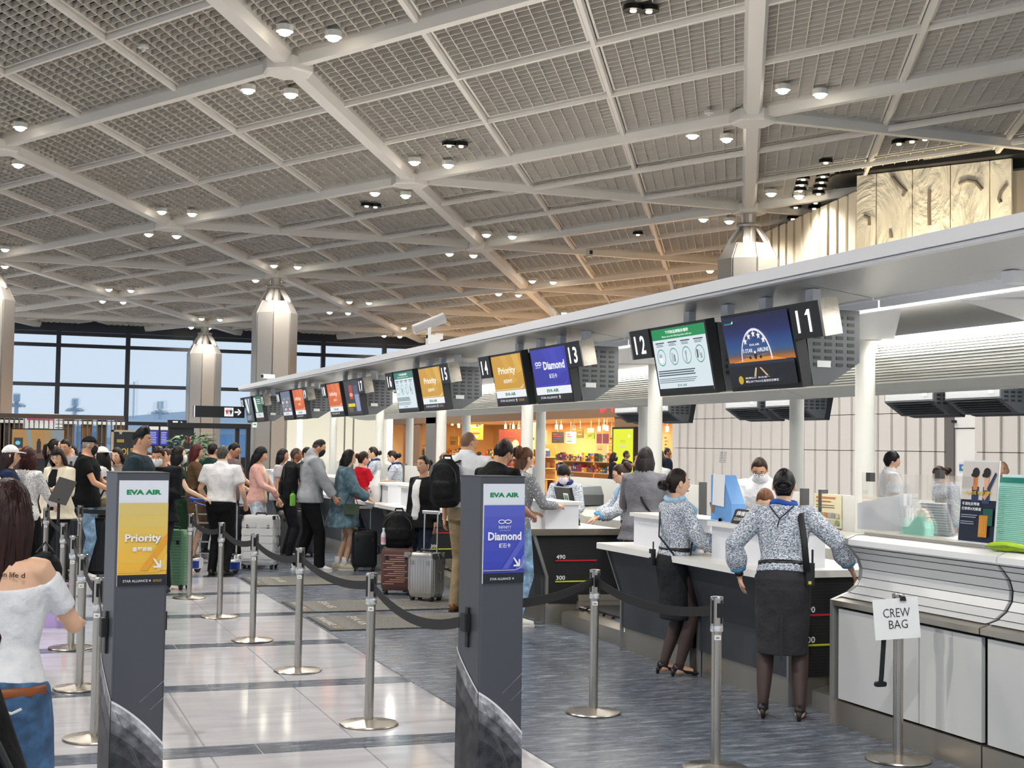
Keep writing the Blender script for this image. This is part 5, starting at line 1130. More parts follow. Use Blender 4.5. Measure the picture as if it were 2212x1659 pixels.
def person(label, xp, yp, D, cam, sex='m', skin='l', hair=('short', '17120f'), top=('tee', '222222'), bottom=('trousers', '222222'), shoes='1d1d1e', arms=('down', 'down'), lean=0, hp=0, hy=0, bulk=1.0,
           feet=None, mask=None, glasses=None, vox=None, h=None, socks=None, scarf=None, inner=None, detail=False, near=False, curl=.38):
    k0 = CAM_Z; P = at_d(xp, yp, D); heading = rad(cam+20)
    # height from the sight line of the crown; lean and bowed head lower the crown
    lr, hr = rad(lean), rad(lean+hp)
    def crown(k): return Vector((0, .52*k*math.sin(lr)+.235*math.sin(hr)*1.0, .93*k+.52*k*math.cos(lr)+.245*math.cos(hr)))
    k = 1.0
    if h is None:
        for _ in range(12): k += (P[2]-crown(k).z)/1.45
    else: k = h/1.7
    c = crown(k); off = Matrix.Rotation(-heading, 3, 'Z')@Vector((0, c.y, 0))
    t = thing('person', label, 'person', (P[0]-off.x, P[1]-off.y, 0), -heading)
    vox = vox or min(.020, max(.0085, D*.00085)); f = sex == 'f'; w = bulk
    sm = mat(SK.get(skin, skin), .5, kind='skin'); hc = hair[1]
    pel = Vector((0, 0, .93*k)); RL = Matrix.Rotation(-lr, 3, 'X')
    def U(p):
        p = Vector(p)
        if p.z <= pel.z: return p
        e = smooth(.93*k, 1.12*k, p.z); return pel+Matrix.Rotation(-lr*e, 3, 'X')@(p-pel)
    # ---- body
    T_ = TF_ if f else TM_
    def torso(b, z0, z1, inf, flare=0.0, mi=0, n=20, top_cap=True):
        zs = sorted({z0, z1}|{q[0] for q in T_ if z0 < q[0] < z1}); pts = []; rs = []
        for z in zs:
            a = [np.interp(z, [q[0] for q in T_], [q[i] for q in T_]) for i in (1, 2, 3)]
            fl = flare*max(0, (1.05-z)) if z < 1.05 else 0
            pts.append(U((0, a[2]*k, z*k))); rs.append(((a[0]*w+inf+fl)*k, (a[1]*w+inf+fl)*k))
        return b.tube(pts, rs, n, mi, side=(1, 0, 0))
    b = MB(); torso(b, .86, 1.55, 0)
    sw = (.150 if f else .178)*k*(w**.5); ar = .043 if f else .052
    SH = {}; HH = MB(); sleeves = {}
    for si, s in ((0, -1), (1, 1)):
        a = arms[si]; a = PRE[a] if isinstance(a, str) else a; kk = k if isinstance(arms[si], str) else 1.0
        S = U((s*sw, -.005, 1.385*k)); Tt = Vector((s*a[0]*kk, a[1]*kk, a[2]*kk)); pole = Vector((s*.55, -.7, -.5)) if len(a) < 4 else Vector((s*a[3][0], a[3][1], a[3][2]))
        Eb, Wp = ik(S, Tt, .285*k, .245*k, pole); SH[s] = (S, Eb, Wp)
        Sn = S*.75+U((0, -.005, 1.39*k))*.25
        b.tube([Sn, S, S+(Eb-S)*.3, S+(Eb-S)*.9, Eb, Eb+(Wp-Eb)*.25, Wp, Wp+(Wp-Eb)*.06], [ar*.95, ar, ar*.95, ar*.76, ar*.74, ar*.76, ar*.52, ar*.5], 12)
        fd = (Wp-Eb).normalized(); nn = Vector((-s, .25, -.35)) if abs(fd.z) > .7 else Vector((-s*.4, 0, -1))
        hand(HH, Wp, fd, nn, .98 if not f else .9, curl, 0, 8 if near else 5)
    ft = feet or ((-.10, 0.0, -8), (.10, .02, 8)); LG = {}
    for (fx, fy, fa), s in zip(ft, (-1, 1)):
        hp_ = Vector((s*.088*k, -.005, .90*k)); an = Vector((fx*k, fy-.02, .085)); Kn, an2 = ik(hp_, an, .43*k, .415*k, Vector((s*.08, 1, 0))); LG[s] = (hp_, Kn, an, fa)
        tr = .080 if not f else .078
        b.tube([hp_+Vector((0, 0, .02)), hp_+(Kn-hp_)*.25, Kn+(hp_-Kn)*.12, Kn, Kn+(an-Kn)*.3, Kn+(an-Kn)*.62, an+(Kn-an)*.06, an-Vector((0, 0, .02))], [tr*w, tr*w, .056, .052, .053, .046, .034, .034], 12)
        d = Vector((math.sin(rad(fa)), math.cos(rad(fa)), 0)); b.tube([an-d*.03-Vector((0, 0, .04)), an+d*.04-Vector((0, 0, .035)), an+d*.11-Vector((0, 0, .055))], [.033, .036, .03], 10)
    # ---- head
    nb = U((0, 0, 1.45*k)); Hm = Matrix.Translation(nb)@Matrix.Rotation(-rad(hy), 4, 'Z')@Matrix.Rotation(-hr, 4, 'X')@Matrix.Translation((0, .018, .128)) if False else Matrix.Translation(nb)@Matrix.Rotation(-hr, 4, 'X')@Matrix.Rotation(-rad(hy), 4, 'Z')@Matrix.Translation((0, .018, .128))
    ex = MB(); ex.add([Hm@head_pt(u) for u in HD], HF, 0)
    R3 = Hm.to_3x3()
    for s in (-1, 1):
        ex.ell(Hm@Vector((s*.074, -.006, -.004)), (.010, .019, .030), 8, 6, 0, R3)
        ex.ell(Hm@Vector((s*.031, .0805, .010)), (.0135, .007, .0065), 8, 5, 1, R3); ex.ell(Hm@Vector((s*.031, .0865, .010)), (.0062, .003, .0062), 7, 5, 2, R3)
        ex.tube([Hm@Vector((s*.016, .087, .030)), Hm@Vector((s*.032, .086, .035)), Hm@Vector((s*.047, .077, .029))], [.003, .004, .002], 5, 3)
    ex.ell(Hm@Vector((0, .0875, -.0585)), (.021, .007, .0075), 10, 6, 4, R3)
    ex.add(HH.v, HH.f, 0)
    soft(b, 'body', [sm, mat('f1ece8', .3), mat('1c1310', .2), mat(hc if hair[0] != 'bald' else '3a2a22', .7), mat('b5655c', .4)], t, vox, 2, ex)
    # ---- hair
    st = hair[0]; hm = mat(hc, .42, kind='hair'); sd = int(xp*7+yp) % 97
    ln = hair[2] if len(hair) > 2 else None
    def hobj(bb, name='hair'): return bb.build(name, hm, t, smooth=True)
    if st == 'bald': shell(Hm, .02, .0, -.075, .012, rough=.0, seed=sd).build('hair_stubble', mat(hc, .6, kind='skin'), t, smooth=True) if len(hair) > 2 else None
    elif st == 'short': hobj(shell(Hm, .066, .0, -.075, .085, rough=.03, seed=sd))
    elif st == 'fade': hobj(shell(Hm, .072, .035, .02, .06, .10, .015, seed=sd)); shell(Hm, .07, -.005, -.07, .022, rough=0, seed=sd).build('faded_sides', mat('3d2f28', .6, kind='skin'), t, smooth=True)
    elif st == 'quiff': hobj(shell(Hm, .070, .03, .0, .07, .42, .04, seed=sd)); shell(Hm, .07, -.005, -.07, .022, rough=0, seed=sd).build('faded_sides', mat('3d2f28', .6, kind='skin'), t, smooth=True)
    elif st == 'curly': hobj(shell(Hm, .06, -.005, -.08, .16, rough=.10, seed=sd))
    elif st == 'mop': hobj(shell(Hm, .030, -.02, -.085, .15, rough=.03, seed=sd))
    elif st in ('bob', 'long'):
        bb = shell(Hm, .035 if (len(hair) > 3) else .068, -.045, -.09, .13, rough=.02, seed=sd); cu = curtain(Hm, ln or .17, flare=.12 if st == 'bob' else .05, back=.0 if st == 'bob' else .05, seed=sd, rx=.098, ry=.112); bb.add(cu.v, cu.f); hobj(bb)
    elif st in ('bun', 'lowbun', 'updo', 'pony'):
        bb = shell(Hm, .066, -.005, -.08, .075, rough=.012, seed=sd); hobj(bb); c2 = MB()
        if st == 'bun': c2.ell(Hm@Vector((0, -.118, .035)), (.042, .036, .042), 12, 8, 0, R3)
        elif st == 'lowbun': c2.ell(Hm@Vector((0, -.112, -.015)), (.060, .036, .045), 14, 9, 0, R3).tube([Hm@Vector((.05*math.cos(a), -.142, -.012+.028*math.sin(a))) for a in np.linspace(0, 6, 14)], .013, 6)
        elif st == 'updo': c2.ell(Hm@Vector((0, -.10, .05)), (.055, .05, .07), 12, 8, 0, R3)
        else: c2.tube([Hm@Vector(p) for p in ((0, -.09, .04), (0, -.14, .01), (0, -.15, -.10), (0, -.13, -.24))], [.022, .03, .036, .01], 10)
        hobj(c2, 'hair_bun' if st != 'pony' else 'ponytail')
        if st == 'updo' and ln: hobj(curtain(Hm, ln, A=80, rx=.085, ry=.1, seed=sd), 'loose_hair')
    elif st in ('cap', 'caplong'):
        cm = mat(hair[2], .7, kind='cloth'); shell(Hm, .045, .035, .03, .13, rough=0, seed=sd).build('cap', cm, t, smooth=True); rev = len(hair) > 3
        bb = MB(); bb.tube([Hm@Vector((0, (.06 if not rev else -.06), .045)), Hm@Vector((0, .11 if not rev else -.11, .046)), Hm@Vector((0, .165 if not rev else -.155, .034))], [(.075, .006), (.072, .006), (.045, .005)], 12, side=R3@Vector((1, 0, 0))); bb.build('cap_brim', cm, t, smooth=True)
        bb = shell(Hm, .05, -.02, -.085, .05, rough=.02, seed=sd)
        if st == 'caplong': cu = curtain(Hm, .34, back=.04, seed=sd); bb.add(cu.v, cu.f)
        hobj(bb)
    # ---- clothes
    g = .014; tk, tc = top[0], top[1]; tkind = top[2] if len(top) > 2 else 'cloth'; tm = mat(tc, .75, kind=tkind)
    SL = {'tee': .62, 'shirt': .70, 'long': 1.98, 'jacket': 1.98, 'hoodie': 1.98, 'dress': .55, 'longdress': 1.95, 'blouse': 1.72, 'suit': 1.97, 'oversize': 1.9, 'offshoulder': .75}[tk]
    inf = {'jacket': .03, 'hoodie': .034, 'suit': .024, 'oversize': .05, 'shirt': .022, 'blouse': .022, 'dress': .02, 'longdress': .02, 'offshoulder': .009}.get(tk, .018)
    hem = {'tee': .84, 'shirt': .95, 'blouse': .98, 'jacket': .80, 'hoodie': .86, 'suit': .80, 'dress': .55, 'longdress': .50, 'oversize': .60, 'offshoulder': 1.0}.get(tk, .86)
    b = MB()
    if tk == 'offshoulder': torso(b, .955, 1.325, inf)
    elif hem < .84:
        torso(b, .87, 1.445, inf); a = [np.interp(.9, [q[0] for q in T_], [q[i] for q in T_]) for i in (1, 2)]; fl = .05 if tk != 'oversize' else .09
        b.tube([(0, 0, 1.0*k), (0, 0, .9*k), (0, 0, hem*k)], [((a[0]*w+inf)*.92*k, (a[1]*w+inf)*.95*k), ((a[0]*w+inf)*k, (a[1]*w+inf)*k), ((a[0]*w+inf+fl)*k, (a[1]*w+inf+fl)*k)], 20, side=(1, 0, 0))
    else: torso(b, hem, 1.45, inf, .12 if tk in ('hoodie', 'tee') else 0)
    for s in (-1, 1):
        S, Eb, Wp = SH[s]; si = inf*.85+(.012 if tk in ('hoodie', 'blouse', 'oversize', 'shirt') else .004)
        Sn = S*.7+U((0, -.005, 1.385*k))*.3; pts = [Sn, S+(S-Sn)*.1]; rs = [ar+si*.6, ar+si]
        if tk == 'offshoulder': pts = [S+(Eb-S)*.25-(S-Sn)*.5, S+(Eb-S)*.25]; rs = [ar+.004, ar+.010]
        def along(q): return S+(Eb-S)*q if q <= 1 else Eb+(Wp-Eb)*(q-1)
        for q in np.arange(.3, SL+.01, .1):
            rr = ar*(1-.25*min(1, q)) if q < 1 else ar*(.76-.2*(q-1)); puff = .018*math.exp(-((q-1.45)/.22)**2) if tk == 'blouse' else 0
            if tk == 'offshoulder' and q < .4: continue
            pts.append(along(q)); rs.append(rr+si*(1.0 if q < 1.85 else .6)+puff+(.004 if tk in ('tee', 'shirt', 'dress') else 0))
        b.tube(pts, rs, 12)
        if tk == 'blouse':
            c0, c1 = along(SL-.05), along(SL+.08); MB().tube([c0, c1], [ar*.66+si, ar*.62+si*.9], 14).build('cuff', mat('58a8d8', .6), t, smooth=True)
    if tk == 'hoodie': b.tube([U((0, -.02, 1.42*k)), U((0, -.055, 1.49*k)), U((0, -.045, 1.545*k))], [(.12, .10), (.105, .075), (.07, .035)], 14, side=(1, 0, 0))
    soft(b, {'tee': 't_shirt', 'shirt': 'shirt', 'long': 'sweater', 'jacket': 'jacket', 'hoodie': 'hoodie', 'dress': 'dress', 'longdress': 'dress', 'blouse': 'blouse', 'suit': 'suit_jacket', 'oversize': 'denim_jacket', 'offshoulder': 'off_shoulder_top'}[tk], [tm], t, vox, 2)
    if tk in ('shirt', 'suit') : MB().tube([U((0, -.012, 1.435*k)), U((0, -.008, 1.49*k))], [(.082*w*k, .072*k), (.064*k, .066*k)], 18, side=(1, 0, 0)).build('collar', tm if tk == 'shirt' else mat('e4e4e6', .6), t, smooth=True)
    if inner:
        fy = lambda z: np.interp(z, [q[0] for q in T_], [q[2] for q in T_])*w*k+inf*k+np.interp(z, [q[0] for q in T_], [q[3] for q in T_])*k
        MB().tube([U((0, fy(z)-.006, z*k)) for z in (1.40, 1.32, 1.2, 1.08, .96, .88)], [(.05, .014), (.065, .02), (.06, .022), (.06, .022), (.065, .024), (.07, .024)], 12, side=(1, 0, 0)).build('inner_shirt', mat(inner, .7, kind='cloth'), t, smooth=True)
    bk, bc = bottom[0], bottom[1]; bm = mat(bc, .75, kind=bottom[2] if len(bottom) > 2 else 'cloth')
    if bk in ('trousers', 'shorts'):
        b = MB(); torso(b, .84, 1.03 if tk != 'offshoulder' else .965, .014)
        for s in (-1, 1):
            hp_, Kn, an, fa = LG[s]; e = 1.0 if bk == 'trousers' else .0; lw = .016 if len(bottom) < 4 else bottom[3]
            pts = [hp_+Vector((0, 0, .03)), hp_+(Kn-hp_)*.25, hp_+(Kn-hp_)*.8, Kn]; rs = [.082*w+lw, .08*w+lw, .06+lw, .054+lw]
            if e: pts += [Kn+(an-Kn)*.4, Kn+(an-Kn)*.8, an+Vector((0, 0, -.03))]; rs += [.05+lw, .042+lw*1.2, .040+lw*1.4]
            b.tube(pts, rs, 14)
        soft(b, 'trousers' if e else 'shorts', [bm], t, vox, 2)
    elif bk == 'skirt':
        z1 = bottom[3] if len(bottom) > 3 else .46; b = MB(); torso(b, .90, 1.05, .014); a = [np.interp(.9, [q[0] for q in T_], [q[i] for q in T_]) for i in (1, 2)]
        b.tube([(0, -.005, .96*k), (0, -.01, .88*k), (0, 0, .7*k), (0, .0, z1*k)], [((a[0]*w+.014)*k, (a[1]*w+.014)*k), ((a[0]*w+.016)*k, (a[1]*w+.02)*k), ((a[0]*w+.012)*k, a[1]*w*k), ((a[0]*w-.008)*k, (a[1]*w-.01)*k)], 22, side=(1, 0, 0))
        soft(b, 'skirt', [bm], t, vox, 2); MB().tube([U((0, -.004, 1.02*k)), U((0, -.003, 1.055*k))], [((.140*w+.021)*k, (.105*w+.021)*k)]*2, 24, side=(1, 0, 0)).build('waist_belt', mat('18181a', .4), t, smooth=True)
        for s in (-1, 1):      # sheer dark tights
            hp_, Kn, an, fa = LG[s]; MB().tube([hp_+(Kn-hp_)*.2, hp_+(Kn-hp_)*.7, Kn, Kn+(an-Kn)*.3, Kn+(an-Kn)*.62, an+(Kn-an)*.06, an-Vector((0, 0, .03))], [.083, .066, .0575, .0575, .050, .037, .037], 14).build('tights', mat('43322f', .55), t, smooth=True) if tk == 'blouse' else None
    for s in (-1, 1):
        hp_, Kn, an, fa = LG[s]; d = Vector((math.sin(rad(fa)), math.cos(rad(fa)), 0)); sd_ = Vector((d.y, -d.x, 0)); z0 = Vector((0, 0, an.z))
        b = MB()
        if bk == 'skirt' and tk == 'blouse':
            b.tube([an-d*.045-z0+Vector((0, 0, .072)), an-d*.01-z0+Vector((0, 0, .060)), an+d*.06-z0+Vector((0, 0, .036)), an+d*.13-z0+Vector((0, 0, .024)), an+d*.175-z0+Vector((0, 0, .018))], [(.030, .030), (.034, .026), (.037, .022), (.034, .018), (.012, .010)], 12, side=sd_)
            b.tube([an-d*.05-z0+Vector((0, 0, .06)), an-d*.055-z0+Vector((0, 0, .002))], [.02, .012], 8)
        else:
            b.tube([an-d*.075-z0+Vector((0, 0, .045)), an-d*.03-z0+Vector((0, 0, .052)), an+d*.05-z0+Vector((0, 0, .048)), an+d*.13-z0+Vector((0, 0, .034)), an+d*.185-z0+Vector((0, 0, .03))], [(.026, .04), (.042, .05), (.045, .046), (.048, .033), (.03, .022)], 14, side=sd_)
        so = b.build('shoe', mat(shoes, .45), t, smooth=True)
        if bk != 'skirt' or tk != 'blouse': MB().rbox((-.046, -.09, .0), (.046, .20, .018), .04).build('sole', mat('e4e0d8' if shoes in ('e8e6e0', 'd9cfb4') else '1a1a1a', .6), so); so.children[0].location = (an.x, an.y, 0); so.children[0].rotation_euler = (0, 0, -rad(fa))
        if socks: MB().tube([an+Vector((0, 0, .10)), an-Vector((0, 0, .03))], [.042, .04], 12).build('sock', mat(socks, .8), t, smooth=True)
    # ---- accessories worn
    if mask: MB().tube([Hm@Vector((0, .048, -.004)), Hm@Vector((0, .056, -.03)), Hm@Vector((0, .048, -.07)), Hm@Vector((0, .03, -.11))], [(.056, .048), (.062, .054), (.056, .052), (.03, .03)], 14, side=R3@Vector((1, 0, 0))).tube([Hm@Vector((-.078, .0, -.01)), Hm@Vector((-.06, .05, -.03))], .002, 4).tube([Hm@Vector((.078, .0, -.01)), Hm@Vector((.06, .05, -.03))], .002, 4).build('face_mask', mat(mask, .7), t, smooth=True)
    if glasses:
        b = MB()
        for s in (-1, 1):
            b.tube([Hm@Vector((s*.033+.021*math.cos(a), .096, .009+.017*math.sin(a))) for a in np.linspace(0, 2*math.pi, 13)], .0018, 5); b.tube([Hm@Vector((s*.054, .092, .012)), Hm@Vector((s*.078, .0, .012))], .002, 5)
        b.tube([Hm@Vector((-.012, .097, .012)), Hm@Vector((.012, .097, .012))], .002, 5); b.build('glasses', mat(glasses, .3, .4), t)
    if scarf:
        b = MB(); b.tube([U((.074*math.cos(a), -.008+.066*math.sin(a), (1.452+.010*math.sin(2*a))*k)) for a in np.linspace(0, 2*math.pi, 20)], .024, 8)
        b.ell(U((.05, .06, 1.42*k)), (.05, .03, .045), 10, 7).tube([U((.04, .09, 1.42*k)), U((.07, .13, 1.36*k)), U((.05, .14, 1.28*k))], [(.02, .012), (.035, .014), (.012, .006)], 8)
        b.build('neck_scarf', mat(scarf, .6, kind='cloth'), t, smooth=True)
    t['_k'] = k; t['_D'] = D
    return t, dict(U=U, Hm=Hm, SH=SH, LG=LG, k=k)
def strap(t, A, col='17181a', side=1, z1=.95):
    U, k = A['U'], A['k']
    MB().tube([U((-side*.16, .06, z1*k)), U((-side*.05, .135, 1.15*k)), U((side*.06, .12, 1.32*k)), U((side*.10, .02, 1.425*k)), U((side*.08, -.10, 1.34*k)), U((-side*.03, -.155, 1.15*k)), U((-side*.16, -.08, z1*k))], [(.014, .005)]*7, 6, side=(1, 0, 0)).build('strap', mat(col, .6), t, smooth=True)
def carried(t, mk):      # a bag worn on the body: its own thing at the wearer's place
    o = mk(); o.matrix_world = t.matrix_basis @ o.matrix_basis; return o
def worn_backpack(t, A, label, w=.34, d=.2, h=.48, col='17181b', z=.90, x=0.0, both=True, back=.15):
    k = A['k']; o = backpack(x, -back-d*.5, z*k, 0, w, d, h, col, label, strap=True); o.matrix_basis = t.matrix_basis @ o.matrix_basis; return o

# ---- nearest: woman in white with the tattooed back
t, A = person('woman with long dark wavy hair, white off-shoulder top and jeans, tattooed upper back', 12, 1040, 5.07, 12, 'f', 'l', ('long', '2a1512', .46), ('offshoulder', 'e4e4e6'), ('trousers', '38597c', 'denim'), 'e8e6e0', ((.12, .34, 1.08, (-.6, -.5, -.8)), (.10, .36, 1.10, (.7, -.4, -.8))), bulk=1.12, near=True, vox=.0085, hy=10)
U, k, Hm = A['U'], A['k'], A['Hm']; hm = mat('2a1512', .42, kind='hair')
for q in range(26):
    a = rad(-100+200*q/25); r = random.Random(q); L = .34+.24*r.random(); X, Y = .092*math.sin(a), -.105*math.cos(a)
    fz = lambda f: .66+.34*smooth(-.075, .035, -(.075-(L+.075)*f)); pts = [Hm@Vector((X*fz(f)*(1-.1*f)+.012*math.sin(f*9+q*1.7)*f, Y*fz(f)*(1-.25*f)-.03*f+.012*math.cos(f*8+q)*f, .075-(L+.075)*f)) for f in np.linspace(0, 1, 11)]
    MB().tube(pts, [.012, .017, .018, .018, .017, .016, .015, .013, .011, .008, .003], 7).build('hair_lock', hm, t, smooth=True)
v_, f_, _ = glyphs('the challenges in life d'); b = MB(); zt_ = 1.352*k
b.add([U((x:= -.10+p[0]*.235, -(.092*math.sqrt(max(.05, 1-(x/.185)**2)))-.012, zt_+p[1]*.024-.02*(p[0]-.5)**2)) for p in v_], f_); b.build('tattoo', mat('2c2523', .8), t)
MB().tube([U((-.02, -.168, .935*k)), U((.1, -.150, .938*k)), U((.175, -.085, .94*k)), U((.196, -.02, .94*k))], [(.018, .006)]*4, 6, side=(0, 0, 1)).build('leather_belt', mat('8a4a1e', .5), t, smooth=True)
MB().prism([(-.16, .99*k), (.10, .99*k), (.02, .875*k)], 1, -.178, -.168).build('pointed_hem', mat('e4e4e6', .75, kind='cloth'), t)
for s in (-1, 1):
    for zz, n_ in ((.86, 0), (.66, 1)):
        MB().tube([(s*.02+s*.15*f, -.150+.02*f*f, zz*k+.02*f+.006*math.sin(f*14)) for f in np.linspace(0, 1, 10)], .005, 5).build('frayed_seam', mat('d9d6d0', .8), t)

# ---- queue at the left
person('person in a cream shirt at the far left edge, only shoulder and straps showing', -26, 972, 14.2, 50, 'm', 'l', top=('shirt', 'e6dfc4'), bottom=('trousers', '2a2c30'), arms=('low', 'low'), bulk=1.05)
t, A = person('person in a white cap and navy top at the far left', 20, 963, 15.6, 70, 'f', 'l', ('caplong', '2a1c18', 'e9e7e8'), ('tee', '232f4c'), ('trousers', '25272c'))
worn_backpack(t, A, 'black backpack on the person in the white cap', back=.1)
t, A = person('woman with a dark red bob and white knit top seen from behind', 58, 966, 15.9, 15, 'f', 'l', ('bob', '3a1815', .20), ('long', 'dcdad8', 'knit'), ('trousers', '151517'), arms=('down', 'bent')); strap(t, A, '2c1a1c', -1)
t, A = person('woman with black bob and glasses in a cream jacket looking at her phone', 121, 966, 17.4, 200, 'f', 'l', ('bob', '1d1412', .16, 1), ('jacket', 'e2d8c0'), ('trousers', '1b1d22'), arms=('phone', 'down'), hp=20, hy=-20, glasses='8a8a8a', inner='16171a')
S_ = A['SH'][-1][2]; o = tag(MB().box((0, 0, 0), (.075, .01, .15), R=Matrix.Rotation(rad(-35), 3, 'X')).build('smartphone', BLACK()), 'dark phone held up by the woman in the cream jacket', 'phone'); o.matrix_basis = t.matrix_basis@Matrix.Translation(S_+Vector((.02, .07, .05)))
person('woman with a dark ponytail and black top turned away in the left queue', 116, 948, 21.6, 60, 'f', 'l', ('pony', '1c1311'), ('tee', '17181b'), ('trousers', '1b1d22'))
person('man with short black hair in a grey zipped top, head bowed', 141, 949, 20.4, 190, 'm', 'm', ('short', '14110f'), ('jacket', '8d8c90'), ('trousers', '2a2c30'), arms=('phone', 'bent'), hp=18, inner='3c3d40')
person('woman with sunglasses on her head far back in the left queue', 158, 963, 23.5, 190, 'f', 'p', ('long', '1a1311', .25), ('tee', 'b8b4b0'), ('trousers', '2a2c30'))
person('person with black hair just behind the man in the black cap', 187, 944, 22.2, 40, 'm', 'l', ('short', '14110f'), ('tee', '2a2a2c'), ('trousers', '2a2c30'))
t, A = person('man in black cap, glasses and black mask, black t-shirt and light blue jeans', 193, 943, 18.2, 85, 'm', 'm', ('cap', '8a8884', '17181a'), ('tee', '131417'), ('trousers', '7fa0bd', 'denim'), 'e8e6e0', ('bent', 'bent'), mask='1a1a1c', glasses='d8d8d8', bulk=1.15, hp=4); P_ = Print(A['U']((.06, .172, 1.24)), (1, 0, 0), (0, 0, 1)); P_.lines(0, .012, .05, 2, .011, .007, 'd8d8d8'); o = P_.build('chest_print', t)
worn_backpack(t, A, 'black backpack on the man in the black cap', back=.13)
t, A = person('woman in a white bucket cap with long black hair and white t-shirt', 222, 966, 18.9, -75, 'f', 'l', ('caplong', '151212', 'ece9e2', 1), ('tee', 'e4e2e2'), ('trousers', '2a2c30'), arms=('bent', 'bent'), hp=5); worn_backpack(t, A, 'black backpack on the woman in the white cap', w=.28, h=.4)
person('woman with dark hair, closed eyes and taupe top facing the camera', 253, 968, 20.3, 195, 'f', 'l', ('long', '1d1412', .2), ('tee', '8d7f74'), ('trousers', '2a2c30'), arms=('bent', 'bent'), hp=14)
person('small person in pale pink behind the man with the quiff', 276, 983, 21.0, 165, 'f', 'l', ('short', '2a1a16'), ('tee', 'e6b8bd'), ('trousers', '7f8c9c'))
person('tall man with a black quiff in a dark teal t-shirt behind the yellow pillar', 303, 928, 14.4, 88, 'm', 'm', ('quiff', '0f0f11'), ('tee', '2b3a42'), ('trousers', '1d1e22'), bulk=1.08)
t, A = person('man in black jacket and white mask bowed over his phone', 341, 965, 16.6, 185, 'm', 'm', ('short', '2a1a15'), ('jacket', '131519'), ('trousers', '1d1e22'), arms=('phone', 'phone'), hp=26, mask='f0f0f2', bulk=1.08)
person('woman with long brown hair behind the man in the white mask', 318, 976, 19.5, 150, 'f', 'l', ('long', '3a2018', .3), ('tee', '1d1d20'), ('trousers', '2a2c30'))
person('person with auburn hair farther behind the man in the white mask', 362, 969, 21.8, -140, 'f', 'l', ('updo', '40241a'), ('tee', 'd8d4d0'), ('trousers', '2a2c30'))
person('woman with black bob and white mask in a bottle green dress', 384, 965, 18.6, 75, 'f', 'p', ('bob', '17110f', .18), ('dress', '16301f'), ('skirt', '16301f', 'cloth', .5), 'e8e6e0', ('down', 'bent'), mask='f0f0f2')
t, A = person('woman with long red hair and glasses in a brown dress', 423, 960, 21.2, 80, 'f', 'l', ('long', '4a1a16', .36, 1), ('longdress', '5a4630'), ('skirt', '5a4630', 'cloth', .5), '4a3a2e', ('bent', 'bent'), glasses='2a2a2a'); strap(t, A, '4a3c2c')
person('man with black hair and dark green t-shirt seen from behind at the plant', 459, 957, 22.4, 25, 'm', 'm', ('short', '14110f'), ('tee', '1f3a33'), ('trousers', '2a2c30'))
person('man with grey hair, white short sleeved shirt and black trousers seen from behind', 481, 963, 18.8, 12, 'm', 'l', ('short', '4a4743'), ('shirt', 'e8e6e6'), ('trousers', '131315'), arms=((.27, .16, .98), (.27, .18, .98)), bulk=1.15, feet=((-.10, 0, -10), (.09, -.03, 10)))
person('man with glasses and mauve t-shirt looking down behind the white shirt', 509, 957, 21.2, 105, 'm', 'm', ('short', '15110f'), ('tee', '6f5f62'), ('trousers', '2a2c30'), arms=('bent', 'bent'), hp=22, glasses='1d1d1d')
person('woman with long black hair and fringe in a pink shirt and cream vest', 564, 965, 20.6, 95, 'f', 'l', ('long', '131011', .26, 1), ('long', 'dfaea4'), ('trousers', 'b9c3cf', 'denim'), arms=('low', 'bent'), hp=10, inner='dccfb2')
person('woman with a dark bob behind the reaching man', 611, 970, 23.2, 95, 'f', 'm', ('bob', '1d1311', .16), ('tee', 'd0ccd0'), ('trousers', '2a2c30'), hp=8)
t, A = person('man with shaved dark hair in black t-shirt reaching down to the left', 640, 967, 21.6, 70, 'm', 'd', ('bald', '3a2c26', 1), ('tee', '17181b'), ('trousers', '25262a'), arms=((.38, .18, .98, (.8, -.2, .4)), 'phone'), lean=8)
person('person with short black hair half hidden by the grey hood', 662, 966, 24.2, 110, 'm', 'l', ('short', '1a1412'), ('tee', '3c3a3c'), ('trousers', '2a2c30'))
t, A = person('man in grey hoodie, black trousers and black mask bowing his head', 692, 950, 19.8, 82, 'm', 'm', ('fade', '14110f'), ('hoodie', 'a4a6ab'), ('trousers', '141416', 'cloth', .03), 'e8e6e0', ('bent', (.16, .36, 1.0)), lean=5, hp=14, mask='1a1a1d', bulk=1.1, feet=((-.12, -.14, -5), (.12, .17, 10)), vox=.014)
o = worn_backpack(t, A, 'large black backpack on the man in the grey hoodie', .36, .26, .58, z=.86, back=.14)
b = thing('sports_bottle', 'green drinking bottle in the side pocket of the large black backpack', 'bottle', (0, 0, 0)); MB().lathe([(.035, 0), (.04, .02), (.04, .15), (.02, .18)], 12).build('bottle', mat('6fae3c', .2), b); MB().lathe([(.022, .18), (.022, .215)], 10).build('cap', BLACK(), b); b.matrix_basis = t.matrix_basis@Matrix.Translation((.2, -.24, .92))
t, A = person('woman with long black hair, oversized denim jacket and bare legs', 753, 972, 20.0, 78, 'f', 'l', ('long', '14100f', .36), ('oversize', '55707c', 'denim'), ('skirt', '4a626e', 'denim', .6), 'd9cfb4', ('bent', (.16, .36, 1.02)), socks='f0f0f0', lean=5, feet=((-.08, -.03, -5), (.08, .06, 12)))
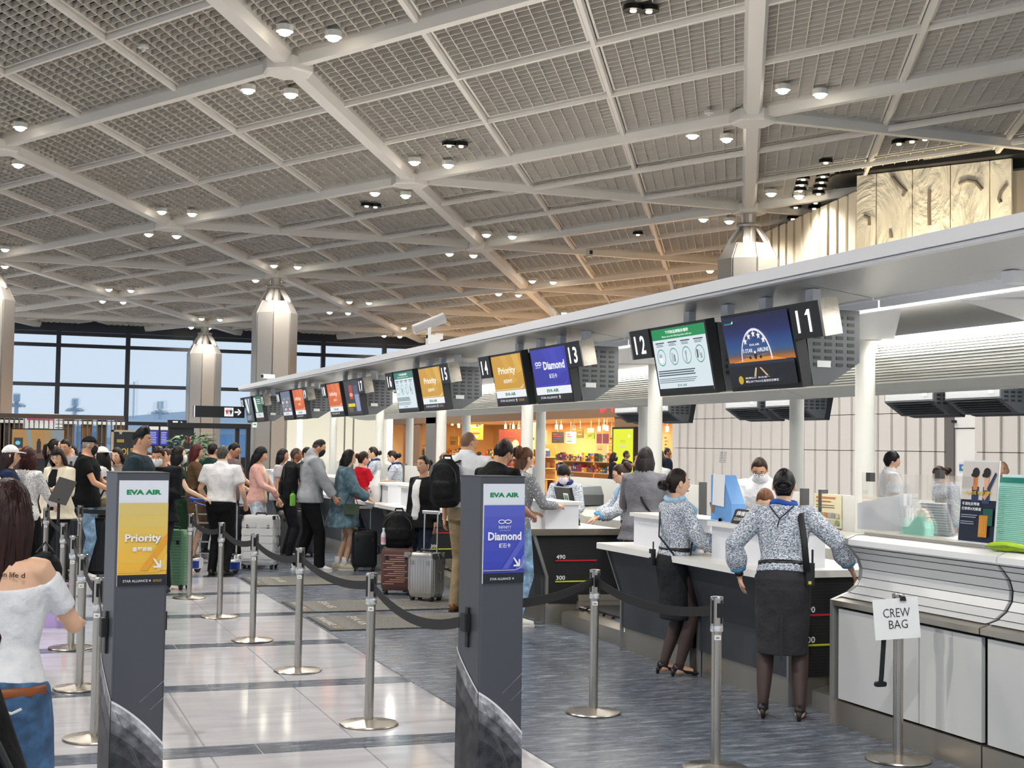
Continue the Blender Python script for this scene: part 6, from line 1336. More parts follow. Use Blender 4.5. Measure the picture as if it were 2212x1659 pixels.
o = thing('shoulder_pouch', 'small green handbag at the hip of the denim jacket woman', 'bag', (0, 0, 0)); MB().rbox((-.11, -.03, 0), (.11, .03, .15), .03, 0, 1).build('body', mat('3c4a34', .6), o); MB().prism([(-.11, .15), (.11, .15), (.0, .07)], 1, -.035, -.03).build('flap', mat('33402c', .6), o); MB().tube([(-.09, 0, .15), (0, .0, .36), (.09, 0, .15)], .006, 5).build('strap', BLACK(), o); o.matrix_basis = t.matrix_basis@Matrix.Translation((.27, .10, .80))@Matrix.Rotation(rad(80), 4, 'Z')
person('woman with brown hair tied up in a bright red jacket', 785, 975, 21.4, 55, 'f', 'l', ('bun', '3a261c'), ('jacket', 'c3182a'), ('trousers', '1c2438', 'denim'), arms=('low', 'bent'), hp=6, bulk=1.05)
# ---- agents along the counters
def agent(label, xp, yp, D, cam, **kw):
    kw.setdefault('hair', ('lowbun', '241a16')); kw.setdefault('scarf', '24406f'); kw.setdefault('bottom', ('skirt', '2b2c30'))
    return person(label, xp, yp, D, cam, 'f', 'l', kw.pop('hair'), ('blouse', 'b8c0cb', 'tweed'), kw.pop('bottom'), '17171a', kw.pop('arms', ('bent', 'bent')), **kw)
agent('uniformed agent with a bun and navy collar, left of two facing left', 806, 965, 25.3, -88, hp=10)
agent('uniformed agent with a bun looking down, right of two facing left', 845, 973, 24.0, -85, hp=22)
agent('masked agent with short black hair bowed over the counter', 1216, 1005, 17.1, -160, hair=('mop', '17120f'), mask='e9e6ec', hp=24, lean=6, scarf='1f2c6a')
t, A = agent('older agent with glasses and light blue scarf handling a passport', 1337, 1003, 15.6, -92, hair=('updo', '35221a'), scarf='a9cbe6', glasses='6a4a3a', hp=18, lean=6, arms=((.12, .40, 1.02), (.10, .42, 1.0)))
o = tag(MB().box((0, 0, 0), (.09, .13, .012), R=Matrix.Rotation(rad(35), 3, 'X')).build('passport', mat('d9cdb2', .5)), 'cream document held by the older agent with glasses', 'document'); o.matrix_basis = t.matrix_basis@Matrix.Translation(A['SH'][1][2]+Vector((-.06, .10, .02)))
t, A = person('woman with long dark hair in a grey suit jacket seen from behind', 1394, 966, 14.3, 18, 'f', 'l', ('long', '231c1d', .42), ('suit', '7b7a80'), ('trousers', '2a2b30'), arms=('bent', 'bent'), lean=4, bulk=1.1); strap(t, A, '1a1a1c', -1)
person('woman with a short black bob behind the grey suit', 1421, 970, 19.8, 40, 'f', 'l', ('bob', '17120f', .12), ('tee', 'e6e4e2'), ('trousers', '2a2c30'))
t, A = person('woman in black jacket and white top with hair in a bun and glasses', 917, 985, 17.2, -140, 'f', 'm', ('bun', '171211'), ('jacket', '17171a'), ('trousers', '1f2c44', 'denim'), arms=('down', 'down'), glasses='c8c0b8', inner='ecebea', bulk=1.12)
person('person with a light brown bob half hidden behind the bald man', 963, 980, 22.5, -70, 'f', 'l', ('bob', '6a4a32', .12, 1), ('tee', '2a2a2c'), ('trousers', '2a2c30'))
t, A = person('tall bald man in white shirt, khaki trousers and brown shoes with a black backpack', 1010, 933, 15.2, 22, 'm', 'm', ('bald', '7a5a48', 1), ('shirt', 'ebebee'), ('trousers', '9a8769'), '7a4a24', arms=('down', 'bent'), hy=28, bulk=1.06, glasses='c0b8a8', vox=.012)
MB().tube([A['U']((0, -.004, .985*A['k'])), A['U']((0, -.003, 1.015*A['k']))], [(.178*A['k'], .138*A['k'])]*2, 24, side=(1, 0, 0)).build('waist_belt', BLACK(), t, smooth=True)
o = worn_backpack(t, A, 'black leather backpack with steel zips on the bald man', .36, .2, .50, '191a1c', z=.98, x=-.13, back=.15)
t, A = person('man with dark curly hair and black t-shirt bending forward', 1092, 953, 13.1, 45, 'm', 'm', ('curly', '21120f'), ('tee', '141416'), ('trousers', '22242a'), arms=('bent', 'bent'), lean=12, hp=8, bulk=1.08)
t, A = person('woman with clipped brown hair, grey dotted sweater, light jeans and white trainers', 1136, 967, 14.2, 55, 'f', 'l', ('updo', '5a3a26', .26), ('long', '8f8f94', 'dots'), ('trousers', '86a8c8', 'denim', .022), 'e8e6e0', arms=((.12, .30, 1.12), (.14, .42, 1.2)), lean=6, hp=8, vox=.012, feet=((-.1, .02, -5), (.1, -.04, 20)))
MB().tube([A['Hm']@Vector((.0, -.14, .08)), A['Hm']@Vector((.0, -.155, .04)), A['Hm']@Vector((.0, -.14, -.01))], [(.022, .008)]*3, 8).build('hair_clip', BLACK(), t)
# ---- the two uniformed women in front of the desks
t, A = agent('uniformed woman with a bun turning right beside the desks, dark skirt', 1460, 1013, 11.2, 72, scarf='a7c9e2', arms=((.12, .30, 1.0), (.14, .33, 1.02)), vox=.009, feet=((-.085, -.03, 0), (.085, .03, 5)), near=True)
U, k = A['U'], A['k']; strap(t, A, '1c1f33', -1, 1.0)
o = thing('radio_pouch', 'black radio pouch at the waist of the turning uniformed woman', 'radio', (0, 0, 0)); MB().rbox((-.03, -.02, 0), (.03, .02, .13), .01).build('case', BLACK(), o); MB().cyl((.015, 0, .13), (.015, 0, .19), .006, 6).build('antenna', BLACK(), o); MB().box((0, -.022, .08), (.03, .004, .03)).build('label', WHITE(), o); o.matrix_basis = t.matrix_basis@Matrix.Translation((-.06, -.17, .90*k))
t, A = agent('uniformed woman with a low bun bending over, seen from behind, blue scarf', 1694, 1013, 9.6, 14, hair=('lowbun', '121013'), scarf='2c55a8', arms=((.30, .10, .93, (.7, -.4, 0)), (.45, .16, 1.0, (.7, -.6, -.2))), lean=7, vox=.0075, near=True, feet=((-.125, -.03, -5), (.125, -.06, 5)), mask='e9e9ee', bottom=('skirt', '3a3a3d', 'cloth', .43), bulk=1.06, curl=.25)
U, k = A['U'], A['k']
MB().tube([U((.12, .09, 1.40*k)), U((.115, .0, 1.44*k)), U((.12, -.10, 1.36*k)), U((.145, -.15, 1.2*k)), U((.165, -.13, 1.0*k))], [(.022, .006)]*5, 6, side=(1, 0, 0)).build('shoulder_strap', mat('1b1c1f', .6), t, smooth=True)
MB().tube([U((-.09, -.085, 1.43*k)), U((-.02, -.135, 1.34*k)), U((.07, -.10, 1.43*k))], .006, 6).tube([U((-.02, -.137, 1.34*k)), U((-.035, -.142, 1.28*k))], .005, 5).build('lanyard', mat('1c2340', .6), t)
S_, E_, W_ = A['SH'][-1]; dd = (W_-E_).normalized(); MB().tube([W_-dd*.03, W_-dd*.008], [.031, .030], 14).build('wrist_watch', BLACK(), t, smooth=True)
MB().box((0, -.142, .55*k), (.012, .012, .3*k)).build('skirt_pleat', mat('2c2c2f', .8), t)
o = thing('radio_handset', 'black radio clipped at the right hip of the bending uniformed woman', 'radio', (0, 0, 0)); MB().rbox((-.03, -.022, 0), (.03, .022, .15), .01).build('case', BLACK(), o); MB().cyl((.015, 0, .15), (.015, 0, .24), .007, 6).build('antenna', BLACK(), o); MB().box((0, -.024, .02), (.02, .004, .02)).build('yellow_mark', mat('d8c83a', .5), o); o.matrix_basis = t.matrix_basis@Matrix.Translation((.185, -.10, .91*k))
# ---- people behind the desks
t, A = person('man in white shirt, glasses and white mask leaning over the desk', 1640, 990, 13.4, 195, 'm', 'm', ('short', '33231a'), ('shirt', 'e9e9ec'), ('trousers', '25262a'), arms=('low', 'low'), lean=20, hp=14, mask='f0f0f4', glasses='2a2220')
b = MB(); U, k = A['U'], A['k']; b.tube([U((-.07, .0, 1.44*k)), U((-.05, .12, 1.3*k)), U((0, .15, 1.1*k)), U((.05, .12, 1.3*k)), U((.07, 0, 1.44*k))], .007, 5); b.build('lanyard', BLACK(), t)
person('seated agent, only brown hair showing behind the counter closed block', 1652, 1068, 12.1, 195, 'f', 'l', ('short', '6a4630'), ('blouse', 'b8c0cb', 'tweed'), ('skirt', '2b2c30'), h=1.58, lean=32, hp=10, arms=('low', 'low'))
person('young man with black hair and white shirt beyond the partition facing right', 1924, 975, 17.6, 95, 'm', 'l', ('mop', '131010'), ('shirt', 'eeeef0'), ('trousers', '1e1f24'))
person('person with brown hair in a bun bowed low beyond the partition', 2024, 1008, 17.4, -110, 'f', 'l', ('lowbun', '35241c'), ('blouse', 'b8c0cb', 'tweed'), ('skirt', '2b2c30'), hp=35)
person('older balding man in white shirt at the right edge beyond the poster', 2166, 997, 18.0, -155, 'm', 'm', ('bald', '6a5a50', 1), ('shirt', 'eeeef0'), ('trousers', '1e1f24'), bulk=1.1)
# ---- far away in front of the shop
person('woman with long black hair and mask passing the shop', 1325, 978, 38.0, 90, 'f', 'l', ('long', '1a1414', .3), ('jacket', '1b1b20'), ('trousers', '202126'), mask='1c1c1e')
person('man with a cap of dark hair raising his arms by the yellow screen', 1352, 974, 39.5, 100, 'm', 'd', ('short', '2a201c'), ('tee', '17181b'), ('trousers', '202126'), arms=((.14, .30, 1.5, (.6, .2, -.8)), (.14, .30, 1.5, (.6, .2, -.8))))
person('man in dark blue at the end of the panelled wall', 1441, 968, 37.0, 100, 'm', 'd', ('short', '1c1512'), ('jacket', '1b2334'), ('trousers', '202126'))
person('distant person with dark hair in front of the shop right of the bald man', 1034, 976, 42.0, 60, 'm', 'm', ('short', '1c1512'), ('tee', '2a2a2c'), ('trousers', '202126'))
person('distant person in white behind the clipped hair woman', 1164, 978, 30.0, 60, 'f', 'l', ('short', '2c201c'), ('tee', 'e4e4e6'), ('trousers', '202126'))
# ================================================================== BACKGROUND: lounge screen at the left, signs, plant, cream wall, shop
WD = [mat(c, .5, kind='wood') for c in ('5d4a39', '6f563f', '8a6238', '4c3d31', '74583a')]
# timber and steel screen of the lounge
X0, X1 = at_y(-30, 905, 47)[0], at_y(268, 905, 47)[0]; ZT = at_y(150, 904, 47)[2]
t = thing('lounge_screen', 'timber lounge screen with steel rods under the windows at the left', 'screen', (0, 47, 0))
MB().box2((X0, -.12, ZT-.02), (X1, .12, ZT+.12)).build('top_rail', mat('4b4038', .6), t)
n = 28; b = MB()
for k in range(n):
    x = X0+.1+(X1-X0-.2)*k/(n-1); MB().cyl((x, -.1, .9), (x, -.1, ZT), .018, 6).build('steel_rod', mat('8a857f', .4, .6), t); b.box((x+.07, -.08, ZT-.13), (.10, .1, .1))
tag(b.build('clamps', mat('e2e0dc', .5), t), kind='stuff')
for xp, wpx, c in ((-8, 30, 0), (14, 20, 3), (36, 22, 0), (147, 22, 1), (186, 20, 2), (218, 18, 3), (257, 20, 4)):
    x = at_y(xp, 950, 47)[0]; w = wpx/3010*49; MB().box2((x-w/2, .0, 0), (x+w/2, .1, ZT-.03)).build('timber_slat', WD[c], t)
MB().box2((X0, .02, 0), (X1, .1, .9)).build('base_board', WD[3], t)
# wall display under it, and the pink notice behind
P = at_y(82, 968, 43); t = thing('lounge_display', 'wide dark framed display with a warm interior picture behind the left queue', 'display', (P[0], 43, 0)); MB().box2((-.75, -.03, 1.2), (.75, .03, 2.1)).build('frame', BLACK(), t); MB().box2((-.3, -.02, 0), (.3, .05, 1.2)).build('stand', DK2, t)
Pr = Print((-.72, -.031, 1.23), (1, 0, 0), (0, 0, 1), .8); Pr.rect(0, 0, 1.44, .84, 'b98a4c'); Pr.rect(0, 0, 1.44, .25, '6a4a38'); Pr.rect(.05, .3, .25, .3, '2c3a46'); Pr.disc(.16, .45, .07, .06, '7fd0e0'); Pr.poly([(.35, .84), (.5, .84), (.6, .2), (.5, .2)], '8f9a98'); Pr.poly([(.9, .84), (1.05, .84), (1.0, .2), (.9, .2)], 'a8906a'); Pr.rect(1.1, .3, .3, .54, '8a99a2'); Pr.rect(.68, .15, .12, .35, '2a2230'); Pr.disc(.74, .53, .04, .05, '2a2230'); Pr.build('screen', t)
P = at_y(88, 925, 55); t = thing('hanging_notice', 'pale notice board with a magenta heading behind the steel rods', 'sign', (P[0], 55, 0)); MB().box2((-.65, -.03, 1.5), (.65, .03, 2.75)).box2((-.6, -.02, 0), (-.54, .02, 1.5)).box2((.54, -.02, 0), (.6, .02, 1.5)).build('board', mat('dfe6e8', .5), t)
Pr = Print((-.65, -.031, 1.5), (1, 0, 0), (0, 0, 1)); Pr.rect(.15, .9, 1.05, .3, 'e2408a'); Pr.lines(.25, 1.06, .85, 2, .09, .05, '7a1c4c'); Pr.lines(.2, .62, .9, 1, .1, .08, '4a6a6a'); Pr.lines(.15, .4, .95, 3, .12, .05, '8aa0a8'); Pr.build('lettering', t)
P = at_y(131, 935, 52); t = thing('yellow_notice', 'narrow white and yellow notice beside the timber slats', 'sign', (P[0], 52, 0)); MB().box2((-.24, -.02, 1.3), (.24, .02, 2.6)).box2((-.03, 0, 0), (.03, .02, 1.3)).build('board', mat('eef0ee', .5), t); Pr = Print((-.24, -.021, 1.3), (1, 0, 0), (0, 0, 1)); Pr.lines(.05, 1.15, .38, 4, .13, .04, '6a7478'); Pr.rect(.0, .35, .2, .35, 'f0dc4a'); Pr.lines(.05, .3, .38, 2, .13, .04, '8a9498'); Pr.build('lettering', t)
# gold track board
x0, x1 = at_y(245, 960, 33)[0], at_y(318, 960, 33)[0]; zt, zb = at_y(270, 933, 33)[2], .4
t = thing('gold_track_board', 'black free standing board reading gold track behind the man with the quiff', 'sign', (0, 33, 0)); MB().box2((x0, -.04, zb), (x1, .04, zt)).build('board', mat('24282c', .45), t); MB().box2((x0-.05, -.06, 0), (x0, .06, zt+.04)).box2((x0-.05, -.06, zt), (x1, .06, zt+.04)).build('frame', mat('b7a48c', .4), t); MB().box2((x0, -.25, 0), (x1, .25, .04)).build('foot', BLACK(), t)
Pr = Print((x0, -.041, zt-.86), (1, 0, 0), (0, 0, 1)); w = x1-x0; Pr.text('GOLD', .06, .34, .42, .15, 'c8a842'); Pr.text('TRACK', .06, .12, .55, .15, 'f0f0ee'); Pr.star(.15, .84, .05, 'd8d8d8'); Pr.rect(.07, .62, .16, .07, 'a8903a'); Pr.rect(.06, .0, w*.7, .01, '8a8a88'); Pr.build('lettering', t)
# flight boards, black portal with the red stripes
y_ = 50.0
for xp0, xp1, lab in ((322, 342, 'left'), (346, 363, 'right')):
    a, c = at_y(xp0, 950, y_)[0], at_y(xp1, 950, y_)[0]; z0, z1 = at_y(340, 962, y_)[2], at_y(340, 930, y_)[2]
    t = thing('flight_board', f'blue flight information display behind the queue, {lab} of two', 'display', ((a+c)/2, y_, 0)); w = c-a
    MB().box2((-w/2-.03, 0, z0-.03), (w/2+.03, .08, z1+.2)).box2((-.05, .02, 0), (.05, .07, z0)).build('case', BLACK(), t)
    Pr = Print((-w/2, -.001, z0), (1, 0, 0), (0, 0, 1), .9); Pr.rect(0, 0, w, z1-z0, '3038a8'); Pr.rect(0, z1-z0+.02, w, .12, 'f2ead8'); Pr.lines(.03, (z1-z0)*.85, w*.8, 7, (z1-z0)/8.5, .025, 'c8ccf0'); Pr.build('screen', t)
xa, xb = at_y(363, 950, 44)[0], at_y(540, 950, 44)[0]; ztop = at_y(450, 924, 44)[2]
pt = thing('black_portal', 'black portal frame with flight screens, red stripes and door posts', 'portal', (0, 44, 0)); 
MB().box2((xa, -.1, 0), (xa+.12, .1, ztop)).build('post', BLACK(), pt); MB().box2((xb-.12, -.1, 0), (xb, .1, ztop)).build('post', BLACK(), pt); xm_ = at_y(512, 950, 44)[0]; MB().box2((xm_-.06, -.08, 0), (xm_+.06, .08, ztop)).build('post', BLACK(), pt); MB().box2((xa, -.12, ztop-.02), (xb, .12, ztop+.14)).build('lintel', BLACK(), pt)
xs = at_y(418, 950, 44)[0]; MB().box2((xa+.12, -.05, 1.0), (xs, .05, ztop-.02)).build('screen_board', mat('1d2126', .4), pt)
Pr = Print((xa+.12, -.051, 1.0), (1, 0, 0), (0, 0, 1), .7); w, h = xs-xa-.12, ztop-1.02
Pr.rect(.03, h*.2, .2, h*.5, '2a3a56'); Pr.lines(.05, h*.66, .15, 7, h*.07, .025, '9ab0d0'); 
for k in range(3):
    for r in range(2): Pr.poly([(.32+.09*k+.02*r, h*.62+.11*r), (.37+.09*k+.02*r, h*.62+.11*r), (.40+.09*k+.02*r, h*.70+.11*r), (.35+.09*k+.02*r, h*.70+.11*r)], 'b0263a')
Pr.rect(.36, h*.42, .2, .05, 'e8e8e8'); Pr.rect(.36, h*.28, .2, .06, 'd8d8d8'); Pr.build('screens', pt)
# hanging signs
def hanging(xp0, xp1, yp0, yp1, Y, label, art, arm=None):
    a, c = at_y(xp0, yp0, Y), at_y(xp1, yp1, Y); w, h = c[0]-a[0], a[2]-c[2]; t = thing('hanging_sign', label, 'sign', (a[0], Y, c[2])); MB().box2((0, 0, 0), (w, .18, h)).build('case', mat('15191f', .4), t)
    if arm: MB().box2((w*.9, .06, h*.3), (arm-a[0], .12, h*.5)).build('bracket_arm', mat('3a3a3c', .5), t)
    Pr = Print((0, -.001, 0), (1, 0, 0), (0, 0, 1), 1.1); art(Pr, w, h); Pr.build('pictogram', t)
def arrow(Pr, x, y, s): Pr.rect(x, y-s*.12, s*.6, s*.24, 'f4f4f4'); Pr.poly([(x+s*.4, y-s*.45), (x+s*.62, y-s*.45), (x+s, y), (x+s*.62, y+s*.45), (x+s*.4, y+s*.45), (x+s*.72, y)], 'f4f4f4')
def toilets(Pr, w, h):
    Pr.rect(0, 0, .03, h, 'd8d8d8'); Pr.rect(w*.60, h*.12, h*.78, h*.76, 'f6f6f6'); x = w*.60
    for q, c_ in ((.18, 'c8303a'), (.52, '23262c')): Pr.disc(x+h*(q+.05), h*.74, h*.05, h*.05, c_); Pr.poly([(x+h*q-.03, h*.66), (x+h*(q+.1)+.03, h*.66), (x+h*(q+.05), h*.2)], c_)
    Pr.rect(x+h*.38, h*.2, .012, h*.6, '3a3a3a'); arrow(Pr, w*.80, h*.5, h*.6)
hanging(419, 528, 876, 903, 35, 'black hanging toilet sign with an arrow left of the canopy end', toilets, 5.6)
hanging(363, 403, 907, 923.5, 44, 'small black hanging sign with white icon and arrow above the portal', lambda Pr, w, h: (Pr.rect(w*.25, h*.15, h*.7, h*.7, 'f4f4f4'), arrow(Pr, w*.55, h*.5, h*.7)))
P = at_y(550, 917, 42); t = thing('exit_sign', 'small green and white emergency sign beside the far column', 'sign', (P[0], 42, P[2])); MB().box((0, 0, 0), (.13, .05, .18)).build('case', mat('eef4ee', .5), t); MB().cyl((0, .05, -P[2]), (0, .05, .05), .02, 6).build('post', mat('8a8a8a', .5), t); Pr = Print((-.06, -.027, -.08), (1, 0, 0), (0, 0, 1), 1.0); Pr.rect(0, 0, .12, .16, 'eaf6ee'); arrow(Pr, .02, .08, .08) if False else Pr.rect(.02, .06, .08, .04, '2a9a5a'); Pr.build('pictogram', t)
t = thing('wall_sign', 'thin white tee shaped light reflected beside the third window', 'sign') if False else None
# low beige wall behind the queue, plant
a, c = at_y(330, 990, 52)[0], at_y(520, 990, 52)[0]; tag(MB().box2((a, 52, 0), (c, 52.15, at_y(420, 966, 52)[2])).box2((a, 51.95, at_y(420, 966, 52)[2]), (c, 52.2, at_y(420, 966, 52)[2]+.05)).build('low_wall', mat('a39b92', .6)), 'low beige partition wall behind the plant', 'partition')
P = at_y(408, 980, 38); t = thing('potted_plant', 'bushy green potted plant in front of the black portal', 'plant', (P[0], 38, 0)); MB().lathe([(.22, 0), (.28, .1), (.32, .55), (.3, .55), (.28, .5)], 16).build('pot', mat('4a3a2c', .6), t); r = random.Random(4)
for k in range(5): MB().tube([(0, 0, .5), (.1*math.cos(k*1.3), .1*math.sin(k*1.3), 1.1), (.25*math.cos(k*1.3), .25*math.sin(k*1.3), 1.75)], [.02, .014, .008], 6).build('stem', mat('5a4a34', .7), t)
LM = [mat('3f6b3a', .5), mat('2c4f2c', .5), mat('567f48', .5)]
lm = []
for m_ in LM:
    b = MB(); b.add([(0, 0, 0), (.03, .10, .03), (0, .30, -.02), (-.03, .10, .03)], [(0, 1, 2, 3)]); b.add([(0, 0, -.004), (.03, .10, .026), (0, .30, -.024), (-.03, .10, .026)], [(3, 2, 1, 0)]); lm.append(b.mesh('leaf', m_))
for k in range(190):
    a = r.random()*6.28; q = r.random()**.5*.45; z = 1.0+r.random()*.95; o = inst(lm[k % 3], 'leaf', t, (q*math.cos(a), q*math.sin(a), z)); o.rotation_euler = (r.uniform(-.8, .5), r.uniform(-.5, .5), a-math.pi/2); o.scale = (1.2,)*3
# ---- cream end wall with lit slots beyond the far end of the counters
EW = mat('dedbcb', .6); YW = 39.0; f = lambda xp: at_y(xp, 950, YW)[0]
t = structure(MB().box2((f(618), YW+.06, 0), (f(850), YW+.3, 3.6)).build('trim_2', mat('8a8678', .6)))
for a, c in ((619, 641), (652, 726), (727, 743), (745, 762), (764, 835)): MB().box2((f(a)+.01, YW, .02), (f(c)-.01, YW+.06, 3.55)).build('wall_panel', EW, t)
for a, c in ((642, 651), (836, 848)): MB().box2((f(a), YW+.02, .9), (f(c), YW+.05, 3.5)).build('lit_slot', mat((1, .99, .93), .5, 0, 4.5), t)
MB().box2((f(600), YW-1.2, .0), (f(735), YW-1.1, at_y(680, 983, YW-1.2)[2])).build('low_panel', mat('e4e2d6', .5), t)
# ---- shop beyond the island, warm light, brown fascia with red letters
SX = WX+.3; SY0, SY1 = WYE+.05, 71.0
BR = mat('8f6e50', .6); OR = mat('f0c48c', .6); gx = lambda xp, X=SX: at_x(xp, 950, X)[1]
shop = structure(MB().box2((SX+6, SY0, 0), (SX+6.2, SY1, 4)).box2((SX, SY0-.1, 0), (SX+6, SY0, 4)).build('wall_shop', OR))
MB().box2((SX, SY0, 2.9), (SX+6, SY1, 3.0)).build('shop_ceiling', mat('e6c9a2', .7), shop)
MB().box2((SX-.1, SY0, 2.8), (SX+.1, SY1, 5.6)).build('fascia', mat('8a6a4c', .6), shop)
MB().box2((SX-.05, gx(1385), 0), (SX+.1, gx(1330), 3.0)).build('brown_pier', BR, shop)
MB().box2((SX-.05, gx(908), 0), (SX+.1, gx(880), 3.0)).build('brown_pier', BR, shop); MB().box2((SX-.1, gx(945), 0), (SX+.1, gx(924), 3.2)).build('grey_pier', mat('7a746e', .5), shop)
for k, (ch, xp) in enumerate((('D', 1312), ('R', 1337), ('U', 1358), ('G', 1382))):
    y = gx(xp); b = Print((SX-.105, y+.38, 2.96), (0, -1, 0), (0, 0, 1), 3.0); b.text(ch, 0, 0, .62, .62, 'e8202c'); o = b.build('fascia_letter', shop)
for k in range(5):
    la = bpy.data.lights.new('shop_light', 'AREA'); la.size = 4; la.energy = 480; la.color = (1, .74, .42); lo = bpy.data.objects.new('shop_light', la); COL.objects.link(lo); lo.location = (SX+3, SY0+3.5+6*k, 2.85)
t = thing('advertising_display', 'tall bright yellow advertising display at the shop front', 'display', (SX-.15, 0, 0)); a, c = gx(1386), gx(1338); z0, z1 = .55, at_x(1360, 927, SX)[2]
MB().box2((-.1, a, z0-.5), (.1, c, z1+.06)).build('case', BLACK(), t); Pr = Print((-.101, c-.08, z0), (0, -1, 0), (0, 0, 1), 1.0); w, h = c-a-.16, z1-z0; Pr.rect(0, 0, w, h, 'e6ee1c'); Pr.rect(0, 0, w*.2, h*.4, 'cfe8b0'); Pr.lines(w*.35, h*.80, w*.3, 2, h*.03, h*.012, 'c8c020'); Pr.rect(w*.34, h*.68, w*.3, h*.04, 'd8d8a8'); Pr.disc(w*.8, h*.88, w*.05, h*.03, 'f8f8c0'); Pr.build('screen', t)
# shelving and goods: each poster, shelf and pack its own piece
r = random.Random(11); cols = ['d8402c', 'f0c030', 'f4ead0', '8a3a7a', '4c8a3c', '2c5aa0', 'e87a2c', 'f2f0e8', 'c02848', '6a4a30', 'f6d878', '3c3c40']
ps = [(1015, 1042, 915, 950, 'c8a030', 'poster with a portrait'), (1078, 1124, 928, 975, 'c2412c', 'red sale poster'), (1192, 1216, 933, 957, '3a3a44', 'dark patterned poster'), (1222, 1242, 933, 958, '9ac0dc', 'pale blue poster'), (1246, 1259, 926, 946, '6a5a2c', 'olive framed poster'), (1269, 1283, 925, 934, 'f0d8c0', 'small cream poster'), (1269, 1283, 936, 948, '8ab83c', 'lime green poster'), (1289, 1313, 937, 958, '7a2a5c', 'purple poster'), (1288, 1312, 960, 978, 'f0d8b0', 'cream poster'), (1434, 1446, 938, 975, 'f0c890', 'peach poster'), (972, 990, 943, 962, 'e8b84a', 'amber framed picture'), (1156, 1180, 930, 955, 'f2e2c2', 'ivory poster'), (1146, 1156, 905, 975, 'f0d8a8', 'narrow ivory banner'), (1316, 1324, 940, 975, 'e8a860', 'orange strip poster')]
YE_ = 70.2
for n, (xa_, xb_, ya_, yb_, c_, lab) in enumerate(ps):
    Xp = SX+3.0+.1*(n % 4); p, q = at_x(xa_, ya_, Xp), at_x(xb_, yb_, Xp); w, h = p[1]-q[1], p[2]-q[2]
    rz_ = 0
    if p[1] > 69.8: p, q = at_y(xa_, ya_, YE_), at_y(xb_, yb_, YE_); w, h = q[0]-p[0], p[2]-q[2]; rz_ = rad(90); Xp = p[0]
    t = thing('shop_poster', f'{lab} hanging in the warm lit shop', 'poster', (Xp, p[1], q[2]), rz_); MB().box2((0, -w, 0), (.04, 0, h)).build('board', mat(c_, .5), t); Pr = Print((-.001, 0, 0), (0, -1, 0), (0, 0, 1))
    for k in range(4): Pr.rect(w*(.1+.1*r.random()), h*(.15+.2*k), w*(.3+.4*r.random()), h*.08, r.choice(cols))
    if lab == 'red sale poster': Pr.disc(w*.78, h*.3, w*.16, h*.22, 'f4e2c0')
    Pr.build('print', t); MB().cyl((.02, -w/2, h), (.02, -w/2, 2.9-q[2]), .01, 5).build('cord', mat('d8c8a8', .5), t)
YE = 70.4; structure(MB().box2((SX, YE, 0), (SX+8, YE+.15, 2.95)).build('wall_shop_end', OR))
CN_ = dict(zip(cols, ('red', 'yellow', 'cream', 'plum', 'green', 'blue', 'orange', 'white', 'crimson', 'brown', 'pale yellow', 'black')))
for xa_, xb_, zs, Xp, wh in ((968, 1010, (.5, .95, 1.35), 0, 'left of the bald man'), (1042, 1078, (.5, .95, 1.35), SX+2.4, 'right of the bald man'), (1085, 1130, (.5, .95, 1.3), SX+1.6, 'below the red sale poster'), (1150, 1180, (.5, .95, 1.4), SX+2.0, 'beside the ivory banner'), (1195, 1260, (.5, .9, 1.3), SX+1.4, 'below the pale blue poster'), (1262, 1325, (.5, .9, 1.3), SX+1.4, 'below the purple poster'), (1430, 1450, (.5, .95, 1.4), SX+.9, 'by the panelled wall')):
    if Xp:
        ya_, yb_ = at_x(xa_, 990, Xp)[1], at_x(xb_, 990, Xp)[1]; L = ya_-yb_; base = Matrix.Translation((Xp, yb_, 0))
    else:
        q0, q1 = at_y(xa_, 990, YE-.5)[0], at_y(xb_, 990, YE-.5)[0]; L = q1-q0; base = Matrix.Translation((q1, YE-.5, 0))@Matrix.Rotation(rad(90), 4, 'Z')
    t = thing('shop_shelf', f'stocked shop shelf under the warm lights, {wh}', 'shelf'); t.matrix_basis = base
    MB().box2((.4, 0, 0), (.45, L, 1.9 if xa_ in (1150, 1430) else 1.5)).build('back_panel', mat('d8a05a', .6), t)
    for z in zs: MB().box2((0, 0, z-.03), (.42, L, z)).build('shelf_board', mat('e8c48a', .5), t)
    MB().box2((.02, 0, 0), (.06, L, .45)).build('front_panel', mat('d99a4a', .6), t)
    for z in zs[1:]:
        yy = .06
        while yy < L-.15:
            w = r.uniform(.14, .26); hh = r.uniform(.16, .34); cc = r.choice(cols)
            o = MB().rbox((.05, 0, 0), (.2, w*.9, hh), .015).box((.046, w*.45, hh*.55), (.006, w*.6, hh*.3), 1).build('pack', [mat(cc, .5), mat(r.choice(cols), .5)]); o.matrix_basis = base@Matrix.Translation((0, yy, z))
            tag(o, f'{CN_[cc]} pack on the {"upper" if z == zs[-1] else "lower"} board of the shop shelf {wh}', 'package', 'packs on the shop shelf '+wh); yy += w
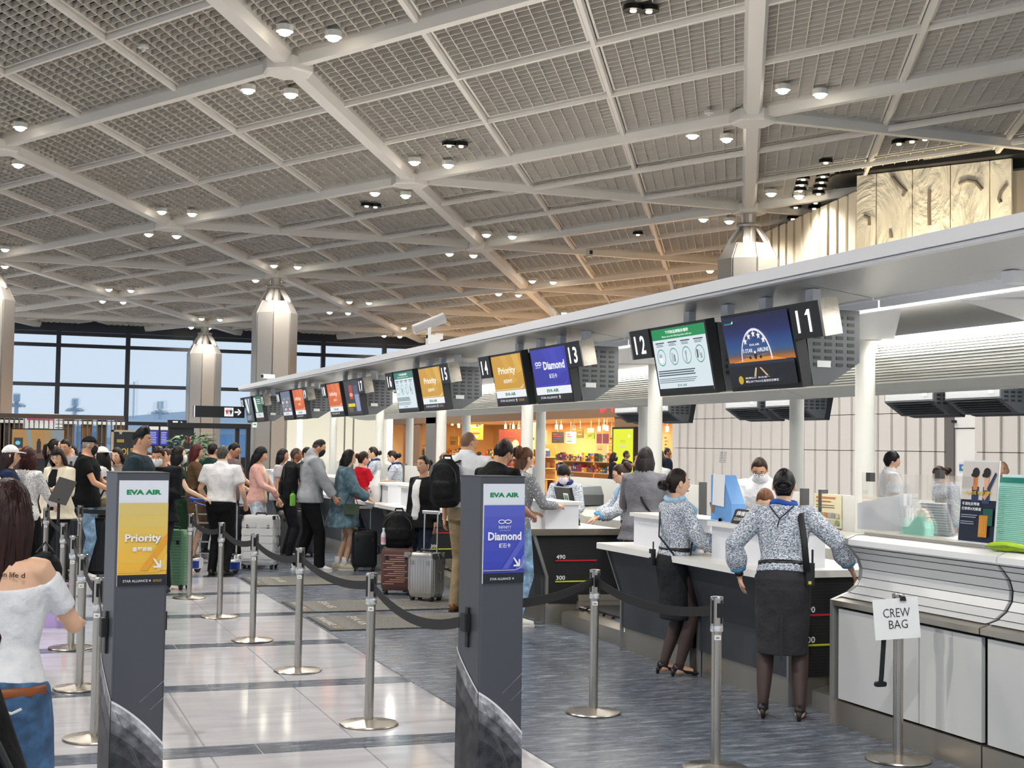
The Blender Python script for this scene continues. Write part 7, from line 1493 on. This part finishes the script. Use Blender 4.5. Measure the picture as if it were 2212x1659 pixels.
for n, (xp, yp) in enumerate(((906, 918), (977, 917), (990, 917), (991, 922), (1031, 922), (1037, 919), (1092, 924), (1109, 924), (1121, 924), (1202, 925), (1212, 925), (1240, 926), (1294, 929), (1305, 926), (1311, 928), (1441, 930))):
    P = at_x(xp, yp, SX+2.2); P = P if P[1] < 69.5 else at_y(xp, yp, 69.3); o = thing('shop_spotlight', f'small glowing track spotlight in the shop, {("first","second","third","fourth","fifth","sixth","seventh","eighth","ninth","tenth","eleventh","twelfth","thirteenth","fourteenth","fifteenth","sixteenth")[n]} from the left', 'light', (P[0], P[1], P[2]), 0, 'track spotlights in the shop'); MB().cyl((0, 0, -.02), (0, 0, .14), .06, 10).build('can', WHITE(), o); MB().lathe([(.062, -.04), (.05, -.02)], 10).build('lens', mat((1, .85, .55), .4, 0, 9.0), o); MB().cyl((0, 0, .14), (0, 0, max(.16, 2.9-P[2])), .008, 5).build('stem', WHITE(), o)
t = thing('clothes_rail', 'dark jackets on a rail in the shop left of the bald man', 'rack', (at_y(914, 950, 69.4)[0], 69.4, 0), rad(90)); MB().cyl((0, -.5, 1.75), (0, .5, 1.75), .02, 8).cyl((0, -.5, 0), (0, -.5, 1.75), .02, 8).cyl((0, .5, 0), (0, .5, 1.75), .02, 8).build('rail', STEEL(), t)
for k, c_ in enumerate(('2a1a20', 'e8e8e4', '2c1c24', 'b8c83c')): MB().tube([(0, -.3+.2*k, .8), (0, -.3+.2*k, 1.5), (0, -.3+.2*k, 1.72)], [(.22, .06), (.24, .07), (.08, .04)], 10, side=(1, 0, 0)).build('jacket', mat(c_, .8, kind='cloth'), t, smooth=True)
t = structure(MB().box2((SX-.02, gx(892), .0), (SX+.05, gx(872), 2.9)).build('door_2', mat('b0642a', .5, kind='wood'))); MB().box2((SX-.08, gx(884), 1.0), (SX-.02, gx(882), 2.0)).build('door_handle', BLACK(), t)
# paper bags on the desk of the red jacket woman
P = at_d(832, 1080, 20.6); t = thing('plastic_bag', 'white plastic carrier bag with red print standing on a desk', 'bag', (5.15, 20.05, .955), rad(15)); soft(MB().tube([(0, 0, 0.01), (0, -.02, .1), (.02, 0, .22), (.05, .0, .34), (.09, 0, .46)], [(.14, .07), (.16, .08), (.15, .07), (.07, .04), (.025, .02)], 14, side=(0, 1, 0)), 'bag', [mat('eceae8', .4)], t, .012, 2); Pr = Print((-.088, .09, .06), (0, -1, 0), (0, 0, 1)); [Pr.rect(.02+.045*k, .03+.04*(k % 2), .03, .03, 'd0404a') for k in range(4)]; Pr.rect(.02, .12, .13, .03, 'd86a6a'); Pr.build('red_print', t)
t = thing('paper_bag', 'brown paper bag behind the white plastic bag', 'bag', (5.45, 20.4, .955), rad(10)); MB().prism([(-.12, 0), (.12, 0), (.12, .3), (-.12, .3)], 1, -.06, .06).build('bag', mat('b98f62', .7), t); MB().tube([(-.05, 0, .3), (0, 0, .4), (.05, 0, .3)], .005, 5).build('handle', mat('b98f62', .7), t)
run_jobs()
bpy.data.scenes.remove(TMP)
